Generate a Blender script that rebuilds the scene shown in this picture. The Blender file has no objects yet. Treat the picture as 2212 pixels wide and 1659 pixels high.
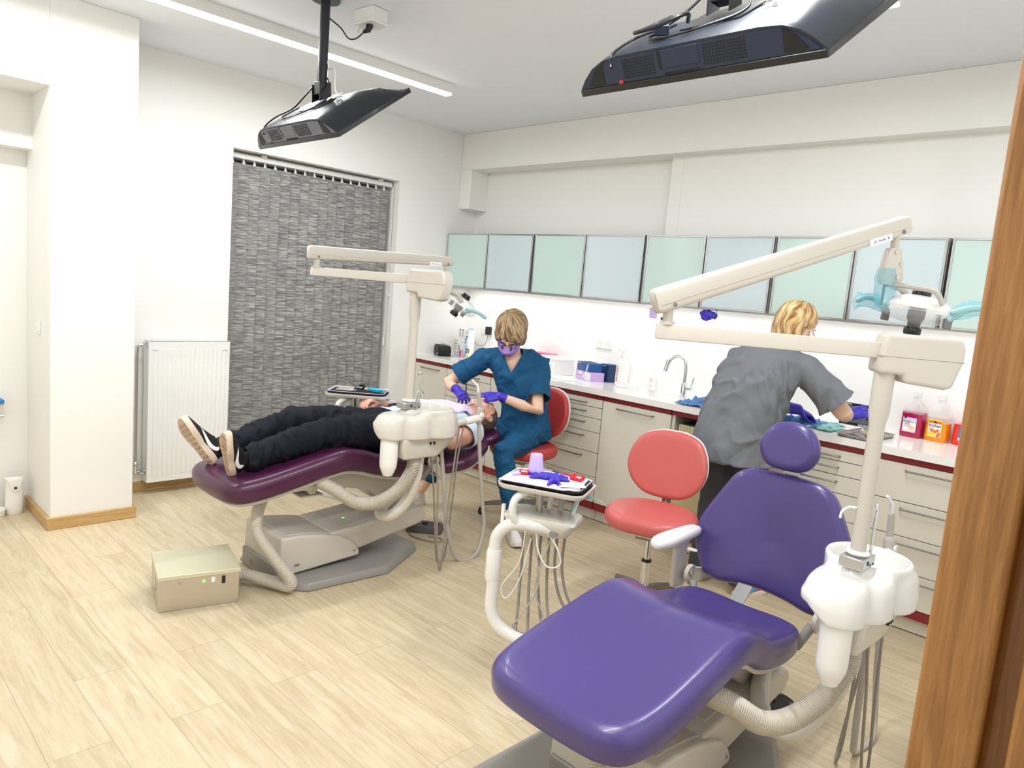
import bpy, bmesh, math, random
from mathutils import Vector, Matrix, noise
V = Vector
PI = math.pi
random.seed(7)
SC = bpy.context.scene
COL = SC.collection

# ------------------------------------------------------------------ camera
cam = bpy.data.objects.new('camera', bpy.data.cameras.new('camera'))
COL.objects.link(cam)
cam.data.sensor_width = 36.0
cam.data.lens = 25.4772
cr = V((0.7035182111262045, -0.705847279045823, 0.08271484315038646))
cu = V((0.03401042174919665, 0.1496944088190281, 0.9881471930743737))
cf = V((0.7098629570742699, 0.6923663789006004, -0.12931890635882873))
cam.matrix_world = Matrix(((cr.x, cu.x, -cf.x, 0.0), (cr.y, cu.y, -cf.y, 0.0), (cr.z, cu.z, -cf.z, 1.6), (0, 0, 0, 1)))
cam.data.clip_start = 0.05
cam.data.clip_end = 60
SC.camera = cam

# ------------------------------------------------------------------ world, exposure
world = bpy.data.worlds.new('world')
SC.world = world
world.use_nodes = True
world.node_tree.nodes['Background'].inputs[0].default_value = (0.97, 0.98, 1.0, 1)
world.node_tree.nodes['Background'].inputs[1].default_value = 0.8
SC.view_settings.view_transform = 'Standard'
SC.view_settings.look = 'None'
SC.view_settings.exposure = 0.15
SC.view_settings.gamma = 1.0
SC.view_settings.use_curve_mapping = False
SC.cycles.max_bounces = 7
SC.cycles.diffuse_bounces = 4
SC.cycles.glossy_bounces = 3
SC.cycles.transmission_bounces = 6
SC.cycles.transparent_max_bounces = 8
SC.cycles.caustics_reflective = False
SC.cycles.caustics_refractive = False
SC.cycles.sample_clamp_indirect = 4.0
SC.cycles.use_denoising = True
SC.cycles.use_adaptive_sampling = True
SC.cycles.adaptive_threshold = 0.02


def area(name, loc, rot, sx, sy, power, color=(1, 1, 1)):
    l = bpy.data.lights.new(name, 'AREA')
    l.shape = 'RECTANGLE'
    l.size = sx
    l.size_y = sy
    l.energy = power
    l.color = color
    o = bpy.data.objects.new(name, l)
    o.location = loc
    o.rotation_euler = rot
    COL.objects.link(o)
    return o


# the room's own lamps: two linear ceiling fittings, the strip under the wall cabinets; plus an unseen hallway fill without a fitting
WARM = (0.96, 0.985, 1.0)
area('ceiling_lamp_light', (1.65, 4.05, 2.865), (0, 0, 0), 3.2, 0.07, 45, WARM)
area('ceiling_lamp_light', (1.65, 1.2, 2.865), (0, 0, 0), 3.2, 0.07, 70, WARM)
area('cabinet_strip_light', (4.50, 2.7, 1.565), (0, math.radians(-8), 0), 0.03, 4.8, 6.5, (1, 0.99, 0.97))
area('hallway_fill_light', (0.2, -1.2, 2.5), (math.radians(40), 0, 0), 1.0, 0.6, 14, WARM)  # unseen fill through the doorway, no lamp modelled


# ------------------------------------------------------------------ colours and materials
def lin(c):
    c = c / 255.0
    return c / 12.92 if c <= 0.04045 else ((c + 0.055) / 1.055) ** 2.4


def C(r, g, b):
    return (lin(r), lin(g), lin(b), 1.0)


MATS = {}


def mat(name, color, rough=0.5, metal=0.0, spec=0.5, coat=0.0, trans=0.0, alpha=1.0, emit=None, estr=0.0, bump=0.0, bscale=60.0, var=0.0, vscale=8.0, ior=1.45, sss=0.0, vstretch=(1, 1, 1)):
    if name in MATS:
        return MATS[name]
    m = bpy.data.materials.new(name)
    m.use_nodes = True
    nt = m.node_tree
    b = nt.nodes['Principled BSDF']
    b.inputs['Base Color'].default_value = color
    b.inputs['Roughness'].default_value = rough
    b.inputs['Metallic'].default_value = metal
    b.inputs['Specular IOR Level'].default_value = spec
    b.inputs['Coat Weight'].default_value = coat
    b.inputs['Coat Roughness'].default_value = 0.08
    b.inputs['Transmission Weight'].default_value = trans
    b.inputs['IOR'].default_value = ior
    b.inputs['Alpha'].default_value = alpha
    if sss:
        b.inputs['Subsurface Weight'].default_value = sss
        b.inputs['Subsurface Radius'].default_value = (0.012, 0.005, 0.003)
    if emit:
        b.inputs['Emission Color'].default_value = emit
        b.inputs['Emission Strength'].default_value = estr
    if bump or var:
        tc = nt.nodes.new('ShaderNodeTexCoord')
        mp = nt.nodes.new('ShaderNodeMapping')
        mp.inputs['Scale'].default_value = vstretch
        nt.links.new(tc.outputs['Object'], mp.inputs[0])
    if bump:
        n = nt.nodes.new('ShaderNodeTexNoise')
        n.inputs['Scale'].default_value = bscale
        n.inputs['Detail'].default_value = 4
        nt.links.new(mp.outputs[0], n.inputs['Vector'])
        bp = nt.nodes.new('ShaderNodeBump')
        bp.inputs['Strength'].default_value = bump
        bp.inputs['Distance'].default_value = 0.01
        nt.links.new(n.outputs[0], bp.inputs['Height'])
        nt.links.new(bp.outputs[0], b.inputs['Normal'])
    if var:
        n = nt.nodes.new('ShaderNodeTexNoise')
        n.inputs['Scale'].default_value = vscale
        n.inputs['Detail'].default_value = 5
        nt.links.new(mp.outputs[0], n.inputs['Vector'])
        mx = nt.nodes.new('ShaderNodeMix')
        mx.data_type = 'RGBA'
        mx.inputs['A'].default_value = tuple(max(0, c * (1 - var)) for c in color[:3]) + (1,)
        mx.inputs['B'].default_value = tuple(min(1, c * (1 + var)) for c in color[:3]) + (1,)
        nt.links.new(n.outputs[0], mx.inputs['Factor'])
        nt.links.new(mx.outputs['Result'], b.inputs['Base Color'])
    MATS[name] = m
    return m


def wood_mat(name, c1, c2, c3, stretch, scale=1.0, rough=0.45, planks=False, coat=0.0):
    m = bpy.data.materials.new(name)
    m.use_nodes = True
    nt = m.node_tree
    N, L = nt.nodes, nt.links
    b = N['Principled BSDF']
    b.inputs['Roughness'].default_value = rough
    b.inputs['Coat Weight'].default_value = coat
    tc = N.new('ShaderNodeTexCoord')
    src = tc.outputs['Object']
    if planks:
        # boards 0.19 m wide run along Y; a brick texture gives each board its own tone and hides its grain offset
        sw = N.new('ShaderNodeMapping')
        sw.inputs['Rotation'].default_value = (0, 0, PI / 2)
        sw.inputs['Location'].default_value = (0.0, 0.02, 0)
        L.new(src, sw.inputs[0])
        br = N.new('ShaderNodeTexBrick')
        br.offset = 0.37
        br.inputs['Scale'].default_value = 1.0
        br.inputs['Brick Width'].default_value = 1.22
        br.inputs['Row Height'].default_value = 0.19
        br.inputs['Mortar Size'].default_value = 0.0011
        br.inputs['Mortar Smooth'].default_value = 0.0
        br.inputs['Color1'].default_value = (0.0, 0.0, 0.0, 1)
        br.inputs['Color2'].default_value = (1, 1, 1, 1)
        br.inputs['Mortar'].default_value = (0.5, 0.5, 0.5, 1)
        L.new(sw.outputs[0], br.inputs[0])
        off = N.new('ShaderNodeVectorMath')
        off.operation = 'MULTIPLY_ADD'
        L.new(br.outputs['Color'], off.inputs[0])
        off.inputs[1].default_value = (7.3, 11.1, 3.7)
        L.new(src, off.inputs[2])
        src = off.outputs[0]
    mp = N.new('ShaderNodeMapping')
    mp.inputs['Scale'].default_value = stretch
    L.new(src, mp.inputs[0])
    w = N.new('ShaderNodeTexNoise')
    w.inputs['Scale'].default_value = 5 * scale
    w.inputs['Detail'].default_value = 8
    w.inputs['Roughness'].default_value = 0.62
    w.inputs['Distortion'].default_value = 1.1
    L.new(mp.outputs[0], w.inputs['Vector'])
    r = N.new('ShaderNodeValToRGB')
    r.color_ramp.elements[0].position = 0.32
    r.color_ramp.elements[0].color = c1
    r.color_ramp.elements[1].position = 0.68
    r.color_ramp.elements[1].color = c3
    e = r.color_ramp.elements.new(0.5)
    e.color = c2
    L.new(w.outputs[0], r.inputs[0])
    fine = N.new('ShaderNodeTexNoise')
    fine.inputs['Scale'].default_value = 40 * scale
    fine.inputs['Detail'].default_value = 6
    L.new(mp.outputs[0], fine.inputs['Vector'])
    mx = N.new('ShaderNodeMix')
    mx.data_type = 'RGBA'
    mx.blend_type = 'MULTIPLY'
    mx.inputs['Factor'].default_value = 0.28 if not planks else 0.16
    L.new(r.outputs[0], mx.inputs['A'])
    L.new(fine.outputs[0], mx.inputs['B'])
    last = mx.outputs['Result']
    if planks:
        # board-to-board tone and the thin joint
        hs = N.new('ShaderNodeHueSaturation')
        mr = N.new('ShaderNodeMapRange')
        mr.inputs['To Min'].default_value = 0.93
        mr.inputs['To Max'].default_value = 1.06
        L.new(br.outputs['Color'], mr.inputs[0])
        L.new(mr.outputs[0], hs.inputs['Value'])
        L.new(last, hs.inputs['Color'])
        jm = N.new('ShaderNodeMix')
        jm.data_type = 'RGBA'
        jm.inputs['B'].default_value = tuple(c * 0.62 for c in c1[:3]) + (1,)
        L.new(hs.outputs[0], jm.inputs['A'])
        L.new(br.outputs['Fac'], jm.inputs['Factor'])
        last = jm.outputs['Result']
        rg = N.new('ShaderNodeMapRange')
        rg.inputs['To Min'].default_value = rough - 0.07
        rg.inputs['To Max'].default_value = rough + 0.12
        L.new(w.outputs[0], rg.inputs[0])
        L.new(rg.outputs[0], b.inputs['Roughness'])
    L.new(last, b.inputs['Base Color'])
    bp = N.new('ShaderNodeBump')
    bp.inputs['Strength'].default_value = 0.08
    bp.inputs['Distance'].default_value = 0.004
    L.new(fine.outputs[0], bp.inputs['Height'])
    L.new(bp.outputs[0], b.inputs['Normal'])
    MATS[name] = m
    return m


def blind_mat():
    m = bpy.data.materials.new('blind_fabric')
    m.use_nodes = True
    N, L = m.node_tree.nodes, m.node_tree.links
    b = N['Principled BSDF']
    b.inputs['Roughness'].default_value = 0.85
    tc = N.new('ShaderNodeTexCoord')
    mp = N.new('ShaderNodeMapping')
    mp.inputs['Scale'].default_value = (10, 1, 150)
    oi = N.new('ShaderNodeObjectInfo')
    of = N.new('ShaderNodeVectorMath')
    of.operation = 'MULTIPLY_ADD'
    of.inputs[1].default_value = (37, 11, 53)
    L.new(oi.outputs['Random'], of.inputs[0])
    L.new(tc.outputs['Object'], of.inputs[2])
    L.new(of.outputs[0], mp.inputs[0])
    n = N.new('ShaderNodeTexNoise')
    n.inputs['Scale'].default_value = 1.0
    n.inputs['Detail'].default_value = 5
    n.inputs['Roughness'].default_value = 0.6
    n.inputs['Distortion'].default_value = 0.0
    L.new(mp.outputs[0], n.inputs['Vector'])
    r = N.new('ShaderNodeValToRGB')
    r.color_ramp.elements[0].position = 0.34
    r.color_ramp.elements[0].color = C(98, 98, 100)
    r.color_ramp.elements[1].position = 0.66
    r.color_ramp.elements[1].color = C(194, 193, 189)
    e = r.color_ramp.elements.new(0.5)
    e.color = C(142, 141, 139)
    L.new(n.outputs[0], r.inputs[0])
    L.new(r.outputs[0], b.inputs['Base Color'])
    # the weave lets a little light of a lamp outside through
    t = N.new('ShaderNodeBsdfTransparent')
    ms = N.new('ShaderNodeMixShader')
    ms.inputs[0].default_value = 0.045
    out = N['Material Output']
    L.new(b.outputs[0], ms.inputs[1])
    L.new(t.outputs[0], ms.inputs[2])
    L.new(ms.outputs[0], out.inputs[0])
    MATS['blind_fabric'] = m
    return m


# ------------------------------------------------------------------ geometry helpers
class MB:
    """collects closed shapes in world (or local) coordinates"""

    def __init__(self, M=None):
        self.v = []
        self.f = []
        self.M = M or Matrix.Identity(4)

    def add(self, vs, fs, M=None):
        k = len(self.v)
        T = self.M @ M if M is not None else self.M
        self.v += [T @ V(p) for p in vs]
        self.f += [tuple(i + k for i in f) for f in fs]
        return self

    def box(self, x0, y0, z0, x1, y1, z1, M=None):
        vs = [(x, y, z) for z in (z0, z1) for y in (y0, y1) for x in (x0, x1)]
        return self.add(vs, [(0, 2, 3, 1), (4, 5, 7, 6), (0, 1, 5, 4), (1, 3, 7, 5), (3, 2, 6, 7), (2, 0, 4, 6)], M)

    def prism(self, pts, a, b, axis='z', M=None, top=1.0):
        """polygon extruded between a and b along an axis; pts are the two other coordinates in cyclic order"""
        n = len(pts)
        cx = sum(p[0] for p in pts) / n
        cy = sum(p[1] for p in pts) / n
        vs = []
        for h, s in ((a, 1.0), (b, top)):
            for (u, w) in pts:
                u2, w2 = cx + (u - cx) * s, cy + (w - cy) * s
                vs.append({'z': (u2, w2, h), 'y': (u2, h, w2), 'x': (h, u2, w2)}[axis])
        fs = [tuple(range(n))[::-1], tuple(range(n, 2 * n))] + [(i, (i + 1) % n, (i + 1) % n + n, i + n) for i in range(n)]
        return self.add(vs, fs, M)

    def rings(self, rings, cap=True, M=None):
        """loft through closed rings with equal vertex counts"""
        n = len(rings[0])
        vs = [p for r in rings for p in r]
        fs = []
        for k in range(len(rings) - 1):
            for i in range(n):
                j = (i + 1) % n
                fs.append((k * n + i, k * n + j, (k + 1) * n + j, (k + 1) * n + i))
        if cap:
            fs.append(tuple(range(n))[::-1])
            fs.append(tuple(range((len(rings) - 1) * n, len(rings) * n)))
        return self.add(vs, fs, M)

    def tube(self, path, r, n=12, M=None, cap=True, flat=1.0, up=None):
        """round tube along points; r a number or one radius per point"""
        P = [V(p) for p in path]
        m = len(P)
        R = r if isinstance(r, (list, tuple)) else [r] * m
        T = []
        for i in range(m):
            d = P[min(i + 1, m - 1)] - P[max(i - 1, 0)]
            T.append(d.normalized() if d.length > 1e-9 else V((0, 0, 1)))
        u = V(up) if up else (V((0, 0, 1)) if abs(T[0].z) < 0.9 else V((1, 0, 0)))
        u = (u - T[0] * u.dot(T[0])).normalized()
        out = []
        for i in range(m):
            u = (u - T[i] * u.dot(T[i])).normalized()
            w = T[i].cross(u)
            out.append([P[i] + (u * math.cos(2 * PI * k / n) * flat + w * math.sin(2 * PI * k / n)) * R[i] for k in range(n)])
        return self.rings(out, cap, M)

    def cyl(self, a, b, r, r2=None, n=20, M=None):
        return self.tube([a, b], [r, r if r2 is None else r2], n, M)

    def lathe(self, prof, n=28, M=None, a0=0.0, a1=2 * PI, sx=1.0, sy=1.0):
        """profile of (radius, z) round the local z axis"""
        rs = []
        for (r, z) in prof:
            r = max(r, 1e-5)
            rs.append([V((r * sx * math.cos(2 * PI * k / n), r * sy * math.sin(2 * PI * k / n), z)) for k in range(n)])
        return self.rings(rs, True, M)

    def ball(self, c, rx, ry=None, rz=None, M=None, n=20, m=12):
        ry = rx if ry is None else ry
        rz = rx if rz is None else rz
        rs = []
        for j in range(m + 1):
            t = -PI / 2 + PI * j / m
            cz, sz = max(math.cos(t), 1e-4), math.sin(t)
            rs.append([V((c[0] + rx * cz * math.cos(2 * PI * k / n), c[1] + ry * cz * math.sin(2 * PI * k / n), c[2] + rz * sz)) for k in range(n)])
        return self.rings(rs, True, M)

    def capsule(self, pts, rad, n=14, M=None, flat=1.0, up=None):
        """chain of tapering segments with round ends (for limbs)"""
        P = [V(p) for p in pts]
        d0 = (P[0] - P[1]).normalized()
        d1 = (P[-1] - P[-2]).normalized()
        path, R = [], []
        for t in (1.0, 0.86, 0.6, 0.3):
            path.append(P[0] + d0 * rad[0] * t)
            R.append(rad[0] * math.sqrt(max(0.0009, 1 - t * t)))
        path += P
        R += list(rad)
        for t in (0.3, 0.6, 0.86, 1.0):
            path.append(P[-1] + d1 * rad[-1] * t)
            R.append(rad[-1] * math.sqrt(max(0.0009, 1 - t * t)))
        return self.tube(path, R, n, M, True, flat, up)

    def cushion(self, outline, th, er, M=None, warp=None, dish=0.0, inner=9, bot=None):
        """upholstered pad: outline [(u, v)], thickness th (from -th to 0), edge radius er; warp(u, v, w) -> point"""
        n = len(outline)
        cu_ = sum(p[0] for p in outline) / n
        cv_ = sum(p[1] for p in outline) / n
        au = max(abs(p[0] - cu_) for p in outline)
        av = max(abs(p[1] - cv_) for p in outline)
        bot = er if bot is None else bot
        seq = []
        for k in range(inner, 0, -1):
            seq.append((er + (1 - er / min(au, av)) * min(au, av) * k / (inner + 0.5), 0.0 - dish * (k / inner) ** 2, 1))
        for k in range(7):
            a = PI / 2 * (1 - k / 6)
            seq.append((er * (1 - math.cos(a)), -er + er * math.sin(a), 0))
        for k in range(1, 7):
            a = PI / 2 * k / 6
            seq.append((bot * (1 - math.cos(a)), -th + bot - bot * math.sin(a), 0))
        for k in range(1, inner, 2):
            seq.append((bot + (1 - bot / min(au, av)) * min(au, av) * k / (inner + 0.5), -th, 0))
        rs = []
        for d, w, _ in seq:
            su = 1 - d / min(au, av)
            ring = []
            for (u, v) in outline:
                if d <= max(er, bot) + 1e-9:
                    x = cu_ + (u - cu_) * (1 - d / au)
                    y = cv_ + (v - cv_) * (1 - d / av)
                else:
                    e = max(er, bot)
                    s = max(0.02, 1 - (d - e) / (min(au, av) - e))
                    x = cu_ + (u - cu_) * (1 - e / au) * s
                    y = cv_ + (v - cv_) * (1 - e / av) * s
                ring.append(warp(x, y, w) if warp else V((x, y, w)))
            rs.append(ring)
        return self.rings(rs[::-1], True, M)


def rrect(x0, y0, x1, y1, r, n=8):
    """rounded rectangle, counter-clockwise"""
    out = []
    for (cx, cy, a) in ((x1 - r, y1 - r, 0), (x0 + r, y1 - r, PI / 2), (x0 + r, y0 + r, PI), (x1 - r, y0 + r, 1.5 * PI)):
        for k in range(n + 1):
            t = a + PI / 2 * k / n
            out.append((cx + r * math.cos(t), cy + r * math.sin(t)))
    return out


def dense(poly, n):
    """resample a closed polygon evenly"""
    P = [V((p[0], p[1], 0)) for p in poly]
    L = [(P[(i + 1) % len(P)] - P[i]).length for i in range(len(P))]
    tot = sum(L)
    out, i, acc = [], 0, 0.0
    for k in range(n):
        t = tot * k / n
        while acc + L[i] < t:
            acc += L[i]
            i += 1
        f = (t - acc) / max(L[i], 1e-9)
        q = P[i].lerp(P[(i + 1) % len(P)], f)
        out.append((q.x, q.y))
    return out


def smooth_poly(pts, n=96, it=1):
    """closed Catmull-Rom through control points"""
    m = len(pts)
    out = []
    per = max(2, n // m)
    for i in range(m):
        p0, p1, p2, p3 = (V((*pts[(i + k) % m], 0)) for k in (-1, 0, 1, 2))
        for j in range(per):
            t = j / per
            q = 0.5 * ((2 * p1) + (p2 - p0) * t + (2 * p0 - 5 * p1 + 4 * p2 - p3) * t * t + (3 * p1 - p0 - 3 * p2 + p3) * t ** 3)
            out.append((q.x, q.y))
    return out


def spline(pts, per=8):
    """open Catmull-Rom through 3-D points"""
    P = [V(p) for p in pts]
    P = [P[0] * 2 - P[1]] + P + [P[-1] * 2 - P[-2]]
    out = []
    for i in range(1, len(P) - 2):
        p0, p1, p2, p3 = P[i - 1], P[i], P[i + 1], P[i + 2]
        for j in range(per):
            t = j / per
            out.append(0.5 * ((2 * p1) + (p2 - p0) * t + (2 * p0 - 5 * p1 + 4 * p2 - p3) * t * t + (3 * p1 - p0 - 3 * p2 + p3) * t ** 3))
    out.append(P[-2])
    return out


def interp(xs, ys, x):
    if x <= xs[0]:
        return ys[0]
    for i in range(len(xs) - 1):
        if x <= xs[i + 1]:
            t = (x - xs[i]) / (xs[i + 1] - xs[i])
            t = t * t * (3 - 2 * t) if False else t
            return ys[i] + (ys[i + 1] - ys[i]) * t
    return ys[-1]


def frame(o, x, z=None):
    """matrix with origin o, local x along x, local z near z"""
    x = V(x).normalized()
    z = V(z) if z is not None else V((0, 0, 1))
    if abs(x.dot(z.normalized())) > 0.999:
        z = V((1, 0, 0))
    y = z.cross(x).normalized()
    z = x.cross(y)
    return Matrix(((x.x, y.x, z.x, o[0]), (x.y, y.y, z.y, o[1]), (x.z, y.z, z.z, o[2]), (0, 0, 0, 1)))


def TR(x, y, z):
    return Matrix.Translation((x, y, z))


def RZ(a):
    return Matrix.Rotation(a, 4, 'Z')


def RX(a):
    return Matrix.Rotation(a, 4, 'X')


def RY(a):
    return Matrix.Rotation(a, 4, 'Y')


WM = {}


def props(o, label=None, cat=None, group=None, kind=None):
    for k, v in (('label', label), ('category', cat), ('group', group), ('kind', kind)):
        if v:
            o[k] = v
    return o


def thing(name, label, cat, loc=(0, 0, 0), rz=0.0, group=None):
    o = bpy.data.objects.new(name, None)
    o.empty_display_size = 0.1
    COL.objects.link(o)
    o.location = loc
    o.rotation_euler = (0, 0, rz)
    WM[o.name] = TR(*loc) @ RZ(rz)
    return props(o, label, cat, group)


def link_mesh(name, me, m, parent=None, W=None):
    o = bpy.data.objects.new(name, me)
    COL.objects.link(o)
    if m is not None and not me.materials:
        me.materials.append(MATS[m] if isinstance(m, str) else m)
    if parent is not None:
        o.parent = parent
        WM[o.name] = WM[parent.name]
    else:
        WM[o.name] = W if W is not None else Matrix.Identity(4)
    return o


def to_mesh(name, mb, inv=None, smooth=True, sharp=38.0, quads=True):
    me = bpy.data.meshes.new(name)
    vs = mb.v if inv is None else [inv @ p for p in mb.v]
    me.from_pydata([tuple(p) for p in vs], [], mb.f)
    bm = bmesh.new()
    bm.from_mesh(me)
    bmesh.ops.recalc_face_normals(bm, faces=bm.faces)
    bm.to_mesh(me)
    bm.free()
    if smooth:
        me.polygons.foreach_set('use_smooth', [True] * len(me.polygons))
        me.set_sharp_from_angle(angle=math.radians(sharp))
    me.update()
    return me


def obj(name, mb, m, parent=None, bevel=0.0, seg=2, sharp=38.0, label=None, sub=0, local=False, kind=None, solid=0.0, origin=None):
    """one mesh object; vertices of mb are in world coordinates unless local is set"""
    inv = None
    W = Matrix.Identity(4)
    if parent is not None and not local:
        inv = WM[parent.name].inverted()
    if parent is None:
        if origin is None:
            lo = [min(p[i] for p in mb.v) for i in range(3)]
            hi = [max(p[i] for p in mb.v) for i in range(3)]
            origin = ((lo[0] + hi[0]) / 2, (lo[1] + hi[1]) / 2, lo[2])
        W = TR(*origin)
        inv = W.inverted()
    me = to_mesh(name, mb, inv, True, sharp)
    o = link_mesh(name, me, m, parent, W)
    if parent is None:
        o.location = origin
    if solid:
        s = o.modifiers.new('solid', 'SOLIDIFY')
        s.thickness = solid
        s.offset = 0
    if bevel:
        bv = o.modifiers.new('bevel', 'BEVEL')
        bv.width = bevel
        bv.segments = seg
        bv.limit_method = 'ANGLE'
        bv.angle_limit = math.radians(30)
        bv.harden_normals = False
    if sub:
        s = o.modifiers.new('sub', 'SUBSURF')
        s.levels = sub
        s.render_levels = sub
    if label:
        o['label'] = label
    if kind:
        o['kind'] = kind
    return o


def single(name, mb, m, label, cat, group=None, **k):
    return props(obj(name, mb, m, None, **k), label, cat, group)


def struct(name, mb, m, **k):
    o = obj(name, mb, m, None, **k)
    o['kind'] = 'structure'
    return o


def clone(root, D, label=None, group=None):
    """copy a thing and each part; D moves it in world space"""
    def cp(o, par):
        c = o.copy()
        COL.objects.link(c)
        if par is not None:
            c.parent = par
        return c
    W = D @ WM[root.name]
    r = cp(root, None)
    r.matrix_world = W
    r.location, r.rotation_euler = W.to_translation(), W.to_euler()
    WM[r.name] = W
    if label:
        r['label'] = label
    if group:
        r['group'] = group
    kids = [o for o in bpy.data.objects if o.parent == root]
    for ch in kids:
        c = cp(ch, r)
        WM[c.name] = W
        for g in [o for o in bpy.data.objects if o.parent == ch]:
            d = cp(g, c)
            WM[d.name] = W
    return r


def text(name, s, size, M, m, parent, ext=0.0004, bold=False, sx=1.0, align='CENTER'):
    """flat lettering; M maps the text plane (x right, y up, z out) into the world"""
    cu_ = bpy.data.curves.new(name, 'FONT')
    cu_.body = s
    cu_.size = size
    cu_.align_x = align
    cu_.align_y = 'CENTER'
    cu_.extrude = ext
    if bold:
        cu_.offset = size * 0.02
    cu_.resolution_u = 3
    o = bpy.data.objects.new(name, cu_)
    COL.objects.link(o)
    dg = bpy.context.evaluated_depsgraph_get()
    dg.update()
    me = bpy.data.meshes.new_from_object(o.evaluated_get(dg), depsgraph=dg)
    bpy.data.objects.remove(o)
    bpy.data.curves.remove(cu_)
    o = bpy.data.objects.new(name, me)
    COL.objects.link(o)
    me.materials.clear()
    me.materials.append(MATS[m])
    L = M @ Matrix.Diagonal((sx, 1, 1, 1))
    if parent is not None:
        o.parent = parent
        L = WM[parent.name].inverted() @ L
    o.matrix_local = L
    WM[o.name] = M
    return o


def bake(mb, voxel, smooth=6, m=None, deform=None, factor=0.5):
    """fuse overlapping closed shapes into one continuous skin and return a bmesh in world coordinates"""
    me = bpy.data.meshes.new('tmp')
    me.from_pydata([tuple(p) for p in mb.v], [], mb.f)
    bm = bmesh.new()
    bm.from_mesh(me)
    bmesh.ops.recalc_face_normals(bm, faces=bm.faces)
    bm.to_mesh(me)
    bm.free()
    o = bpy.data.objects.new('tmp', me)
    COL.objects.link(o)
    r = o.modifiers.new('r', 'REMESH')
    r.mode = 'VOXEL'
    r.voxel_size = voxel
    if smooth:
        s = o.modifiers.new('s', 'SMOOTH')
        s.iterations = smooth
        s.factor = factor
    dg = bpy.context.evaluated_depsgraph_get()
    dg.update()
    ev = o.evaluated_get(dg)
    m2 = bpy.data.meshes.new_from_object(ev, depsgraph=dg)
    bm = bmesh.new()
    bm.from_mesh(m2)
    bpy.data.objects.remove(o)
    bpy.data.meshes.remove(me)
    bpy.data.meshes.remove(m2)
    return bm


def bmobj(name, bm, m, parent, thick=0.0, label=None, sharp=180):
    inv = WM[parent.name].inverted()
    bmesh.ops.transform(bm, matrix=inv, verts=bm.verts)
    me = bpy.data.meshes.new(name)
    bm.to_mesh(me)
    bm.free()
    me.polygons.foreach_set('use_smooth', [True] * len(me.polygons))
    me.update()
    o = link_mesh(name, me, m, parent)
    if thick:
        s = o.modifiers.new('solid', 'SOLIDIFY')
        s.thickness = thick
        s.offset = -1
    if label:
        o['label'] = label
    return o


def cut(bm, co, no, keep=None):
    """slice with a plane; delete the side the normal points to (or only faces for which keep() is false)"""
    bmesh.ops.bisect_plane(bm, geom=bm.verts[:] + bm.edges[:] + bm.faces[:], plane_co=V(co), plane_no=V(no).normalized(), dist=1e-6)
    if keep is None:
        n = V(no).normalized()
        dead = [f for f in bm.faces if (f.calc_center_median() - V(co)).dot(n) > 0]
        bmesh.ops.delete(bm, geom=dead, context='FACES')


def cut_limb(bm, a, b, t, rad, guard=None):
    """open a sleeve: slice at fraction t of a-b and delete what lies beyond, near that limb only"""
    a, b = V(a), V(b)
    n = (b - a).normalized()
    co = a.lerp(b, t)
    bmesh.ops.bisect_plane(bm, geom=bm.verts[:] + bm.edges[:] + bm.faces[:], plane_co=co, plane_no=n, dist=1e-6)
    dead = []
    for f in bm.faces:
        q = f.calc_center_median() - co
        h = q.dot(n)
        if h > 0 and h < 0.3 and (q - n * h).length < rad and not (guard and guard(f.calc_center_median())):
            dead.append(f)
    bmesh.ops.delete(bm, geom=dead, context='FACES')


def drop(bm, test):
    bmesh.ops.delete(bm, geom=[f for f in bm.faces if test(f.calc_center_median())], context='FACES')


def wrinkle(bm, amp, scale, seed=0.0, stretch=(1, 1, 1), mask=None, ridge=False):
    """cloth folds: push vertices along their normals by smooth noise"""
    bm.normal_update()
    for v in bm.verts:
        p = V((v.co.x * stretch[0], v.co.y * stretch[1], v.co.z * stretch[2])) * scale + V((seed, seed * 1.7, seed * 0.3))
        a = noise.noise(p) + 0.5 * noise.noise(p * 2.1)
        if ridge:
            q = p + V((2.7 * noise.noise(p * 0.6), 0, 1.9 * noise.noise(p * 0.6 + V((9, 9, 9)))))
            a = 1.6 * (1 - min(1.0, 2.2 * abs(noise.noise(q * 0.9)))) ** 2 - 1.1 * (1 - min(1.0, 2.2 * abs(noise.noise(q * 1.3 + V((4, 4, 4)))))) ** 2
            a = max(a, -0.45)
        k = mask(v.co) if mask else 1.0
        v.co += v.normal * (a * amp * k)


def ell(c, ax, ay, rx, ry, n=20, p=2.0):
    """(super)elliptic ring round c spanned by ax, ay"""
    out = []
    for k in range(n):
        t = 2 * PI * k / n
        x, y = math.cos(t), math.sin(t)
        x = math.copysign(abs(x) ** (2 / p), x)
        y = math.copysign(abs(y) ** (2 / p), y)
        out.append(V(c) + V(ax) * rx * x + V(ay) * ry * y)
    return out

# ------------------------------------------------------------------ materials used around the room
mat('wall_paint', C(247, 246, 242), 0.55, bump=0.03, bscale=120)
mat('ceiling_paint', C(240, 243, 248), 0.7, bump=0.02, bscale=120)
mat('backsplash', C(250, 249, 247), 0.12, spec=0.5)
mat('cabinet_white', C(226, 221, 208), 0.35, var=0.02, vscale=3)
mat('cabinet_side', C(214, 209, 198), 0.4)
mat('gap_dark', C(60, 50, 46), 0.8)
mat('red_strip', C(140, 42, 48), 0.3, metal=0.0)
mat('worktop', C(246, 245, 241), 0.16, spec=0.5)
mat('aluminium', C(196, 198, 200), 0.28, metal=0.9)
mat('cabinet_grey', C(176, 180, 182), 0.4)
mat('alu_dark', C(120, 122, 125), 0.35, metal=0.7)
mat('steel', C(190, 186, 180), 0.3, metal=0.95)
mat('steel_brushed', C(205, 196, 184), 0.42, metal=0.85, var=0.04, vscale=30, vstretch=(1, 1, 12))
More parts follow.
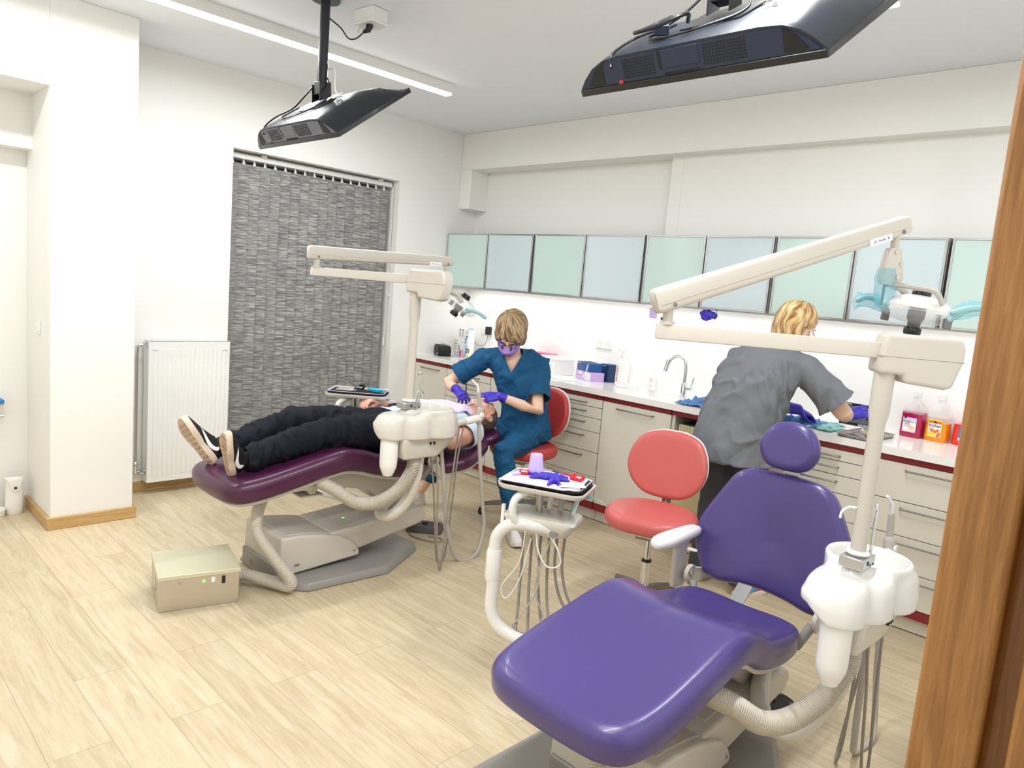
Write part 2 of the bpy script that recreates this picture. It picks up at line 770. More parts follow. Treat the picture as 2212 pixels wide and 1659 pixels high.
mat('handle_steel', C(150, 147, 142), 0.35, metal=0.9)
mat('steel_lid', C(214, 211, 182), 0.38, metal=0.25, var=0.03)
mat('chrome', C(225, 228, 232), 0.07, metal=1.0)
mat('glass_green', C(203, 226, 221), 0.12, spec=0.5, coat=0.6)
mat('glass_blue', C(208, 223, 229), 0.12, spec=0.5, coat=0.6)
mat('white_plastic', C(244, 243, 240), 0.3, coat=0.2)
mat('white_gloss', C(247, 246, 243), 0.12, coat=0.5)
mat('radiator_white', C(248, 248, 246), 0.28)
mat('blind_plastic', C(225, 226, 224), 0.35)
mat('black_plastic', C(22, 24, 28), 0.35, coat=0.2)
mat('black_soft', C(14, 15, 18), 0.55)
mat('dark_navy_plastic', C(34, 42, 62), 0.4)
mat('tv_back', C(26, 32, 44), 0.34, spec=0.6, bump=0.15, bscale=40, vstretch=(1, 30, 30))
mat('tv_grey', C(106, 106, 116), 0.45)
mat('tv_screen', C(6, 7, 10), 0.08)
mat('chair_beige', C(205, 199, 189), 0.32, coat=0.15)
mat('chair_beige_light', C(216, 211, 202), 0.25, coat=0.3)
mat('chair_white', C(236, 235, 231), 0.14, coat=0.6)
mat('base_grey', C(150, 146, 141), 0.3, coat=0.15)
mat('purple_vinyl', C(76, 63, 127), 0.3, spec=0.6, coat=0.15, bump=0.05, bscale=260, sss=0.0)
mat('plum_vinyl', C(74, 28, 62), 0.3, coat=0.15, bump=0.05, bscale=260)
mat('red_vinyl', C(208, 103, 100), 0.38, coat=0.1, bump=0.05, bscale=260)
mat('dark_red_vinyl', C(196, 66, 66), 0.38, coat=0.1)
mat('hose_beige', C(208, 200, 186), 0.45)
mat('hose_grey', C(150, 142, 132), 0.45)
mat('hose_light', C(190, 184, 176), 0.4)
mat('grey_plastic', C(122, 119, 114), 0.4)
mat('mid_grey', C(96, 96, 98), 0.45)
mat('rubber', C(38, 38, 40), 0.6)
mat('pink_hot', C(240, 60, 130), 0.3)
mat('lilac', C(206, 186, 236), 0.4)
mat('lilac_pale', C(232, 214, 242), 0.6)
mat('glove_blue', C(66, 50, 186), 0.42, sss=0.0)
mat('aqua_film', C(120, 208, 226), 0.15, alpha=0.32)
mat('aqua', C(150, 196, 198), 0.35)
mat('aqua_cloth', C(150, 222, 208), 0.7)
mat('cyan', C(20, 190, 235), 0.3)
mat('red_plastic', C(214, 24, 44), 0.25, coat=0.3)
mat('yellow', C(240, 224, 20), 0.35)
mat('blue_box', C(28, 84, 150), 0.4)
mat('blue_box_dark', C(24, 56, 100), 0.4)
mat('lilac_box', C(206, 172, 222), 0.45)
mat('denim', C(96, 140, 196), 0.85, bump=0.3, bscale=160, var=0.25, vscale=25)
mat('paper', C(250, 250, 250), 0.7)
mat('print_dark', C(60, 62, 66), 0.6)
mat('print_grey', C(140, 142, 148), 0.6)
mat('print_blue', C(24, 140, 205), 0.5)
mat('print_red', C(196, 40, 46), 0.5)
mat('print_navy', C(30, 26, 80), 0.5)
mat('print_white', C(250, 250, 250), 0.5)
mat('print_black', C(16, 14, 20), 0.5)
mat('print_orange', C(240, 122, 40), 0.5)
mat('print_yellow', C(246, 226, 60), 0.5)
mat('print_pink', C(244, 170, 206), 0.5)
mat('print_green', C(30, 165, 120), 0.5)
mat('skin_print', C(240, 214, 200), 0.5)
mat('clear_plastic', C(245, 246, 248), 0.06, trans=0.9, ior=1.1, alpha=0.55)
mat('clear_dome', C(244, 246, 248), 0.05, alpha=0.28)
mat('magenta_liquid', C(176, 12, 78), 0.15, coat=0.5)
mat('orange_liquid', C(250, 146, 8), 0.15, coat=0.5)
mat('red_liquid', C(236, 44, 40), 0.15, coat=0.5)
mat('beige_machine', C(208, 198, 150), 0.45)
mat('skin', C(230, 180, 156), 0.5, sss=0.1, var=0.05, vscale=18)
mat('skin_ruddy', C(222, 168, 146), 0.5, sss=0.1, var=0.07, vscale=18)
mat('skin_pale', C(238, 198, 172), 0.5, sss=0.1, var=0.05, vscale=18)
mat('lip', C(176, 84, 84), 0.4)
mat('teal_scrub', C(0, 78, 120), 0.75, bump=0.1, bscale=300)
mat('grey_scrub', C(120, 123, 130), 0.8, bump=0.1, bscale=300)
mat('dark_trousers', C(70, 72, 78), 0.85)
mat('black_trousers', C(17, 20, 31), 0.8, spec=0.3, bump=0.1, bscale=300)
mat('pale_shirt', C(206, 222, 238), 0.8, bump=0.1, bscale=200)
mat('mask_lilac', C(166, 132, 206), 0.7)
mat('shoe_black', C(16, 16, 18), 0.7, bump=0.2, bscale=400)
mat('sole_cream', C(216, 196, 176), 0.6)
mat('sole_tan', C(194, 166, 144), 0.6)
mat('sole_white', C(240, 234, 228), 0.5)
mat('shoe_white', C(244, 240, 240), 0.5)
mat('shoe_coral', C(214, 96, 92), 0.6)
mat('sock_grey', C(110, 112, 118), 0.8)
mat('lamp_glow', C(255, 255, 255), 0.5, emit=(1, 1, 1, 1), estr=7.0)
mat('green_led', C(90, 200, 60), 0.4, emit=(0.3, 1, 0.2, 1), estr=1.2)
mat('street_glow', C(255, 220, 150), 0.5, emit=(1, 0.8, 0.5, 1), estr=90.0)
mat('night_glass', C(18, 20, 26), 0.05)
wood_mat('floor_oak', C(202, 182, 146), C(217, 199, 166), C(228, 213, 184), (12, 1.0, 1), 0.5, 0.42, planks=True)
wood_mat('baseboard_oak', C(196, 156, 96), C(214, 176, 116), C(226, 190, 134), (1.2, 1.2, 14), 0.8, 0.4)
wood_mat('door_oak', C(148, 98, 48), C(170, 118, 62), C(190, 138, 80), (22, 22, 1.3), 0.8, 0.4)
blind_mat()


def hair_mat(name, c1, c2, c3):
    m = bpy.data.materials.new(name)
    m.use_nodes = True
    N, L = m.node_tree.nodes, m.node_tree.links
    b = N['Principled BSDF']
    b.inputs['Roughness'].default_value = 0.42
    at = N.new('ShaderNodeAttribute')
    at.attribute_name = 'strand'
    n = N.new('ShaderNodeTexNoise')
    n.inputs['Scale'].default_value = 1.0
    n.inputs['Detail'].default_value = 3
    L.new(at.outputs['Vector'], n.inputs['Vector'])
    r = N.new('ShaderNodeValToRGB')
    r.color_ramp.elements[0].position = 0.35
    r.color_ramp.elements[0].color = c1
    r.color_ramp.elements[1].position = 0.66
    r.color_ramp.elements[1].color = c3
    e = r.color_ramp.elements.new(0.5)
    e.color = c2
    L.new(n.outputs[0], r.inputs[0])
    L.new(r.outputs[0], b.inputs['Base Color'])
    bp = N.new('ShaderNodeBump')
    bp.inputs['Strength'].default_value = 0.6
    bp.inputs['Distance'].default_value = 0.006
    L.new(n.outputs[0], bp.inputs['Height'])
    L.new(bp.outputs[0], b.inputs['Normal'])
    MATS[name] = m


hair_mat('hair_ash', C(92, 68, 44), C(150, 122, 84), C(206, 184, 146))
hair_mat('hair_blonde', C(140, 98, 52), C(206, 168, 108), C(240, 216, 168))
hair_mat('hair_cropped', C(60, 48, 42), C(86, 70, 60), C(112, 92, 80))

# ------------------------------------------------------------------ room shell
XW, YW, ZC = 4.65, 5.20, 2.95          # cabinet wall, blind wall, ceiling
b = MB().box(-1.6, -1.9, -0.06, 4.8, 5.6, 0.0)
struct('floor', b, 'floor_oak', origin=(0, 0, 0))
b = MB().box(-1.6, -1.9, ZC, 4.8, 5.6, ZC + 0.08)
struct('ceiling', b, 'ceiling_paint')
b = MB().box(XW, 0.02, 0, XW + 0.12, 5.5, ZC)
struct('wall_right', b, 'wall_paint')
# blind wall with its window opening
wx0, wx1, wz1 = 2.315, 3.765, 2.43
b = MB()
b.box(-0.5, YW, 0, wx0, YW + 0.34, ZC)
b.box(wx1, YW, 0, XW, YW + 0.34, ZC)
b.box(wx0, YW, wz1, wx1, YW + 0.34, ZC)
struct('wall_back', b, 'wall_paint')
b = MB().box(-0.62, 0.05, 0, -0.5, 5.5, ZC)
struct('wall_left', b, 'wall_paint')
# column and lintel that frame the niche at the far left
b = MB()
b.box(1.069, 4.675, 0, 1.512, YW, ZC)
b.box(-0.5, 4.675, 2.475, 1.069, YW, ZC)
struct('wall_column', b, 'wall_paint', bevel=0.003)
b = MB().box(-0.5, 5.06, 2.17, 1.069, YW, 2.475)  # step shaped in for the dark band of shadow at the niche top
struct('niche_shadow_step', b, 'wall_paint')
# beam over the cabinets with the stub at the corner and the shallow step of the wall
b = MB()
b.box(4.44, 0.05, 2.63, XW, YW, ZC)
b.box(4.44, 5.058, 2.287, XW, YW, 2.64)
struct('trim_2', b, 'wall_paint', bevel=0.004)
b = MB()
b.box(4.56, 2.93, 1.9, XW, 3.03, 2.64)
b.box(4.56, 0.05, 1.9, XW, 2.93, 2.64)
struct('trim_3', b, 'wall_paint', bevel=0.003)
# near wall, hallway and the oak door lining beside the camera
b = MB()
b.box(1.05, 0.02, 0, XW, 0.17, ZC)
b.box(-0.5, 0.02, 2.3, 1.05, 0.17, ZC)
struct('wall_near', b, 'wall_paint')
b = MB()
b.box(1.3, -1.9, 0, 1.42, 0.02, ZC)
b.box(-1.6, -1.9, 0, 1.3, -1.78, ZC)
b.box(-1.72, -1.9, 0, -1.6, 0.2, ZC)
struct('wall_hallway', b, 'wall_paint')
dr = props(obj('door_1', MB().prism([(0.905, 0.196), (0.905, 0.129), (0.935, 0.129), (0.935, 0.02), (1.06, 0.02), (1.06, 0.196)], 0, 2.3, 'z'), 'door_oak', bevel=0.006), kind='structure')
obj('door_stop', MB().box(0.895, -0.02, 0, 1.06, 0.103, 2.3), 'door_oak', dr, bevel=0.005)

# window behind the blind: frame, glass, a dark box for the night, a lamp outside
w = props(obj('window_1', MB().box(wx0, 5.40, 0, wx0 + 0.05, 5.44, wz1).box(wx1 - 0.05, 5.40, 0, wx1, 5.44, wz1).box(wx0, 5.40, wz1 - 0.05, wx1, 5.44, wz1).box(wx0, 5.40, 0, wx1, 5.44, 0.06).box(3.02, 5.40, 0, 3.06, 5.44, wz1), 'white_plastic', bevel=0.003), kind='structure')
mat('window_glass', C(235, 240, 245), 0.02, alpha=0.12)
obj('window_pane', MB().box(wx0 + 0.03, 5.418, 0.03, wx1 - 0.03, 5.424, wz1 - 0.03), 'window_glass', w)
b = MB().box(wx0, 5.9, -0.06, wx1, 6.0, 3)
b.box(wx0 - 0.1, 5.54, -0.06, wx0, 6.0, 3).box(wx1, 5.54, -0.06, wx1 + 0.1, 6.0, 3).box(wx0 - 0.1, 5.5, 3, wx1 + 0.1, 6.0, 3.1)
mat('night', C(10, 11, 14), 0.9)
struct('night_backdrop', b, 'night')  # box behind the window, the dark of night put into its colour
st = thing('street_lamp', 'small warm lamp shining through the grey blind, low at its left', 'lamp', (2.475, 5.86, 1.13))
obj('lamp_housing', MB().box(2.45, 5.86, 1.1, 2.50, 5.9, 1.17), 'black_plastic', st, bevel=0.004)
obj('bulb', MB().ball((2.475, 5.845, 1.135), 0.018), 'street_glow', st)

# skirting boards
def skirting(n, *bx):
    m = MB()
    for q in bx:
        m.box(*q)
    struct('baseboard_' + n, m, 'baseboard_oak', bevel=0.004)


skirting('column', (1.051, 4.657, 0, 1.530, 4.675, 0.072), (1.051, 4.675, 0, 1.069, YW, 0.072), (1.512, 4.675, 0, 1.530, YW, 0.072))
skirting('back', (1.530, YW - 0.018, 0, wx0, YW, 0.072), (wx1, YW - 0.018, 0, 4.06, YW, 0.072))
skirting('left', (-0.5, 0.2, 0, -0.482, YW, 0.072))

# ------------------------------------------------------------------ vertical blind
vb = thing('vertical_blind', 'dark grey woven vertical blind covering the tall window', 'blind', (3.04, 5.30, 0))
obj('headrail', MB().box(wx0 + 0.005, 5.275, 2.375, wx1 - 0.02, 5.325, 2.413), 'blind_plastic', vb, bevel=0.004)
for xx in (2.56, 3.60):
    obj('bracket', MB().box(xx, 5.26, 2.405, xx + 0.04, 5.33, 2.425), 'blind_plastic', vb, bevel=0.002)
nsl = 17
for i in range(nsl):
    xc = 2.352 + i * 0.0825
    m = MB()
    # slats overlap like shingles; a slight turn makes one edge show
    a = math.radians(7)
    dx, dy = 0.0455 * math.cos(a), 0.0455 * math.sin(a)
    pts = [(xc - dx, 5.30 + dy), (xc + dx, 5.30 - dy), (xc + dx, 5.3012 - dy), (xc - dx, 5.3012 + dy)]
    m.prism(pts, 0.03, 2.345, 'z')
    s = obj('slat', m, 'blind_fabric', vb)
    h = MB().box(xc - 0.004, 5.292, 2.345, xc + 0.004, 5.300, 2.376)
    h.tube([(xc + 0.009 * math.cos(t), 5.290, 2.348 + 0.009 * math.sin(t)) for t in [k * PI / 5 for k in range(11)]], 0.0028, 6)
    obj('hook', h, 'white_plastic', s)
obj('control_cord', MB().tube([(3.735, 5.262, 2.37), (3.737, 5.262, 1.9), (3.738, 5.262, 1.0), (3.745, 5.262, 0.94), (3.752, 5.262, 1.0), (3.75, 5.262, 1.9), (3.747, 5.262, 2.37)], 0.0022, 6), 'white_plastic', vb)
obj('cord_weight', MB().box(3.728, 5.253, 1.02, 3.742, 5.268, 1.085), 'white_plastic', vb, bevel=0.003)
obj('wand', MB().cyl((3.755, 5.255, 1.45), (3.755, 5.255, 1.475), 0.006, n=10), 'white_plastic', vb)

# ------------------------------------------------------------------ radiator
rd = thing('radiator', 'white ribbed panel radiator on the wall beside the grey blind', 'radiator', (2.0, 5.12, 0.1))
m = MB()
x0, x1, yf, z0, z1 = 1.735, 2.282, 5.085, 0.085, 1.06
m.box(x0, yf, z0, x1, yf + 0.012, z1)
obj('back_panel', MB().box(x0 + 0.01, yf + 0.075, z0 + 0.01, x1 - 0.01, yf + 0.088, z1 - 0.02), 'radiator_white', rd, bevel=0.003)
# front panel with 16 raised ribs
ribs = []
for k in range(16):
    xa = x0 + 0.028 + k * 0.0316
    m.prism([(xa, yf), (xa + 0.0175, yf), (xa + 0.0125, yf - 0.004), (xa + 0.005, yf - 0.004)], z0 + 0.045, z1 - 0.055, 'z')
obj('front_panel', m, 'radiator_white', rd, bevel=0.0015)
for xx in (x0 - 0.002, x1):
    obj('side_panel', MB().box(xx, yf, z0, xx + 0.002, yf + 0.09, z1), 'radiator_white', rd)
m = MB()
for k in range(26):
    xa = x0 + 0.006 + k * 0.0207
    m.box(xa, yf + 0.014, z1 - 0.004, xa + 0.012, yf + 0.086, z1)
m.box(x0, yf, z1 - 0.004, x1, yf + 0.012, z1).box(x0, yf + 0.082, z1 - 0.004, x1, yf + 0.09, z1)
obj('grille', m, 'radiator_white', rd)
for xx in (x0 + 0.022, x1 - 0.052):
    obj('fixing_clip', MB().box(xx, yf - 0.007, z1 - 0.062, xx + 0.03, yf, z1 - 0.05), 'white_plastic', rd, bevel=0.002)
obj('pipe', MB().tube([(1.676, 5.135, 0.17), (1.676, 5.135, 1.0)], 0.009, 12).tube([(1.64, 5.15, 0.15), (1.735, 5.13, 0.16)], 0.010, 12), 'steel', rd)
vv = MB().tube([(1.676, 5.135, 0.98), (1.676, 5.135, 1.02), (1.69, 5.133, 1.03), (1.735, 5.13, 1.03)], 0.012, 12)
vv.tube([(1.71, 5.131, 1.03), (1.728, 5.13, 1.03)], 0.019, 8)
obj('valve', vv, 'chrome', rd)
vv = MB().ball((1.676, 5.135, 0.215), 0.019).cyl((1.676, 5.135, 0.15), (1.676, 5.135, 0.20), 0.014)
vv.tube([(1.70, 5.133, 0.155), (1.728, 5.13, 0.157)], 0.019, 8)
obj('valve', vv, 'chrome', rd)

# ------------------------------------------------------------------ things on the column and in the niche
sw = thing('light_switch', 'small white wall switch on the side of the white column', 'switch', (1.069, 4.915, 1.12))
obj('plate', MB().box(1.060, 4.875, 1.115, 1.069, 4.955, 1.195), 'white_gloss', sw, bevel=0.003)
obj('rocker', MB().box(1.056, 4.893, 1.128, 1.0605, 4.937, 1.182), 'white_gloss', sw, bevel=0.002)

af = thing('air_freshener', 'white upright automatic air freshener on the floor in the niche', 'air freshener', (0.975, 5.09, 0))
rs = []
for (t, z) in ((0.86, 0.0), (0.98, 0.012), (1.0, 0.05), (0.97, 0.12), (0.93, 0.17), (0.95, 0.205), (1.0, 0.222), (0.9, 0.226)):
    rs.append(ell((0.975, 5.09, z), (1, 0, 0), (0, 1, 0), 0.046 * t, 0.040 * t, 28, 2.8))
obj('casing', MB().rings(rs), 'white_gloss', af, sharp=50)
a = MB()
Mf = frame((0.975, 5.09, 0), (1, 0, 0))
a.prism([(-0.04, 0.219), (0.04, 0.219), (0.028, 0.175), (0.016, 0.145), (0, 0.138), (-0.016, 0.145), (-0.028, 0.175)], -0.044, -0.035, 'y', Mf)
obj('shield', a, 'white_plastic', af, bevel=0.003)
obj('nozzle', MB().ball((0.975, 5.045, 0.167), 0.0085), 'black_plastic', af)
gj = thing('plastic_tub', 'small round white lidded tub on the floor left of the air freshener', 'tub', (0.88, 5.07, 0))
obj('tub_body', MB().lathe([(0.027, 0), (0.03, 0.004), (0.031, 0.026), (0.03, 0.028)], 28, TR(0.895, 5.07, 0)), 'white_plastic', gj)
obj('lid', MB().lathe([(0.034, 0.028), (0.035, 0.03), (0.035, 0.044), (0.033, 0.047)], 28, TR(0.895, 5.07, 0)), 'white_gloss', gj)
# edge of a wall bracket that just enters the picture at the far left
cs = thing('wall_dispenser', 'blue topped wall dispenser cut off by the left picture edge', 'dispenser', (0.92, 5.2, 0.66))
obj('holder', MB().box(0.80, 5.12, 0.665, 0.935, 5.2, 0.675).cyl((0.925, 5.13, 0.665), (0.925, 5.13, 0.60), 0.006).cyl((0.90, 5.13, 0.60), (0.935, 5.13, 0.60), 0.011), 'chrome', cs, bevel=0.002)
obj('cover', MB().box(0.80, 5.12, 0.676, 0.937, 5.2, 0.694), 'print_blue', cs, bevel=0.003)

# ------------------------------------------------------------------ ceiling lights
def ceiling_light(x0, x1, y, label):
    t = thing('ceiling_light', label, 'ceiling light', ((x0 + x1) / 2, y, ZC), group='linear ceiling lights')
    obj('housing', MB().box(x0, y - 0.035, 2.888, x1, y + 0.035, ZC), 'white_plastic', t, bevel=0.002)
    obj('diffuser', MB().box(x0 + 0.003, y - 0.032, 2.876, x1 - 0.003, y + 0.032, 2.889), 'lamp_glow', t, bevel=0.002)
    return t


ceiling_light(0.0, 3.30, 4.05, 'long white linear ceiling light behind the smaller hanging television')
ceiling_light(0.0, 3.285, 1.2, 'linear ceiling light whose glowing end shows at the top right edge')

# ------------------------------------------------------------------ wall cabinets
def wall_cabinet(y0, y1, label):
    """y0 > y1; doors look towards -X"""
    t = thing('wall_cabinet', label, 'wall cabinet', (4.49, (y0 + y1) / 2, 1.575), group='frosted glass wall cabinets')
    obj('carcass', MB().box(4.3505, y1 + 0.001, 1.578, XW - 0.09, y0 - 0.001, 2.058), 'cabinet_grey', t)
    ym = (y0 + y1) / 2
    for k, (a, c) in enumerate(((y0, ym), (ym, y1))):
        f = 0.012
        ya, yc = a - 0.004, c + 0.004
        m = MB()
        m.box(4.330, yc, 1.580, 4.350, yc + f, 2.056).box(4.330, ya - f, 1.580, 4.350, ya, 2.056)
        m.box(4.330, yc + f, 1.580, 4.350, ya - f, 1.580 + f).box(4.330, yc + f, 2.056 - f, 4.350, ya - f, 2.056)
        d = obj('door', m, 'aluminium', t, bevel=0.0015)
        obj('glass', MB().box(4.334, yc + f, 1.58 + f, 4.342, ya - f, 2.056 - f), 'glass_green' if k == 0 else 'glass_blue', d)
    return t


wall_cabinet(5.195, 4.118, 'two-door frosted glass wall cabinet nearest the room corner')
wall_cabinet(4.106, 3.034, 'frosted glass wall cabinet second from the corner, above the seated dentist')
wall_cabinet(3.022, 2.074, 'frosted glass wall cabinet over the sink with the blue glove hanging below')
wall_cabinet(2.062, 1.122, 'frosted glass wall cabinet above the standing assistant')
wall_cabinet(1.110, 0.20, 'frosted glass wall cabinet behind the near lamp, cut by the door frame')
b = MB().box(XW - 0.012, 0.17, 0.955, XW, YW, 1.60)
struct('trim_4', b, 'backsplash')
ul = thing('under_cabinet_light', 'thin white light strip under the row of wall cabinets', 'light strip', (4.5, 2.7, 1.57))
obj('profile', MB().box(4.485, 0.3, 1.569, 4.515, 5.15, 1.5775), 'white_plastic', ul)

# ------------------------------------------------------------------ base cabinets
XF = 4.06


def handle(y0, y1, z, parent):
    m = MB().tube([(XF, y0 - 0.006, z), (XF - 0.024, y0 - 0.012, z), (XF - 0.028, y0 - 0.03, z), (XF - 0.028, y1 + 0.03, z), (XF - 0.024, y1 + 0.012, z), (XF, y1 + 0.006, z)], 0.0048, 8)
    obj('handle', m, 'handle_steel', parent)


def base_unit(y0, y1, label, fronts, kind='drawer'):
    t = thing('base_cabinet', label, 'cabinet', (4.36, (y0 + y1) / 2, 0), group='beige base cabinets')
    obj('carcass', MB().box(XF + 0.02, y1 + 0.001, 0.085, XW - 0.02, y0 - 0.001, 0.79), 'gap_dark', t)
    obj('plinth', MB().box(4.10, y1 + 0.001, 0.006, 4.118, y0 - 0.001, 0.085), 'cabinet_white', t)
    obj('top_strip', MB().box(XF - 0.002, y1 + 0.003, 0.882, XF + 0.02, y0 - 0.003, 0.915), 'red_strip', t)
    obj('bottom_strip', MB().box(XF + 0.004, y1 + 0.003, 0.086, XF + 0.022, y0 - 0.003, 0.136), 'red_strip', t)
    for (za, zb, kd, frac) in fronts:
        m = MB().box(XF, y1 + 0.003, za + 0.002, XF + 0.019, y0 - 0.003, zb - 0.002)
        d = obj(kd, m, 'cabinet_white', t, bevel=0.0015)
        if frac:
            w_ = (y0 - y1)
            handle((y0 + y1) / 2 + w_ * frac / 2, (y0 + y1) / 2 - w_ * frac / 2, zb - 0.035, d)
    return t


six = [(0.818, 0.880, 'drawer', 0.55), (0.739, 0.818, 'drawer', 0.55), (0.640, 0.739, 'drawer', 0.55), (0.496, 0.640, 'drawer', 0.55), (0.318, 0.496, 'drawer', 0.55), (0.138, 0.318, 'drawer', 0.55)]
four = [(0.680, 0.880, 'drawer', 0.72), (0.500, 0.680, 'drawer', 0.72), (0.318, 0.500, 'drawer', 0.72), (0.138, 0.318, 'drawer', 0.72)]
base_unit(5.195, 4.762, 'beige base cabinet with one door, nearest the room corner', [(0.138, 0.880, 'door', 0.6)])
base_unit(4.760, 4.205, 'beige drawer cabinet left of the seated dentist', six)
base_unit(4.203, 3.648, 'beige door cabinet mostly hidden behind the seated dentist', [(0.138, 0.880, 'door', 0.6)])
base_unit(3.645, 3.058, 'beige cabinet with six drawers right of the seated dentist', six)
base_unit(3.055, 2.495, 'tall single door beige cabinet left of the alcove', [(0.138, 0.880, 'door', 0.55)])
base_unit(1.860, 1.280, 'beige drawer cabinet behind the headrest of the purple chair', six)
base_unit(1.236, 0.20, 'wide beige drawer cabinet beside the oak door frame', four)
# open alcove between two units
al = thing('alcove_shelf', 'open alcove unit under the worktop holding the beige machine', 'shelf unit', (4.36, 2.18, 0))
m = MB().box(XF + 0.01, 2.470, 0.085, XW, 2.492, 0.88).box(XF + 0.01, 1.863, 0.085, XW, 1.885, 0.88).box(XF + 0.01, 1.885, 0.085, XW, 2.47, 0.105).box(XW - 0.03, 1.885, 0.1, XW, 2.47, 0.88)
obj('frame', m, 'cabinet_side', al)
obj('top_strip', MB().box(XF - 0.002, 1.863, 0.882, XF + 0.02, 2.490, 0.915), 'red_strip', al)
obj('bottom_strip', MB().box(XF + 0.004, 1.863, 0.086, XF + 0.022, 2.490, 0.136), 'red_strip', al)
obj('plinth', MB().box(4.10, 1.863, 0.006, 4.118, 2.49, 0.085), 'cabinet_white', al)
obj('shelf', MB().box(XF + 0.03, 1.885, 0.15, XW - 0.03, 2.47, 0.165), 'cabinet_side', al)
bm_ = thing('sterilizer', 'beige ribbed machine with a yellow warning label in the alcove', 'machine', (4.3, 2.18, 0.165))
m = MB().box(4.09, 1.92, 0.165, 4.55, 2.45, 0.825)
for k in range(7):
    m.box(4.084, 2.448 - 0.012 - k * 0.013, 0.55, 4.09, 2.448 - 0.006 - k * 0.013, 0.82)
obj('casing', m, 'beige_machine', bm_, bevel=0.004)
obj('top_vent', MB().box(4.1, 1.94, 0.826, 4.5, 2.43, 0.836), 'black_plastic', bm_)
wl = obj('warning_label', MB().box(4.0825, 2.305, 0.738, 4.089, 2.345, 0.782), 'yellow', bm_)
obj('warning_triangle', MB().prism([(2.312, 0.748), (2.338, 0.748), (2.325, 0.772)], 4.0818, 4.0824, 'x').prism([(2.3165, 0.7505), (2.3335, 0.7505), (2.325, 0.767)], 4.0812, 4.0818, 'x'), 'print_dark', wl)
kn = obj('knob', MB().cyl((4.09, 2.19, 0.62), (4.07, 2.19, 0.62), 0.03), 'beige_machine', bm_, bevel=0.003)

# worktop, one slab
wt = thing('worktop', 'long glossy white worktop running over all the base cabinets', 'worktop', (4.34, 2.7, 0.915))
m = MB()
sx0, sx1, sy0, sy1 = 4.20, 4.50, 2.72, 3.08       # sink cut-out
m.box(4.035, 0.19, 0.915, XW - 0.001, sy0, 0.955)
m.box(4.035, sy1, 0.915, XW - 0.001, YW - 0.001, 0.955)
m.box(4.035, sy0, 0.915, sx0, sy1, 0.955).box(sx1, sy0, 0.915, XW - 0.001, sy1, 0.955)
obj('slab', m, 'worktop', wt)
m = MB().box(sx0, sy0, 0.925, sx1, sy1, 0.932).box(sx0, sy0, 0.93, sx0 + 0.004, sy1, 0.954).box(sx1 - 0.004, sy0, 0.93, sx1, sy1, 0.954).box(sx0 + 0.004, sy0, 0.93, sx1 - 0.004, sy0 + 0.004, 0.954).box(sx0 + 0.004, sy1 - 0.004, 0.93, sx1 - 0.004, sy1, 0.954)
props(obj('sink', m, 'white_gloss'), 'white rectangular sink bowl sunk into the worktop below the tap', 'sink')

# ------------------------------------------------------------------ dental chairs
def cosi(xs, ys, x):
    """smooth interpolation through control points"""
    if x <= xs[0]:
        return ys[0] + (ys[1] - ys[0]) / (xs[1] - xs[0]) * (x - xs[0])
    for i in range(len(xs) - 1):
        if x <= xs[i + 1]:
            t = (x - xs[i]) / (xs[i + 1] - xs[i])
            y0 = ys[max(i - 1, 0)]
            y1, y2 = ys[i], ys[i + 1]
            y3 = ys[min(i + 2, len(ys) - 1)]
            x0, x3 = xs[max(i - 1, 0)], xs[min(i + 2, len(xs) - 1)]
            h = xs[i + 1] - xs[i]
            m1 = (y2 - y0) / max(xs[i + 1] - x0, 1e-6) * h
            m2 = (y3 - y1) / max(x3 - xs[i], 1e-6) * h
            return (2 * t ** 3 - 3 * t * t + 1) * y1 + (t ** 3 - 2 * t * t + t) * m1 + (-2 * t ** 3 + 3 * t * t) * y2 + (t ** 3 - t * t) * m2
    return ys[-1]


def corrugated(path, r, name, m, parent, pitch=0.0072):
    P = spline(path, 14)
    # resample by length
    L = [0.0]
    for i in range(1, len(P)):
        L.append(L[-1] + (P[i] - P[i - 1]).length)
    n = int(L[-1] / pitch) * 4
    pts, R = [], []
    j = 0
    for k in range(n + 1):
        t = L[-1] * k / n
        while j < len(L) - 2 and L[j + 1] < t:
            j += 1
        f = (t - L[j]) / max(L[j + 1] - L[j], 1e-9)
        pts.append(P[j].lerp(P[j + 1], f))
        R.append(r * (1.0, 1.0, 0.80, 0.80)[k % 4])
    return obj(name, MB().tube(pts, R, 18), m, parent, sharp=80)


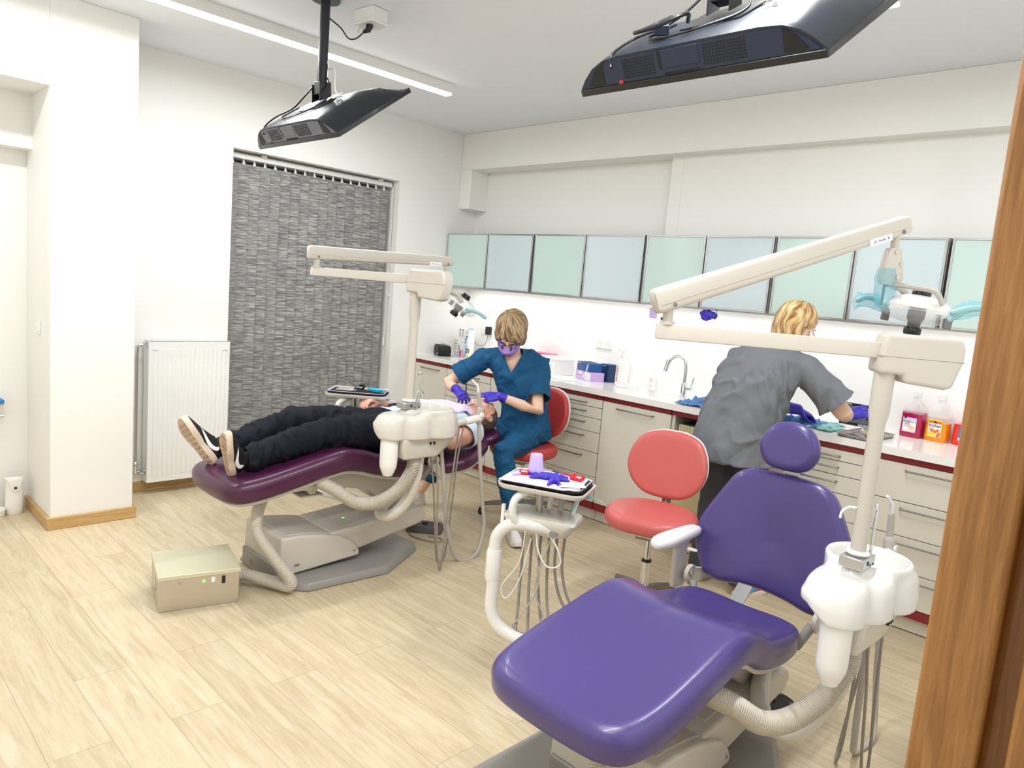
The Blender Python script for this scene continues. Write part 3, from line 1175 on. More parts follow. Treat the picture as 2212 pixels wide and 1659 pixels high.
def dental_chair(label, yc, dz, vinyl, flat, plate, shade):
    T = TR(0, yc, 0)
    U = TR(0, yc, dz)
    t = thing('dental_chair', label, 'dental chair', (2.1, yc, 0), group='dental chairs')
    bl = 'chair_beige'
    # floor plate
    m = MB(T)
    m.prism(plate, 0.0, 0.045, 'z', top=0.955)
    obj('base_plate', m, 'base_grey', t, bevel=0.014, seg=3)
    # base cover
    m = MB(T)
    prof = [(1.745, 0.045), (2.225, 0.072), (2.228, 0.098), (2.205, 0.135), (2.165, 0.172), (2.10, 0.205), (2.0, 0.232), (1.86, 0.252), (1.755, 0.255)]
    m.prism(prof, -0.20, 0.20, 'y')
    bc = obj('base_cover', m, bl, t, bevel=0.016, seg=4)
    m = MB(T).prism([(1.80, 0.256), (1.87, 0.2555), (2.02, 0.234), (2.10, 0.2085), (2.10, 0.19), (1.80, 0.22)], -0.165, 0.17, 'y')
    obj('top_panel', m, 'hose_light', bc, bevel=0.004)
    Mt = frame((1.845, yc - 0.2008, 0.098), (1, 0, 0), (0, -1, 0))
    obj('badge', MB().lathe([(0.022, 0), (0.022, 0.0006), (0.001, 0.0008)], 28, Mt, sx=1.0, sy=0.5), 'hose_light', bc)
    text('badge_text', "a'dec", 0.014, Mt @ TR(0, 0, 0.0012), 'print_black', bc, bold=True)
    obj('screw', MB().cyl((2.19, yc - 0.2, 0.108), (2.19, yc - 0.203, 0.108), 0.006), 'steel', bc)
    m = MB(T).prism([(1.735, 0.0), (1.80, 0.0), (1.80, 0.06), (1.775, 0.10), (1.735, 0.105)], -0.185, 0.19, 'y')
    br = obj('end_bracket', m, 'base_grey', t, bevel=0.006)
    for yy in (0.08, 0.10):
        obj('screw', MB(T).cyl((1.735, yy, 0.045), (1.728, yy, 0.045), 0.006), 'steel', br)
    # lift arm
    m = MB(T)
    m.prism([(2.05, 0.105), (2.235, 0.100), (2.665, 0.165 + dz * 0.1), (2.70, 0.20), (2.70, 0.235), (2.66, 0.258 + dz * 0.2), (2.49, 0.262), (2.05, 0.226)], -0.18, 0.18, 'y')
    la = obj('lift_arm', m, bl, t, bevel=0.014, seg=4)
    obj('arm_top_panel', MB(T).prism([(2.12, 0.238), (2.49, 0.267), (2.62, 0.264), (2.62, 0.24), (2.12, 0.20)], -0.145, 0.145, 'y'), 'hose_light', la, bevel=0.004)
    obj('status_light', MB(T).prism([(2.20, -0.05), (2.215, -0.05), (2.2075, -0.037)], 0.2445, 0.2475, 'z'), 'green_led', la)
    # seat frame
    m = MB(U)
    m.prism([(1.86, 0.455), (2.06, 0.505), (2.60, 0.40), (2.66, 0.33), (2.60, 0.235), (2.46, 0.215), (2.30, 0.33), (1.95, 0.40), (1.80, 0.40)], -0.13, 0.13, 'y')
    obj('seat_frame', m, bl, t, bevel=0.012, seg=3)
    m = MB(U).prism([(1.74, 0.40), (1.96, 0.40), (1.96, 0.475), (1.74, 0.455)], -0.20, -0.02, 'y')
    gb = obj('gear_box', m, bl, t, bevel=0.004)
    for xx in (1.83, 1.872):
        obj('port', MB(U).cyl((xx, -0.2, 0.444), (xx, -0.202, 0.444), 0.009), 'black_plastic', gb)
    obj('limit_plate', MB(U).box(1.87, -0.17, 0.352, 2.0, -0.04, 0.360).cyl((1.94, -0.16, 0.385), (1.94, -0.05, 0.385), 0.028), bl, gb, bevel=0.002)
    # seat cushion: lower legs, knee ridge, dished seat
    X = [1.44, 1.60, 1.80, 1.98, 2.08, 2.18, 2.30, 2.45, 2.64]
    Z = [0.492, 0.515, 0.556, 0.593, 0.602, 0.574, 0.512, 0.476, 0.468]
    if flat:
        Z = [0.492, 0.515, 0.556, 0.593, 0.604, 0.588, 0.552, 0.520, 0.505]

    def warp(x, y, w):
        s = (cosi(X, Z, x + 0.01) - cosi(X, Z, x - 0.01)) / 0.02
        n = math.sqrt(1 + s * s)
        d = 0.0
        if x > 2.02:   # the sides of the seat stand a little proud of its middle
            d = 0.022 * min(1, (x - 2.02) / 0.2) * (min(1.0, (abs(y) / 0.25)) ** 2 - 0.5) * (1 if w > -0.05 else 0)
        return V((x - s / n * w * 0.6, yc + y, cosi(X, Z, x) + dz + w / n + d))
    half = [(2.655, 0.0), (2.652, 0.11), (2.635, 0.18), (2.59, 0.235), (2.50, 0.252), (2.36, 0.258), (2.22, 0.268), (2.08, 0.280), (1.90, 0.286), (1.70, 0.288), (1.58, 0.280), (1.50, 0.258), (1.46, 0.215), (1.443, 0.145), (1.438, 0.0)]
    outl = half + [(x, -y) for (x, y) in half[-2:0:-1]]
    outl = dense(smooth_poly(outl, 224), 170)
    obj('seat_cushion', MB().cushion(outl, 0.115, 0.045, None, warp, 0.006, 12, 0.04), vinyl, t, sharp=180)
    obj('seat_shell', MB().cushion([(2.03 + (x - 2.03) * 0.93, y * 0.88) for x, y in outl], 0.02, 0.006, None, lambda x, y, w: warp(x, y, w - 0.113), 0, 6), bl, t, sharp=180)
    # backrest
    if flat:
        a = math.radians(12)
        o = V((2.70, 0, 0.452))
    else:
        a = math.radians(80)
        o = V((2.735, 0, 0.472))
    ev, ew = V((math.cos(a), 0, math.sin(a))), V((-math.sin(a), 0, math.cos(a)))

    def bk(u, v, w):
        # gently curved across its width
        c = 0.10 * u * u
        return U @ (o + V((0, u, 0)) + ev * v + ew * (w + c * (1 if not flat else 0.6)))
    bh = [(0.0, 0.012), (0.10, 0.004), (0.19, -0.012), (0.255, 0.0), (0.300, 0.065), (0.330, 0.145), (0.325, 0.215), (0.292, 0.295), (0.248, 0.38), (0.205, 0.45), (0.15, 0.482), (0.07, 0.492), (0.0, 0.492)]
    bo = dense(smooth_poly(bh + [(-x, y) for x, y in bh[-2:0:-1]], 216), 150)
    obj('backrest', MB().cushion(bo, 0.075, 0.032, None, bk, 0.010, 10), vinyl, t, sharp=180)
    obj('back_shell', MB().cushion([(x * 0.93, 0.25 + (y - 0.25) * 0.93) for x, y in bo], 0.025, 0.010, None, lambda u, v, w: bk(u, v, w - 0.066), 0, 6), bl, t, sharp=180)
    # headrest
    hv = 0.507 if not flat else 0.505
    hh = [(0.0, 0.0), (0.06, 0.004), (0.10, 0.03), (0.122, 0.08), (0.112, 0.13), (0.085, 0.17), (0.045, 0.192), (0.0, 0.198)]
    ho = dense(smooth_poly(hh + [(-x, y) for x, y in hh[-2:0:-1]], 112), 96)
    hw = 0.028 if not flat else -0.03
    obj('headrest', MB().cushion([(x, y + hv) for x, y in ho], 0.072, 0.034, None, lambda u, v, w: bk(u, v, w + hw + 0.12 * (v - hv) * (1 if flat else 0)), 0.0, 9), vinyl, t, sharp=180)
    m = MB()
    m.rings([[bk(u, v, w) for (u, w) in ((-0.03, -0.085), (0.03, -0.085), (0.03, -0.075), (-0.03, -0.075))] for v in (0.40, 0.60)])
    m.rings([[bk(u, v, w) for (u, w) in ((-0.035, -0.085 + hw), (0.035, -0.085 + hw), (0.03, -0.045 + hw), (-0.03, -0.045 + hw))] for v in (0.58, 0.66)])
    obj('headrest_bar', m, 'steel', t, bevel=0.003)
    # hinges: side plates, centre strap, armrest on the far side
    for sgn in (1, -1):
        y0 = sgn * 0.262
        p = [bk(y0, 0.13, -0.085), bk(y0, 0.02, -0.04), V((2.66, yc + y0, 0.515 + dz)), V((2.628, yc + y0, 0.50 + dz)), V((2.62, yc + y0, 0.465 + dz)), V((2.645, yc + y0, 0.44 + dz)), bk(y0, 0.0, -0.095), bk(y0, 0.10, -0.11)]
        r2 = [q + V((0, sgn * 0.012, 0)) for q in p]
        pl = obj('hinge_plate', MB().rings([p, r2]), bl, t, bevel=0.004)
        c = V((2.655, yc + y0 + sgn * 0.012, 0.485 + dz))
        c0 = V((2.655, yc + y0 + (0.0 if sgn > 0 else -0.012), 0.485 + dz))
        obj('hinge_disc', MB().cyl(c0 + V((0, -0.003, 0)), c0 + V((0, 0.015, 0)), 0.038, n=28), bl, pl, bevel=0.002)
        obj('hinge_bolt', MB().cyl(c0, c0 + V((0, -0.007, 0)), 0.015), 'steel', pl, bevel=0.002)
        for qx, qz in ((0.008, 0.026), (-0.024, 0.010)):
            obj('screw', MB().cyl(c0 + V((qx, 0, qz)), c0 + V((qx, -0.0045, qz)), 0.004), 'grey_plastic', pl)
        # arm under the shell that carries the plate
        obj('support_arm', MB(U).tube([(2.655, sgn * 0.25, 0.46), (2.62, sgn * 0.22, 0.38), (2.58, sgn * 0.12, 0.34)], 0.018, 12), 'base_grey', t)
    q = [(2.60, 0.385), (2.608, 0.38)]
    s0 = bk(0.06, 0.10, -0.082)
    obj('centre_strap', MB().rings([[V((xx, yc + yy, zz)) for (xx, yy, zz) in ((s0.x - 0.004, 0.035, s0.z), (s0.x + 0.004, 0.035, s0.z), (s0.x + 0.004, 0.095, s0.z), (s0.x - 0.004, 0.095, s0.z))],
                                    [V((xx, yc + yy, zz)) for (xx, yy, zz) in ((2.60, 0.03, 0.375 + dz), (2.61, 0.03, 0.372 + dz), (2.61, 0.09, 0.372 + dz), (2.60, 0.09, 0.375 + dz))]]), 'aluminium', t)
    # armrest
    A = MB(U)
    A.prism([(2.585, 0.425), (2.665, 0.42), (2.66, 0.60), (2.70, 0.622), (2.54, 0.632), (2.585, 0.59)], 0.292, 0.325, 'y')
    obj('armrest_post', A, bl, t, bevel=0.012, seg=3)
    ao = dense(smooth_poly([(2.42, 0.275), (2.50, 0.262), (2.62, 0.27), (2.74, 0.285), (2.755, 0.31), (2.74, 0.345), (2.62, 0.352), (2.50, 0.352), (2.43, 0.335), (2.41, 0.305)], 80), 64)
    obj('armrest_pad', MB().cushion(ao, 0.042, 0.02, None, lambda u, v, w: V((u, yc + v, 0.668 + dz + w - 0.05 * (u - 2.58) ** 2)), 0.0, 5), 'chair_white', t, sharp=180)
    return t


plate_a = [(1.30, 0.10), (1.42, 0.33), (1.50, 0.375), (2.30, 0.375), (2.66, 0.17), (2.67, 0.12), (2.67, -0.12), (2.66, -0.17), (2.31, -0.37), (1.84, -0.34), (1.745, -0.20), (1.60, -0.16), (1.34, -0.14)]
plate_b = [(1.745, 0.25), (1.84, 0.34), (2.31, 0.37), (2.66, 0.17), (2.67, 0.12), (2.67, -0.12), (2.66, -0.17), (2.31, -0.37), (1.84, -0.34), (1.745, -0.25)]
YA, YB, DB = 1.19, 3.44, 0.09
dental_chair('empty dental chair upholstered in violet vinyl in the foreground', YA, 0.0, 'purple_vinyl', False, plate_a, 0)
dental_chair('reclined dental chair in dark plum vinyl on which the patient lies', YB, DB, 'plum_vinyl', True, plate_b, 1)


# ------------------------------------------------------------------ cuspidor and assistant arm, one per chair
def cuspidor(label, yc, dz, body_mat):
    px, py = 2.28, yc - 0.485
    U = TR(px, py, dz)
    t = thing('cuspidor', label, 'cuspidor', (px, py, 0.3 + dz), group='cuspidor units')
    # glossy bulbous cover: fused lobes, then the bowl is sunk into it
    m = MB(U)
    bx, by = 0.152, 0.012
    ol = smooth_poly([(-0.178, 0.03), (-0.160, -0.045), (-0.108, -0.076), (-0.062, -0.074), (-0.02, -0.102), (0.04, -0.112), (0.088, -0.104), (0.135, -0.130), (0.20, -0.135), (0.245, -0.110), (0.282, -0.080), (0.302, -0.03), (0.295, 0.05), (0.26, 0.108), (0.20, 0.145), (0.12, 0.138), (0.03, 0.115), (-0.06, 0.118), (-0.145, 0.095)], 152)

    def orr(z, k, top=0):
        return [V((0.06 + (x - 0.06) * k, y * k + 0.01 * (1 - k), z + 0.018 * max(0.0, min(1.0, (x + 0.02) / 0.12)) * top)) for x, y in ol]
    m.rings([orr(0.703, 0.95), orr(0.711, 1.0), orr(0.755, 1.0), orr(0.790, 0.965, 1), orr(0.815, 0.90, 1), orr(0.830, 0.78, 1), orr(0.836, 0.5, 1), orr(0.837, 0.1, 1)])
    m.lathe([(0.001, 0.76), (0.110, 0.76), (0.128, 0.81), (0.131, 0.845), (0.124, 0.857), (0.001, 0.857)], 36, TR(bx, by, 0))
    m.lathe([(0.001, 0.80), (0.042, 0.80), (0.042, 0.85), (0.036, 0.858), (0.001, 0.858)], 24)
    bm = bake(m, 0.006, 10)
    for v in bm.verts:
        lx, ly, lz = v.co.x - px - bx, v.co.y - py - by, v.co.z - dz
        if lz < 0.708:
            v.co.z = 0.708 + dz
        if v.co.x - px < 0.08 and lz < 0.79:   # the lobe over the bottle is shallower
            v.co.z += 0.045 * max(0.0, min(1.0, (v.co.y - py - 0.0) / 0.07)) * max(0.0, min(1.0, (0.79 - lz) / 0.07)) * max(0.0, min(1.0, (0.08 - (v.co.x - px)) / 0.06))
        r = math.hypot(lx, ly * 1.05)
        if r < 0.119 and lz > 0.79 and math.hypot(v.co.x - px, v.co.y - py) > 0.048:
            d = 0.105 * (1 - (r / 0.119) ** 6)
            v.co.z = 0.855 + dz - d
    bmesh.ops.smooth_vert(bm, verts=bm.verts, factor=0.5, use_axis_x=True, use_axis_y=True, use_axis_z=True)
    bmobj('cover', bm, body_mat, t)
    # housing below
    m = MB(U)
    lo = [(-0.05, -0.055), (0.16, -0.06), (0.20, -0.03), (0.20, 0.05), (0.15, 0.065), (-0.04, 0.06)]
    hi = [(-0.075, -0.075), (0.22, -0.09), (0.325, -0.04), (0.325, 0.06), (0.20, 0.09), (-0.07, 0.075)]
    mid = [(-0.065, -0.068), (0.20, -0.078), (0.28, -0.035), (0.28, 0.055), (0.18, 0.08), (-0.06, 0.07)]
    m.rings([[V((x, y, 0.595)) for x, y in lo], [V((x, y, 0.655)) for x, y in mid], [V((x, y, 0.715)) for x, y in hi]])
    h = obj('housing', m, 'chair_beige_light', t, bevel=0.014, seg=3)
    for xx in (0.09, 0.115):
        obj('toggle', MB(U).box(xx, -0.092, 0.672, xx + 0.004, -0.082, 0.688).box(xx - 0.003, -0.094, 0.68, xx + 0.007, -0.09, 0.684), 'black_plastic', h)
    # silver clamp and white ring at the foot of the lamp post
    m = MB(U).box(-0.052, -0.036, 0.858, 0.018, 0.034, 0.892).box(0.021, -0.036, 0.858, 0.052, 0.034, 0.892)
    cl = obj('clamp', MB(U).box(-0.052, -0.036, 0.858, 0.052, 0.034, 0.892), 'aluminium', t, bevel=0.003)
    obj('bolt', MB(U).cyl((-0.01, -0.036, 0.876), (-0.01, -0.0375, 0.876), 0.007), 'print_dark', cl)
    obj('bolt', MB(U).cyl((0.012, -0.036, 0.866), (0.012, -0.0375, 0.866), 0.0035), 'print_dark', cl)
    obj('bolt', MB(U).cyl((0.036, -0.036, 0.866), (0.036, -0.0375, 0.866), 0.0035), 'print_dark', cl)
    obj('ring', MB(U).lathe([(0.024, 0.892), (0.032, 0.893), (0.035, 0.899), (0.032, 0.905), (0.024, 0.907)], 28), 'white_gloss', t)
    # rinse spouts
    obj('bowl_spout', MB(U).tube(spline([(0.075, 0.03, 0.86), (0.075, 0.03, 0.92), (0.085, 0.03, 0.94), (0.105, 0.028, 0.942), (0.118, 0.026, 0.925)], 6), 0.0045, 10), 'chrome', t)
    obj('cup_spout', MB(U).tube(spline([(0.05, -0.02, 0.86), (0.052, -0.02, 0.98), (0.058, -0.02, 1.03), (0.05, -0.02, 1.045), (0.035, -0.022, 1.035)], 6), 0.0045, 10), 'chrome', t)
    # water bottle
    m = MB(U).lathe([(0.002, 0.752), (0.034, 0.750), (0.043, 0.738), (0.0455, 0.715), (0.0455, 0.585), (0.043, 0.562), (0.032, 0.532), (0.028, 0.526), (0.026, 0.518), (0.012, 0.512), (0.001, 0.511)], 32, TR(-0.112, -0.008, 0))
    obj('water_bottle', m, 'white_plastic', t)
    # carrying tube and corrugated umbilical
    obj('support_tube', MB(U).tube(spline([(0.27, 0.35, 0.30), (0.10, 0.28, 0.26), (0.0, 0.19, 0.235), (0.02, 0.11, 0.25), (0.07, 0.06, 0.33), (0.09, 0.02, 0.45), (0.10, 0.01, 0.61)], 8), 0.031, 18), 'chair_beige_light', t)
    corrugated([(0.06 + px, py, 0.60 + dz), (0.05 + px, py + 0.0, 0.52 + dz), (0.0 + px, py + 0.03, 0.42 + dz), (-0.09 + px, py + 0.09, 0.345 + dz), (-0.19 + px, py + 0.14, 0.345 + dz), (-0.27 + px, py + 0.20, 0.40 + dz), (-0.34 + px, py + 0.27, 0.445 + dz)], 0.037, 'corrugated_hose', 'hose_beige', t)
    # assistant arm: rail, holder, suction handpiece and its hoses
    m = MB(U).tube([(0.31, -0.01, 0.752), (0.48, 0.045, 0.752)], 0.019, 16)
    ar = obj('instrument_arm', m, 'chair_beige_light', t)
    obj('sleeve', MB(U).tube([(0.42, 0.025, 0.752), (0.575, 0.075, 0.752)], [0.0215, 0.0225], 16), 'white_plastic', ar)
    hx, hy = 0.578, 0.078
    m = MB(U)
    m.capsule([(hx + 0.002, hy, 0.725), (hx - 0.002, hy, 0.83), (hx - 0.02, hy, 0.90)], [0.017, 0.013, 0.012], 12)
    m.capsule([(hx, hy - 0.004, 0.745), (hx, hy - 0.004, 0.80)], [0.022, 0.022], 14)
    hv = obj('suction_handpiece', m, 'hose_light', t)
    obj('suction_tip', MB(U).capsule([(hx - 0.02, hy, 0.905), (hx - 0.032, hy, 0.945), (hx - 0.062, hy + 0.01, 0.972)], [0.009, 0.0075, 0.006], 10), 'white_gloss', hv)
    obj('valve_ring', MB(U).tube([(hx, hy - 0.03, 0.775), (hx, hy - 0.022, 0.775)], [0.013, 0.016], 16), 'white_gloss', hv)
    g = 0.006 - dz

    def hose(name, pts, r, mm):
        obj(name, MB(U).tube(spline(pts, 8), r, 10), mm, t)
    hose('suction_hose', [(hx + 0.002, hy, 0.73), (hx + 0.03, hy - 0.005, 0.50), (hx + 0.07, hy - 0.01, 0.25), (hx + 0.09, hy - 0.02, 0.08), (hx + 0.02, hy - 0.04, g + 0.014), (0.46, 0.05, g + 0.014), (0.36, 0.03, 0.12), (0.31, 0.02, 0.32), (0.27, 0.01, 0.5), (0.24, 0.0, 0.62)], 0.0115, 'hose_light')
    hose('ejector_hose', [(0.36, 0.0, 0.74), (0.34, -0.01, 0.60), (0.30, -0.03, 0.35), (0.27, -0.05, 0.12), (0.25, -0.05, g + 0.02), (0.22, -0.04, 0.14), (0.22, -0.02, 0.4), (0.20, 0.0, 0.63)], 0.005, 'hose_grey')
    hose('ejector_hose', [(0.42, 0.03, 0.73), (0.40, 0.04, 0.52), (0.41, 0.07, 0.25), (0.40, 0.09, g + 0.03), (0.33, 0.07, g + 0.02), (0.27, 0.04, 0.15), (0.22, 0.02, 0.42), (0.17, 0.01, 0.62)], 0.005, 'hose_grey')
    return t


cuspidor('glossy white cuspidor with bowl and water bottle beside the empty violet chair', YA, 0.0, 'chair_white')
cuspidor('beige cuspidor with bowl and water bottle in front of the lying patient', YB, DB, 'chair_beige_light')


# ------------------------------------------------------------------ operating lights
def dental_light(label, base, elbow, tip, hd, tilt, films):
    """base: foot of the post; elbow and tip: ends of the two arms; hd: horizontal direction of the lamp head"""
    bx, by, bz = base
    t = thing('dental_light', label, 'dental light', base, group='dental operating lights')
    zt = elbow[2]
    Pm = TR(bx, by, 0)
    m = MB(Pm).lathe([(0.0225, bz), (0.0225, zt - 0.215), (0.029, zt - 0.18), (0.029, zt - 0.06)], 28)
    obj('post', m, 'chair_beige', t, sharp=60)
    if films:
        obj('post_hook', MB().tube(spline([(bx - 0.015, by + 0.018, 1.035), (bx - 0.03, by + 0.035, 1.035), (bx - 0.042, by + 0.048, 1.02), (bx - 0.044, by + 0.050, 1.0)], 5), 0.004, 8), 'white_plastic', t)
    d = V((elbow[0] - bx, elbow[1] - by, 0)).normalized()
    L = V((elbow[0] - bx, elbow[1] - by, 0)).length
    F1 = frame((bx, by, zt), d)
    # transformer box, stepped underneath
    m = MB(F1)
    m.prism([(0.028, 0.025), (0.036, -0.008), (0.036, -0.062), (-0.035, -0.062), (-0.04, -0.085), (-0.155, -0.095), (-0.175, -0.088), (-0.197, -0.01), (-0.197, 0.025), (-0.185, 0.055), (0.02, 0.055)], -0.043, 0.043, 'y')
    bxo = obj('transformer_box', m, 'chair_beige', t, bevel=0.012, seg=4)
    obj('seam', MB(F1).prism([(0.037, -0.012), (0.037, -0.0105), (-0.196, -0.0115), (-0.196, -0.013)], -0.0434, 0.0434, 'y'), 'hose_grey', bxo)
    m = MB(F1)
    m.prism([(-0.022, -0.020), (-0.022, 0.0), (-0.016, 0.026), (0.016, 0.026), (0.022, 0.0), (0.022, -0.020)], 0.02, L + 0.03, 'x')
    obj('lower_arm', m, 'chair_beige', t, bevel=0.003)
    E_ = V(elbow)
    m = MB().cyl(E_ + V((0, 0, 0.024)), E_ + V((0, 0, 0.034)), 0.022).cyl(E_ + V((0, 0, 0.03)), E_ + V((0, 0, 0.085)), 0.0155)
    obj('elbow_post', m, 'chair_beige', t)
    obj('elbow_screw', MB().cyl(E_ + d * 0.014 + V((0, 0, 0.04)), E_ + d * 0.02 + V((0, 0, 0.04)), 0.004), 'print_dark', t)
    A0 = E_ + V((0, 0, 0.105))
    A1 = V(tip)
    dd = (A1 - A0).normalized()
    F2 = frame(A0, dd)
    LL = (A1 - A0).length
    rs = []
    for x, s in ((-0.052, 0.80), (-0.047, 0.95), (-0.035, 1.0), (LL * 0.5, 0.88), (LL + 0.02, 0.74), (LL + 0.03, 0.70), (LL + 0.034, 0.55)):
        rs.append([F2 @ V((x, yy * (0.72 + 0.28 * s), zz * s)) for yy, zz in rrect(-0.026, -0.038, 0.026, 0.038, 0.014, 4)])
    ua = obj('upper_arm', MB().rings(rs), 'chair_beige', t, sharp=50)
    obj('arm_seam', MB().rings([[F2 @ V((x, yy, z * s)) for yy, z in ((-0.0264 * (0.72 + .28 * s), -0.014), (-0.0264 * (0.72 + .28 * s), -0.013), (0.0264 * (0.72 + .28 * s), -0.013), (0.0264 * (0.72 + .28 * s), -0.014))] for x, s in ((-0.04, 1.0), (LL + 0.015, 0.745))]), 'hose_grey', ua)
    for x in (0.0, LL):
        k = 1.0 if x == 0 else 0.8
        for sg in (-1, 1):
            obj('arm_pin', MB(F2).cyl((x, sg * 0.0262 * (0.72 + .28 * k), -0.022 * k), (x, sg * 0.0275 * (0.72 + .28 * k), -0.022 * k), 0.0065), 'grey_plastic', ua)
    # information sticker under the arm near the head
    obj('sticker', MB(F2).box(LL - 0.125, -0.0275 * .95, -0.031, LL - 0.045, -0.0215, -0.010), 'paper', ua)
    text('sticker_text', 'CE  A-dec  8', 0.011, frame(F2 @ V((LL - 0.085, -0.0277 * .95, -0.021)), dd, -F2.col[1].to_3d()), 'print_dark', ua)
    # head: x = hd, z up
    H = frame(A1 + V((0, 0, -0.03)), V(hd).normalized())
    m = MB(H).cyl((0, 0, 0.0), (0, 0, -0.045), 0.013)
    nk = obj('head_neck', m, 'chair_beige', t)
    m = MB(H)
    m.rings([[V((x, y, z)) for x, y in q] for z, q in ((-0.038, rrect(-0.022, -0.018, 0.018, 0.018, 0.006, 3)), (-0.06, rrect(-0.028, -0.02, 0.022, 0.02, 0.008, 3)), (-0.13, rrect(-0.036, -0.02, 0.036, 0.02, 0.008, 3)), (-0.152, rrect(-0.03, -0.018, 0.03, 0.018, 0.008, 3)))])
    hb = obj('head_block', m, 'chair_beige', t, sharp=40)
    for x, z in ((0.0, -0.05), (0.02, -0.085), (0.014, -0.128)):
        for sg in (-1, 1):
            obj('screw', MB(H).cyl((x, sg * 0.0195, z), (x, sg * 0.0225, z), 0.0065), 'steel', hb)
    obj('switch_lever', MB(H).capsule([(-0.014, 0, -0.155), (-0.016, 0, -0.215)], [0.0045, 0.0042], 8), 'grey_plastic', hb)
    # yoke
    m = MB(H)
    for sg in (-1, 1):
        m.tube(spline([(0.0, sg * 0.005, -0.15), (0.045, sg * 0.05, -0.155), (0.10, sg * 0.085, -0.165), (0.125, sg * 0.097, -0.205)], 8), [0.014] * 25, 10, flat=0.6)
    obj('yoke', m, 'hose_light', t)
    R = H @ TR(0.105, 0, -0.222) @ RY(tilt) @ Matrix.Scale(1.08, 4)
    # reflector: opaque crown, clear rim and shield
    m = MB(R).lathe([(0.001, 0.042), (0.035, 0.040), (0.065, 0.029), (0.084, 0.012), (0.088, 0.0)], 36, sx=1.15, sy=0.95)
    rf = obj('reflector', m, 'white_gloss', t, sharp=60)
    m = MB(R).lathe([(0.088, 0.004), (0.095, 0.0), (0.094, -0.006), (0.080, -0.024), (0.055, -0.037), (0.025, -0.044), (0.001, -0.046)], 36, sx=1.15, sy=0.95)
    obj('shield', m, 'clear_dome', rf, sharp=60)
    obj('focus_block', MB(R).lathe([(0.001, 0.068), (0.022, 0.066), (0.026, 0.05), (0.026, 0.034), (0.001, 0.034)], 20), 'black_plastic', rf)
    m = MB(R).lathe([(0.024, -0.002), (0.024, -0.026), (0.018, -0.038), (0.017, -0.056)], 20)
    obj('bulb_holder', m, 'mid_grey', rf)
    obj('bulb_knob', MB(R).lathe([(0.001, -0.054), (0.022, -0.054), (0.024, -0.058), (0.024, -0.072), (0.021, -0.076), (0.001, -0.076)], 24), 'black_plastic', rf)
    for sg in (-1, 1):
        # near handle reaches to the right of the shield, the far one to its left
        hp = [(0.055, -0.085, 0.004), (0.085, -0.098, 0.020), (0.125, -0.100, 0.030), (0.162, -0.092, 0.030)] if sg < 0 else [(-0.060, 0.070, -0.002), (-0.085, 0.085, 0.012), (-0.115, 0.09, 0.014), (-0.140, 0.085, 0.000)]
        m = MB(R).capsule(spline(hp, 6), [0.0095 if sg < 0 else 0.008] * 19, 10)
        c = (0.05, -0.078, -0.018) if sg < 0 else (-0.055, 0.068, -0.015)
        m.capsule([c, hp[1]], [0.009, 0.008], 8)
        hn = obj('handle', m, 'aqua', rf)
        obj('handle_clip', MB(R).box(c[0] - 0.011, c[1] - 0.006, -0.045, c[0] + 0.011, c[1] + 0.006, -0.016), 'grey_plastic', hn, bevel=0.002)
        if films:
            k = MB(R)
            rr = []
            for q in range(6):
                t = q / 5
                P_ = V(hp[0]).lerp(V(hp[3]), t * 1.15 - 0.05) + V((0, 0, 0.012 * math.sin(t * PI)))
                w_ = (0.015, 0.021, 0.024, 0.022, 0.02, 0.026)[q]
                rr.append([P_ + V((0.004 * math.sin(a * 3 + q), w_ * 0.55 * math.cos(a), w_ * math.sin(a) - 0.004 + 0.004 * math.sin(a * 5 + q))) for a in [2 * PI * u / 14 for u in range(14)]])
            k.rings(rr, cap=False)
            obj('barrier_film', k, 'aqua_film', hn)
    if films:
        k = MB(H)
        rr = []
        for z, w_, xo in ((-0.10, 0.030, -0.01), (-0.135, 0.036, -0.012), (-0.165, 0.034, -0.01), (-0.20, 0.026, -0.012), (-0.225, 0.020, -0.014)):
            rr.append([V((xo + w_ * math.cos(a) + 0.004 * math.sin(5 * a + z * 80), 0.8 * w_ * math.sin(a), z)) for a in [2 * PI * q / 16 for q in range(16)]])
        k.rings(rr, cap=False)
        obj('barrier_film', k, 'aqua_film', hb)
    return t


dental_light('operating light on a post over the empty violet chair, its arm raised', (2.28, YA - 0.485, 0.895), (1.87, 1.20, 1.510), (2.50, 0.80, 1.895), (0.72, -0.69, 0), math.radians(6), True)
dental_light('operating light on a post above the patient, its arms nearly level', (2.28, YB - 0.485, 0.985), (2.10, 3.62, 1.605), (2.88, 3.45, 1.735), (0.66, -0.75, 0), math.radians(32), False)


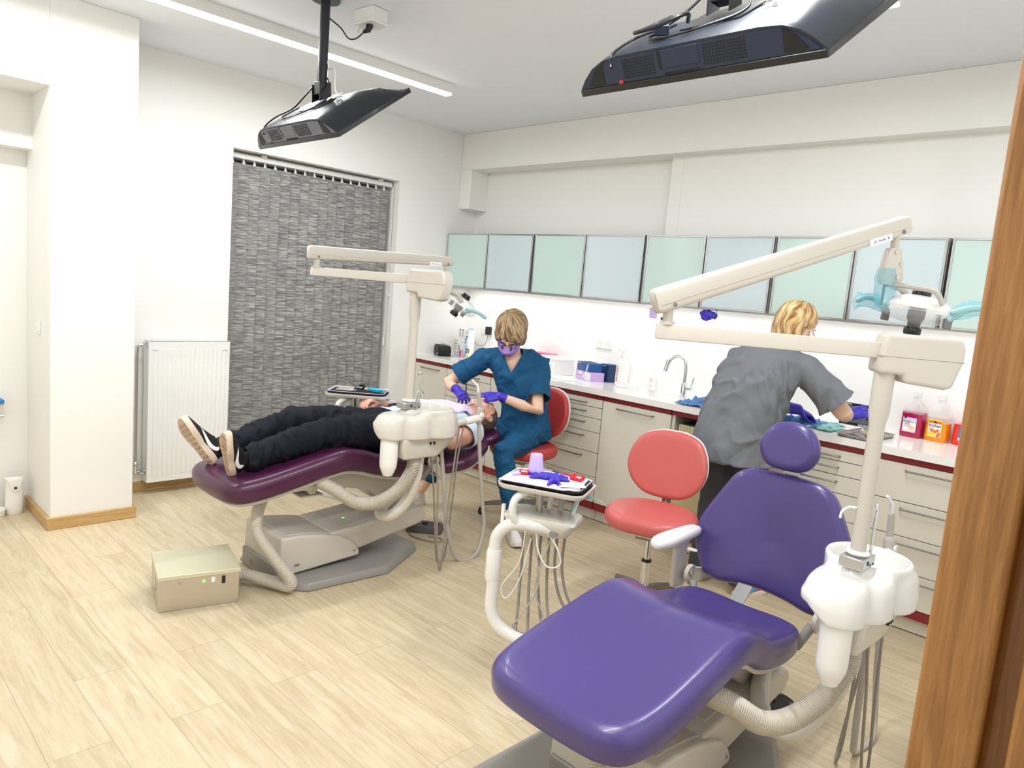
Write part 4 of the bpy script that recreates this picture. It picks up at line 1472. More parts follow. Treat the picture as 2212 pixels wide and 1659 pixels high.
# ------------------------------------------------------------------ delivery units with their swing arms and trays
def delivery_unit(label, M, arm, hoses, tray_group):
    """M places the unit: local x along its long side, y towards the dentist, z=0 tray height"""
    t = thing('delivery_unit', label, 'delivery unit', M.to_translation(), group='dental delivery units')
    # control head
    rs = []
    for z, sx, sy in ((-0.205, 0.10, 0.055), (-0.198, 0.118, 0.068), (-0.16, 0.145, 0.085), (-0.14, 0.155, 0.09), (-0.128, 0.15, 0.085)):
        rs.append([M @ V((x * sx / 0.155 - 0.0, y * sy / 0.09 - 0.01, z + 0.012 * x)) for x, y in rrect(-0.155, -0.09, 0.155, 0.09, 0.04, 6)])
    hd = obj('control_head', MB().rings(rs), 'chair_beige_light', t, sharp=50)
    obj('head_cover', MB().rings([[M @ V((x * k, y * k - 0.01, z)) for x, y in rrect(-0.125, -0.065, 0.12, 0.07, 0.02, 4)] for z, k in ((-0.13, 1), (-0.123, 0.97))]), 'hose_light', hd)
    obj('label_window', MB(M).box(0.055, -0.0935, -0.188, 0.085, -0.0875 + 0.02, -0.172), 'print_grey', hd)
    # instrument holders and handpieces hanging along the front
    for k, x in enumerate((-0.05, 0.0, 0.05)):
        m = MB(M).tube([(x, 0.055, -0.125), (x + 0.004, 0.075, -0.055)], [0.011, 0.013], 10)
        obj('instrument', m, 'hose_light' if k != 1 else 'white_gloss', t)
    m = MB(M).tube([(0.11, 0.03, -0.13), (0.125, 0.04, -0.06)], [0.008, 0.010], 10)
    sy = obj('air_syringe', m, 'white_gloss', t)
    obj('syringe_nozzle', MB(M).tube([(0.125, 0.04, -0.05), (0.155, 0.045, -0.043), (0.205, 0.05, -0.045), (0.235, 0.052, -0.06)], [0.006, 0.003, 0.002, 0.002], 8), 'steel', sy)
    k_ = MB(M)
    rr = []
    for (x, z, r) in ((0.105, -0.125, 0.012), (0.112, -0.09, 0.022), (0.125, -0.055, 0.020), (0.16, -0.042, 0.013), (0.185, -0.040, 0.010)):
        rr.append([V((x + r * math.cos(a) * 0.7, 0.04 + r * math.sin(a), z + r * 0.5 * math.cos(a) + 0.003 * math.sin(4 * a + x * 90))) for a in [2 * PI * q / 12 for q in range(12)]])
    k_.rings(rr, cap=False)
    obj('barrier_film', k_, 'aqua_film', sy)
    # grab handle that loops from the head to the tray
    obj('handle', MB(M).tube(spline([(-0.055, -0.07, -0.17), (-0.075, -0.095, -0.165), (-0.10, -0.115, -0.12), (-0.095, -0.11, -0.06), (-0.06, -0.08, -0.03), (-0.03, -0.05, -0.022)], 8), 0.0165, 14, flat=1.0), 'chair_white', t)
    # tray holder: rounded shallow frame on a stem
    o = rrect(-0.185, -0.125, 0.185, 0.125, 0.045, 8)
    m = MB()
    m.rings([[M @ V((x * k, y * k, z)) for x, y in o] for z, k in ((-0.022, 0.93), (-0.018, 0.97), (-0.004, 1.0), (0.0, 0.995), (0.0, 0.96), (-0.008, 0.95))])
    th_ = obj('tray_holder', m, 'chair_beige_light', t, sharp=50)
    obj('tray_stem', MB(M).cyl((-0.02, -0.01, -0.125), (-0.02, -0.01, -0.02), 0.012), 'steel', t)
    obj('tray_mat', MB().rings([[M @ V((x * 0.93, y * 0.93, z)) for x, y in o] for z in (-0.009, -0.002)]), 'black_soft', th_)
    # swing arm
    obj('swing_arm', MB().tube(spline(arm, 8), 0.0265, 18), 'chair_white', t)
    i = arm[2]
    return t, M


def hoses_on(t, lst):
    for pts, r, mm, nm in lst:
        obj(nm, MB().tube(spline(pts, 8), r, 12), mm, t)


# near unit: tray corners measured as (2.06,2.02) (2.205,1.71) (2.35,1.75) (2.26,2.11)
MD = TR(2.21, 1.905, 0.822) @ RZ(math.radians(-66))
arm_a = [(2.30, 1.28, 0.20), (2.23, 1.52, 0.175), (2.14, 1.76, 0.175), (2.075, 1.93, 0.195), (2.05, 2.005, 0.26), (2.055, 2.02, 0.38), (2.055, 2.025, 0.52), (2.06, 2.015, 0.60), (2.085, 1.96, 0.655), (2.13, 1.88, 0.662), (2.17, 1.83, 0.655)]
ua, _ = delivery_unit('white delivery unit on a bent swing arm left of the violet chair', MD, arm_a, None, None)
obj('arm_collar', MB().tube([(2.0557, 2.0235, 0.40), (2.055, 2.025, 0.415), (2.055, 2.025, 0.52), (2.056, 2.024, 0.535)], [0.0285, 0.032, 0.032, 0.029], 20), 'white_plastic', ua)
hl = []
for (x0, y0, x1, y1, zb) in ((2.175, 1.98, 2.08, 1.88, 0.13), (2.19, 1.945, 2.12, 1.84, 0.10), (2.205, 1.91, 2.18, 1.80, 0.09), (2.22, 1.875, 2.16, 1.74, 0.12), (2.235, 1.845, 2.34, 1.66, 0.16), (2.248, 1.815, 2.40, 1.62, 0.22)):
    hl.append(([(x0, y0, 0.655), (x0 + 0.004, y0, 0.45), (x0 * 0.7 + x1 * 0.3, y0 * 0.7 + y1 * 0.3, 0.30), (x1, y1, zb + 0.05), (x1 + 0.03, y1 - 0.08, zb + 0.03), (x1 + 0.06, y1 - 0.18, zb + 0.09)], 0.0062, 'hose_grey', 'instrument_hose'))
hl.append(([(2.10, 1.90, 0.68), (2.11, 1.93, 0.50), (2.08, 1.99, 0.38), (2.09, 1.97, 0.33), (2.12, 1.93, 0.42), (2.135, 1.90, 0.60)], 0.0028, 'white_plastic', 'thin_cable'))
hl.append(([(2.13, 1.87, 0.685), (2.17, 1.80, 0.60), (2.19, 1.78, 0.52), (2.16, 1.82, 0.50), (2.14, 1.86, 0.56), (2.135, 1.88, 0.66)], 0.0034, 'white_plastic', 'thin_cable'))
hl.append(([(2.14, 1.90, 0.62), (2.16, 1.86, 0.42), (2.11, 1.90, 0.27), (2.10, 1.93, 0.22), (2.14, 1.88, 0.20), (2.17, 1.83, 0.28), (2.15, 1.87, 0.40), (2.18, 1.83, 0.62)], 0.0034, 'hose_light', 'thin_cable'))
hoses_on(ua, hl)
obj('bracket', MB(MD).box(-0.165, -0.075, -0.20, -0.15, -0.06, -0.10).cyl((-0.16, -0.068, -0.20), (-0.16, -0.068, -0.33), 0.006), 'white_gloss', ua, bevel=0.002)

# far unit, above the patient's lap on the blind side
ME = TR(2.47, 3.70, 0.905) @ RZ(math.radians(-44))
arm_b = [(2.35, 3.50, 0.30), (2.30, 3.82, 0.28), (2.22, 4.02, 0.32), (2.18, 4.10, 0.45), (2.18, 4.12, 0.60), (2.20, 4.08, 0.70), (2.28, 3.95, 0.745), (2.36, 3.86, 0.74)]
ub, _ = delivery_unit('beige delivery unit behind the patient, in front of the grey blind', ME, arm_b, None, None)
for k in range(3):
    hoses_on(ub, [([(2.42 + 0.05 * k, 3.80 - 0.04 * k, 0.70), (2.43 + 0.05 * k, 3.84, 0.45), (2.40 + 0.04 * k, 3.82, 0.25), (2.38, 3.70, 0.30)], 0.006, 'hose_grey', 'instrument_hose')])

# ------------------------------------------------------------------ electric floor box and its hose
eb = thing('floor_box', 'low brushed steel floor box with cream lid and switch, left of the plum chair', 'utility box', (1.39, 3.40, 0), math.radians(-14))
Mb_ = WM[eb.name]
obj('box_body', MB(Mb_).box(-0.175, -0.165, 0.0, 0.175, 0.165, 0.155), 'steel_brushed', eb, bevel=0.003)
obj('lid', MB(Mb_).box(-0.180, -0.170, 0.152, 0.180, 0.170, 0.172), 'steel_lid', eb, bevel=0.0025)
obj('switch', MB(Mb_).box(0.095, -0.1675, 0.105, 0.111, -0.165, 0.142), 'black_plastic', eb)
obj('green_button', MB(Mb_).cyl((0.015, -0.1655, 0.128), (0.015, -0.1685, 0.128), 0.007), 'green_led', eb)
obj('socket', MB(Mb_).box(0.048, -0.167, 0.118, 0.064, -0.165, 0.143), 'white_plastic', eb)
obj('lock', MB(Mb_).cyl((-0.085, -0.165, 0.128), (-0.085, -0.1685, 0.128), 0.0075), 'steel', eb)
obj('side_cap', MB(Mb_).cyl((-0.175, -0.02, 0.085), (-0.178, -0.02, 0.085), 0.033), 'steel', eb)
hs_ = thing('flexible_conduit', 'thick ribbed beige conduit looping from the steel box up under the plum chair', 'hose', (1.7, 3.3, 0))
corrugated([(1.565, 3.36, 0.07), (1.63, 3.33, 0.06), (1.71, 3.22, 0.045), (1.745, 3.13, 0.05), (1.735, 3.12, 0.10), (1.68, 3.19, 0.20), (1.64, 3.27, 0.30), (1.66, 3.32, 0.39), (1.72, 3.37, 0.455), (1.79, 3.40, 0.50)], 0.031, 'ribbed_tube', 'hose_beige', hs_)
obj('coupling', MB().cyl((1.558, 3.362, 0.07), (1.585, 3.352, 0.068), 0.034), 'hose_grey', hs_)
hs_ = thing('flexible_conduit', 'thick ribbed beige conduit under the toe end of the violet chair', 'hose', (1.6, 1.1, 0))
corrugated([(1.40, 1.00, 0.035), (1.50, 1.02, 0.06), (1.56, 1.05, 0.14), (1.58, 1.08, 0.24), (1.63, 1.12, 0.33), (1.72, 1.16, 0.40)], 0.031, 'ribbed_tube', 'hose_beige', hs_)

# ------------------------------------------------------------------ foot controls
def foot_control(label, x, y, n):
    t = thing('foot_control', label, 'foot pedal', (x, y, 0), group='foot controls')
    obj('base', MB(TR(x, y, 0)).lathe([(0.001, 0), (0.10, 0), (0.102, 0.006), (0.10, 0.016), (0.092, 0.020)], 32), 'mid_grey', t)
    obj('disc', MB(TR(x, y, 0)).lathe([(0.094, 0.022), (0.096, 0.028), (0.092, 0.034), (0.001, 0.038)], 32), 'rubber', t)
    for k in range(6):
        a = k * PI / 3
        obj('knob', MB().cyl((x + 0.07 * math.cos(a), y + 0.07 * math.sin(a), 0.034), (x + 0.07 * math.cos(a), y + 0.07 * math.sin(a), 0.041), 0.008, n=12), 'mid_grey', t)
    obj('centre_knob', MB().cyl((x, y, 0.036), (x, y, 0.05), 0.011, n=14), 'black_plastic', t)
    return t


f1 = foot_control('round dark foot control on the floor under the violet chair', 2.79, 1.10, 6)
f2 = thing('foot_control', 'dark foot control on the floor behind the lift arm of the plum chair', 'foot pedal', (2.92, 3.53, 0), group='foot controls')
F_ = TR(2.92, 3.53, 0) @ RZ(math.radians(-50))
obj('base', MB(F_).prism(rrect(-0.12, -0.07, 0.12, 0.07, 0.03, 5), 0.0, 0.045, 'z', top=0.92), 'mid_grey', f2, bevel=0.006)
for x in (-0.07, 0.0, 0.07):
    obj('button', MB(F_).cyl((x, 0, 0.045), (x, 0, 0.052), 0.018), 'rubber', f2)
obj('cable', MB().tube(spline([(2.86, 3.60, 0.006), (2.78, 3.50, 0.006), (2.80, 3.36, 0.006), (2.86, 3.30, 0.006), (2.90, 3.34, 0.006), (2.86, 3.42, 0.006)], 8), 0.004, 8), 'hose_grey', f2)


# ------------------------------------------------------------------ stools
def stool(label, x, y, zs, face, seat_mat, group):
    """face: direction the sitter looks; zs: seat top height"""
    T = TR(x, y, 0) @ RZ(face)
    t = thing('stool', label, 'stool', (x, y, 0), face, group=group)
    # seat: rounded saddle
    so = smooth_poly([(0.205, 0.0), (0.195, 0.12), (0.13, 0.205), (0.0, 0.235), (-0.12, 0.205), (-0.19, 0.11), (-0.20, 0.0), (-0.19, -0.11), (-0.12, -0.205), (0.0, -0.235), (0.13, -0.205), (0.195, -0.12)], 96)
    so = dense(so, 96)
    sc = obj('seat', MB().cushion(so, 0.085, 0.036, None, lambda u, v, w: T @ V((u, v, zs + w - 0.25 * max(0, u) ** 2 + 0.18 * max(0, -u) ** 2)), -0.004, 9), seat_mat, t, sharp=180)
    obj('seat_pan', MB().cushion([(a * 0.72, b * 0.72) for a, b in so], 0.03, 0.012, None, lambda u, v, w: T @ V((u, v, zs - 0.082 + w)), 0, 5), 'chair_white', t, sharp=180)
    # backrest: egg-shaped pad, upright behind the seat
    bo = dense(smooth_poly([(0.0, -0.005), (0.10, 0.008), (0.17, 0.06), (0.205, 0.14), (0.195, 0.225), (0.15, 0.295), (0.07, 0.325), (0.0, 0.328), (-0.07, 0.325), (-0.15, 0.295), (-0.195, 0.225), (-0.205, 0.14), (-0.17, 0.06), (-0.10, 0.008)], 112), 96)
    obj('backrest', MB().cushion(bo, 0.055, 0.024, None, lambda u, v, w: T @ V((-0.185 - v * 0.16 + w * 0.98 + 1.0 * u * u, u * 1.04, zs + 0.02 + v * 1.08)), 0.004, 9), seat_mat, t, sharp=180)
    obj('back_plate', MB().cushion([(a * 1.005, 0.16 + (b - 0.16) * 1.005) for a, b in bo], 0.018, 0.007, None, lambda u, v, w: T @ V((-0.185 - v * 0.16 - 0.05 + w + 1.0 * u * u, u * 1.04, zs + 0.02 + v * 1.08)), 0, 5), 'chair_white', t, sharp=180)
    m = MB(T)
    m.tube(spline([(-0.02, 0, zs - 0.118), (-0.14, 0, zs - 0.118), (-0.225, 0, zs - 0.10), (-0.262, 0, zs - 0.03), (-0.275, 0, zs + 0.08), (-0.285, 0, zs + 0.16)], 6), 0.013, 10)
    obj('back_bar', m, 'steel', t)
    obj('bracket_knob', MB(T).box(-0.29, -0.02, zs - 0.06, -0.255, 0.02, zs + 0.02), 'hose_grey', t, bevel=0.004)
    m = MB(T)
    m.box(-0.07, -0.05, zs - 0.145, 0.08, 0.05, zs - 0.11)
    obj('mechanism', m, 'hose_grey', t, bevel=0.004)
    m = MB(T)
    m.tube([(0.02, 0.05, zs - 0.135), (0.03, 0.17, zs - 0.145)], 0.006, 8)
    lv = obj('lever', m, 'steel', t)
    obj('lever_paddle', MB(T).ball((0.035, 0.215, zs - 0.147), 0.018, 0.055, 0.009), 'chair_white', lv)
    # gas lift
    obj('gas_piston', MB(TR(x, y, 0)).lathe([(0.0155, zs - 0.12), (0.0155, 0.27)], 20), 'chrome', t)
    obj('gas_collar', MB(TR(x, y, 0)).lathe([(0.021, 0.275), (0.026, 0.272), (0.026, 0.262), (0.021, 0.26)], 20), 'black_plastic', t)
    obj('gas_cylinder', MB(TR(x, y, 0)).lathe([(0.025, 0.262), (0.025, 0.075)], 20), 'chrome', t)
    # five-star foot
    hub = MB(TR(x, y, 0)).lathe([(0.001, 0.075), (0.032, 0.075), (0.04, 0.085), (0.040, 0.12), (0.034, 0.13), (0.001, 0.13)], 24)
    obj('hub', hub, 'grey_plastic', t)
    for k in range(5):
        a = 2 * PI * k / 5 + face + 0.25
        A = TR(x, y, 0) @ RZ(a)
        rs = []
        for u, w_, z0, z1 in ((0.03, 0.024, 0.085, 0.125), (0.12, 0.019, 0.082, 0.118), (0.22, 0.015, 0.070, 0.098), (0.265, 0.013, 0.062, 0.088)):
            rs.append([A @ V((u, yy, zz)) for yy, zz in ((-w_, z0), (w_, z0), (w_ * 0.8, z1), (-w_ * 0.8, z1))])
        lg = obj('leg', MB().rings(rs), 'grey_plastic', t, bevel=0.005)
        c = A @ V((0.262, 0, 0.0))
        cm = MB()
        for s in (-1, 1):
            y_ = A.to_3x3() @ V((0, 1, 0))
            p = c + V((0, 0, 0.0255))
            cm.tube([p + y_ * (0.006 * s), p + y_ * (0.010 * s), p + y_ * (0.022 * s), p + y_ * (0.026 * s)], [0.021, 0.025, 0.025, 0.019], 18)
        cm.cyl(c + V((0, 0, 0.04)), c + V((0, 0, 0.07)), 0.007)
        obj('caster', cm, 'rubber', lg)
    return t


stool('coral red stool standing empty between the worktop and the violet chair', 3.13, 1.975, 0.54, math.radians(197), 'red_vinyl', 'red dental stools')
stool('red stool on which the dentist in teal scrubs sits', 3.66, 3.40, 0.545, math.radians(190), 'dark_red_vinyl', 'red dental stools')

# ------------------------------------------------------------------ televisions hanging from the ceiling
def television(label, xe, yc, ze, tilt, small, ceil_x):
    """xe, ze: lower edge nearest the door; the back faces the camera, long side along Y"""
    t = thing('television', label, 'television', (xe + 0.2, yc, ze + 0.3), group='ceiling hung televisions')
    Wd, Hd = 0.395, 0.49
    # local: x along the short side (rising), y long side, z out of the back
    ca, sa = math.cos(tilt), math.sin(tilt)
    M = Matrix(((ca, 0, -sa, xe), (0, 1, 0, yc), (sa, 0, ca, ze), (0, 0, 0, 1)))
    # bezel slab and screen
    m = MB(M).prism(rrect(0.0, -Wd, Hd, Wd, 0.008, 3), 0.0, 0.022, 'z')
    fr = obj('casing', m, 'black_plastic', t, bevel=0.003)
    obj('screen', MB(M).box(0.018, -Wd + 0.018, -0.0012, Hd - 0.014, Wd - 0.018, 0.0005), 'tv_screen', fr)
    # domed back: section across the long side, swept along the short side with a slope at the far end
    rs = []
    for x, hgt in ((0.004, 0.102), (0.03, 0.105), (0.20, 0.105), (0.32, 0.100), (0.40, 0.078), (0.45, 0.045), (Hd - 0.004, 0.018)):
        ring = []
        prof = [(-Wd + 0.004, 0.0), (-Wd + 0.006, 0.10), (-Wd + 0.03, 0.40), (-Wd + 0.065, 0.72), (-Wd + 0.11, 0.93), (-Wd + 0.17, 1.0), (0, 1.0), (Wd - 0.17, 1.0), (Wd - 0.11, 0.93), (Wd - 0.065, 0.72), (Wd - 0.03, 0.40), (Wd - 0.006, 0.10), (Wd - 0.004, 0.0)]
        for y, k in prof:
            ring.append(M @ V((x, y, 0.016 + (hgt - 0.016) * k)))
        rs.append(ring)
    bk = obj('back_cover', MB().rings(rs), 'tv_back', t, sharp=50)
    # connector panel along the low edge (faces the door): inset plate, vents, corner mounts
    pm = 'tv_grey' if small else 'dark_navy_plastic'
    m = MB(M)
    pts = [(y * 0.985, 0.018 + (0.102 - 0.022) * k * 0.94) for y, k in [(-Wd + 0.01, 0.1), (-Wd + 0.035, 0.40), (-Wd + 0.07, 0.72), (-Wd + 0.115, 0.93), (-Wd + 0.17, 1.0), (Wd - 0.17, 1.0), (Wd - 0.115, 0.93), (Wd - 0.07, 0.72), (Wd - 0.035, 0.40), (Wd - 0.01, 0.1)]]
    m.prism(pts, 0.000, 0.006, 'x')
    pn = obj('lower_panel', m, pm, t)
    for y0, y1 in ((-0.185, -0.055), (0.10, 0.215)) if True else ():
        for r in range(7):
            z = 0.034 + r * 0.0082
            n = 14
            q = MB(M)
            for k in range(n):
                ya = y0 + (y1 - y0) * (k + 0.15) / n
                q.box(-0.0008, ya, z, 0.0003, ya + (y1 - y0) / n * (0.62 if not small else 0.9), z + 0.0052)
            obj('vent_row', q, 'black_soft', pn)
    q = MB(M)
    for k in range(22):
        q.box(-0.0008, -0.04 + k * 0.0052, 0.024, 0.0003, -0.037 + k * 0.0052, 0.032)
    obj('slot_row', q, 'black_soft', pn)
    obj('cover_plate', MB(M).box(-0.0022, -0.045, 0.044, 0.0003, 0.075, 0.094), pm, pn, bevel=0.001)
    obj('cover_edge', MB(M).box(-0.0012, 0.075, 0.044, 0.0006, 0.088, 0.096), 'black_soft', pn)
    for sg in (-1, 1):
        q = MB(M).prism([(sg * 0.285, 0.030), (sg * 0.330, 0.026), (sg * 0.352, 0.030), (sg * 0.318, 0.072), (sg * 0.285, 0.090)][::sg], -0.0008, 0.0003, 'x')
        obj('corner_recess', q, 'black_soft', pn)
    obj('red_port', MB(M).box(-0.0012, 0.222, 0.022, 0.0003, 0.236, 0.032), 'print_red' if not small else 'black_soft', pn)
    # bracket, pole with collar, ceiling plate
    mc = M @ V((0.235, 0.0, 0.105))
    m = MB()
    m.rings([[M @ V((x, y, z)) for x, y in rrect(0.15, -0.10, 0.32, 0.10, 0.01, 3)] for z in (0.105, 0.109)])
    obj('mount_plate', m, 'black_plastic', t)
    hx = mc.x + 0.0
    for sg in (-1, 1):
        q = MB()
        a = [(hx - 0.03, mc.z - 0.002), (hx + 0.035, mc.z + 0.035), (hx + 0.03, mc.z + 0.10), (hx - 0.035, mc.z + 0.085)]
        q.prism(a, yc + sg * 0.034, yc + sg * 0.038, 'y')
        obj('tilt_bracket', q, 'black_plastic', t, bevel=0.001)
    obj('pivot_block', MB().box(hx - 0.028, yc - 0.03, mc.z + 0.035, hx + 0.022, yc + 0.03, mc.z + 0.10), 'black_plastic', t, bevel=0.004)
    obj('pole', MB().cyl((hx, yc, mc.z + 0.09), (hx, yc, ZC - 0.005), 0.0235, n=24), 'tv_back', t)
    obj('inner_pole', MB().cyl((hx, yc, mc.z + 0.06), (hx, yc, mc.z + 0.19), 0.026, n=24), 'black_plastic', t)
    obj('ceiling_plate', MB().cyl((hx, yc, ZC - 0.012), (hx, yc, ZC - 0.0005), 0.07, n=28), 'black_plastic', t)
    # cables: two black loops over the back, one white
    def B(x, y, z):
        return M @ V((x, y, z))
    cb = [([(hx, yc + 0.02, mc.z + 0.12), B(0.20, 0.06, 0.16), B(0.15, 0.13, 0.13), B(0.08, 0.20, 0.125), B(0.03, 0.26, 0.105), B(-0.008, 0.25, 0.075)], 0.004, 'black_plastic'),
          ([(hx, yc - 0.02, mc.z + 0.14), (hx + 0.01, yc - 0.06, mc.z + 0.08), B(0.20, -0.10, 0.12), B(0.12, -0.02, 0.112), B(0.07, 0.10, 0.112), B(0.10, 0.17, 0.115), B(0.18, 0.12, 0.12)], 0.0038, 'black_plastic'),
          ([(hx + 0.02, yc - 0.01, mc.z + 0.17), (hx + 0.04, yc - 0.05, mc.z + 0.16), B(0.27, -0.12, 0.14), B(0.26, -0.15, 0.115), B(0.22, -0.17, 0.110)], 0.0048 if small else 0.007, 'white_plastic')]
    if not small:
        cb.append(([B(0.13, 0.05, 0.13), B(0.08, 0.02, 0.16), B(0.05, 0.10, 0.15), B(0.08, 0.20, 0.14), B(0.15, 0.22, 0.13), B(0.20, 0.14, 0.14)], 0.006, 'black_plastic'))
        obj('power_brick', MB(M @ TR(0.11, 0.13, 0.130) @ RZ(0.6) @ RX(0.25)).box(-0.04, -0.022, -0.014, 0.04, 0.022, 0.014), 'dark_navy_plastic', t, bevel=0.003)
        cb.append(([(hx - 0.01, yc - 0.03, mc.z + 0.12), (hx + 0.02, yc - 0.10, mc.z + 0.13), (hx + 0.03, yc - 0.13, mc.z + 0.20), (hx + 0.0, yc - 0.10, mc.z + 0.27), (hx, yc - 0.03, mc.z + 0.25)], 0.008, 'white_plastic'))
    for pts, r, mm in cb:
        obj('cable', MB().tube(spline(pts, 8), r, 8), mm, t)
    return t, hx


tv1, hx1 = television('smaller looking television hanging above the lying patient', 1.845, 3.43, 2.225, math.radians(37), True, 0)
tv2, hx2 = television('large looking black television hanging over the violet chair', 1.845, 1.20, 2.228, math.radians(33), False, 0)

# socket box on the ceiling behind the first pole
sb = thing('ceiling_socket', 'white surface socket box on the ceiling beside the far television pole', 'socket', (2.19, 3.37, 2.89))
obj('box', MB(TR(2.19, 3.36, 0) @ RZ(0.1)).box(-0.05, -0.075, 2.885, 0.05, 0.075, ZC - 0.0005), 'white_plastic', sb, bevel=0.005)
obj('face', MB(TR(2.19, 3.36, 0) @ RZ(0.1)).box(-0.056, -0.08, 2.872, 0.056, 0.08, 2.886), 'white_plastic', sb, bevel=0.004)
obj('vent', MB().box(2.138, 3.39, 2.91, 2.1395, 3.41, 2.928), 'print_grey', sb)
pc = thing('power_cable', 'black cable hanging between the ceiling socket and the far television pole', 'cable', (2.1, 3.40, 2.85))
obj('plug', MB().capsule([(2.175, 3.345, 2.868), (2.17, 3.35, 2.845), (2.155, 3.36, 2.835)], [0.019, 0.015, 0.009], 12), 'black_plastic', pc)
obj('lead', MB().tube(spline([(2.155, 3.36, 2.835), (2.12, 3.38, 2.795), (2.085, 3.395, 2.79), (2.05, 3.41, 2.83), (hx1 + 0.024, 3.425, 2.862)], 8), 0.0038, 8), 'black_plastic', pc)
wc = thing('network_plug', 'small white network plug in the ceiling socket box', 'plug', (2.15, 3.40, 2.85))
obj('plug_body', MB().box(2.138, 3.393, 2.832, 2.148, 3.405, 2.871), 'white_plastic', wc, bevel=0.001)

# ------------------------------------------------------------------ wall sockets
def socket(label, y, z, n=2):
    t = thing('wall_socket', label, 'socket', (4.638, y, z), group='double wall sockets')
    obj('plate', MB().box(4.628, y - 0.08, z - 0.043, 4.638, y + 0.08, z + 0.043), 'white_gloss', t, bevel=0.003)
    for k in (-1, 1):
        c = y + k * 0.037
        o = obj('outlet', MB(frame((4.628, c, z), (0, 0, 1), (-1, 0, 0))).lathe([(0.024, 0.0), (0.024, 0.002), (0.020, 0.002), (0.019, 0.0005), (0.001, 0.0005)], 28), 'white_plastic', t)
        for q in (-1, 1):
            obj('pin_hole', MB().cyl((4.6276, c + q * 0.0095, z), (4.6272, c + q * 0.0095, z), 0.0024, n=10), 'print_dark', o)
    return t


socket('white double wall socket above the glove boxes', 3.532, 1.232)
socket('white double wall socket behind the dentist, with the black adapter', 4.90, 1.20)
socket('white double wall socket half hidden behind the standing assistant', 1.80, 1.22)
ad = thing('power_adapter', 'black plug-in power adapter on the wall left of the dentist', 'adapter', (4.60, 4.86, 1.17))
obj('adapter_body', MB().box(4.585, 4.828, 1.165, 4.627, 4.876, 1.24), 'black_plastic', ad, bevel=0.005)
obj('adapter_cable', MB().tube(spline([(4.60, 4.85, 1.165), (4.60, 4.853, 1.14), (4.60, 4.875, 1.08), (4.58, 4.93, 1.055), (4.54, 4.985, 1.09), (4.50, 5.02, 1.085), (4.47, 5.03, 1.03), (4.46, 4.98, 0.99), (4.46, 4.95, 0.962)], 8), 0.002, 8), 'black_plastic', ad)

# ------------------------------------------------------------------ things on the worktop, from the corner to the door
ZT = 0.955
cs = thing('carrying_case', 'rounded black zipped case on the worktop in the corner', 'case', (4.20, 5.03, ZT))
Mc = TR(4.235, 5.045, ZT) @ RZ(math.radians(-27))
rs = []
for z, k in ((0.0, 0.93), (0.006, 0.98), (0.03, 1.0), (0.045, 1.0), (0.046, 1.02), (0.050, 1.02), (0.051, 1.0), (0.075, 0.98), (0.088, 0.93), (0.092, 0.86)):
    rs.append([Mc @ V((x * k, y * k, z)) for x, y in rrect(-0.06, -0.115, 0.06, 0.115, 0.035, 6)])
obj('shell', MB().rings(rs), 'black_soft', cs, sharp=50)
Mf = Mc @ TR(-0.0605, 0, 0)
obj('silver_tag', MB(Mf).box(-0.001, 0.062, 0.010, 0.001, 0.096, 0.034), 'alu_dark', cs)
tg = obj('logo_plate', MB(Mf).box(-0.001, -0.085, 0.014, 0.001, -0.035, 0.030), 'mid_grey', cs)
obj('zigzag_mark', MB(Mf).prism([(-0.045, 0.018), (-0.05, 0.027), (-0.058, 0.019), (-0.07, 0.027), (-0.07, 0.024), (-0.058, 0.016), (-0.05, 0.023), (-0.047, 0.018)], -0.0022, -0.0012, 'x'), 'print_white', tg)
gl = thing('eyeglasses', 'thin wire eyeglasses lying on top of the black case', 'glasses', (4.22, 5.05, ZT + 0.093))
for s in (-1, 1):
    lm = obj('rim', MB(Mc @ TR(0.0, s * 0.033, 0.103)).tube([(0.018 * math.cos(a) * 0.5, 0.026 * math.cos(a + 1.57) * 1.0, 0.014 * math.sin(a + 1.57) if False else 0.010 * math.cos(a)) for a in [2 * PI * k / 20 for k in range(21)]], 0.0012, 6), 'steel', gl)
    obj('temple', MB(Mc).tube([(0.0, s * 0.06, 0.104), (0.045, s * 0.058, 0.098), (0.05, s * 0.03, 0.095)], 0.0011, 6), 'steel', gl)
obj('bridge', MB(Mc).tube([(0.0, -0.008, 0.104), (0.004, 0, 0.107), (0.0, 0.008, 0.104)], 0.0011, 6), 'steel', gl)


def carton(name, label, M, sx, sy, sz, m, cat='box', group=None, bevel=0.0015):
    """M at the centre of the bottom; faces along local axes"""
    t = thing(name, label, cat, M.to_translation(), group=group)
    obj('carton', MB(M).box(-sx / 2, -sy / 2, 0, sx / 2, sy / 2, sz), m, t, bevel=bevel)
    return t


def front(M, sx, sy=None):
    """text plane on the -X face of a box whose half depth is sx/2"""
    return M @ frame((-sx / 2 - 0.0006, 0, 0), (0, -1, 0), (-1, 0, 0)) @ Matrix(((1, 0, 0, 0), (0, 1, 0, 0), (0, 0, 1, 0), (0, 0, 0, 1)))


def plane_on(M, hx):
    """x -> local -Y (to the right when seen from the door), y -> up, z -> out (-X)"""
    L = Matrix(((0, 0, -1, -hx - 0.0005), (-1, 0, 0, 0), (0, 1, 0, 0), (0, 0, 0, 1)))
    return M @ L


def patch(name, P, x0, y0, x1, y1, m, parent, h=0.0004):
    return obj(name, MB(P).box(x0, y0, 0, x1, y1, h), m, parent)


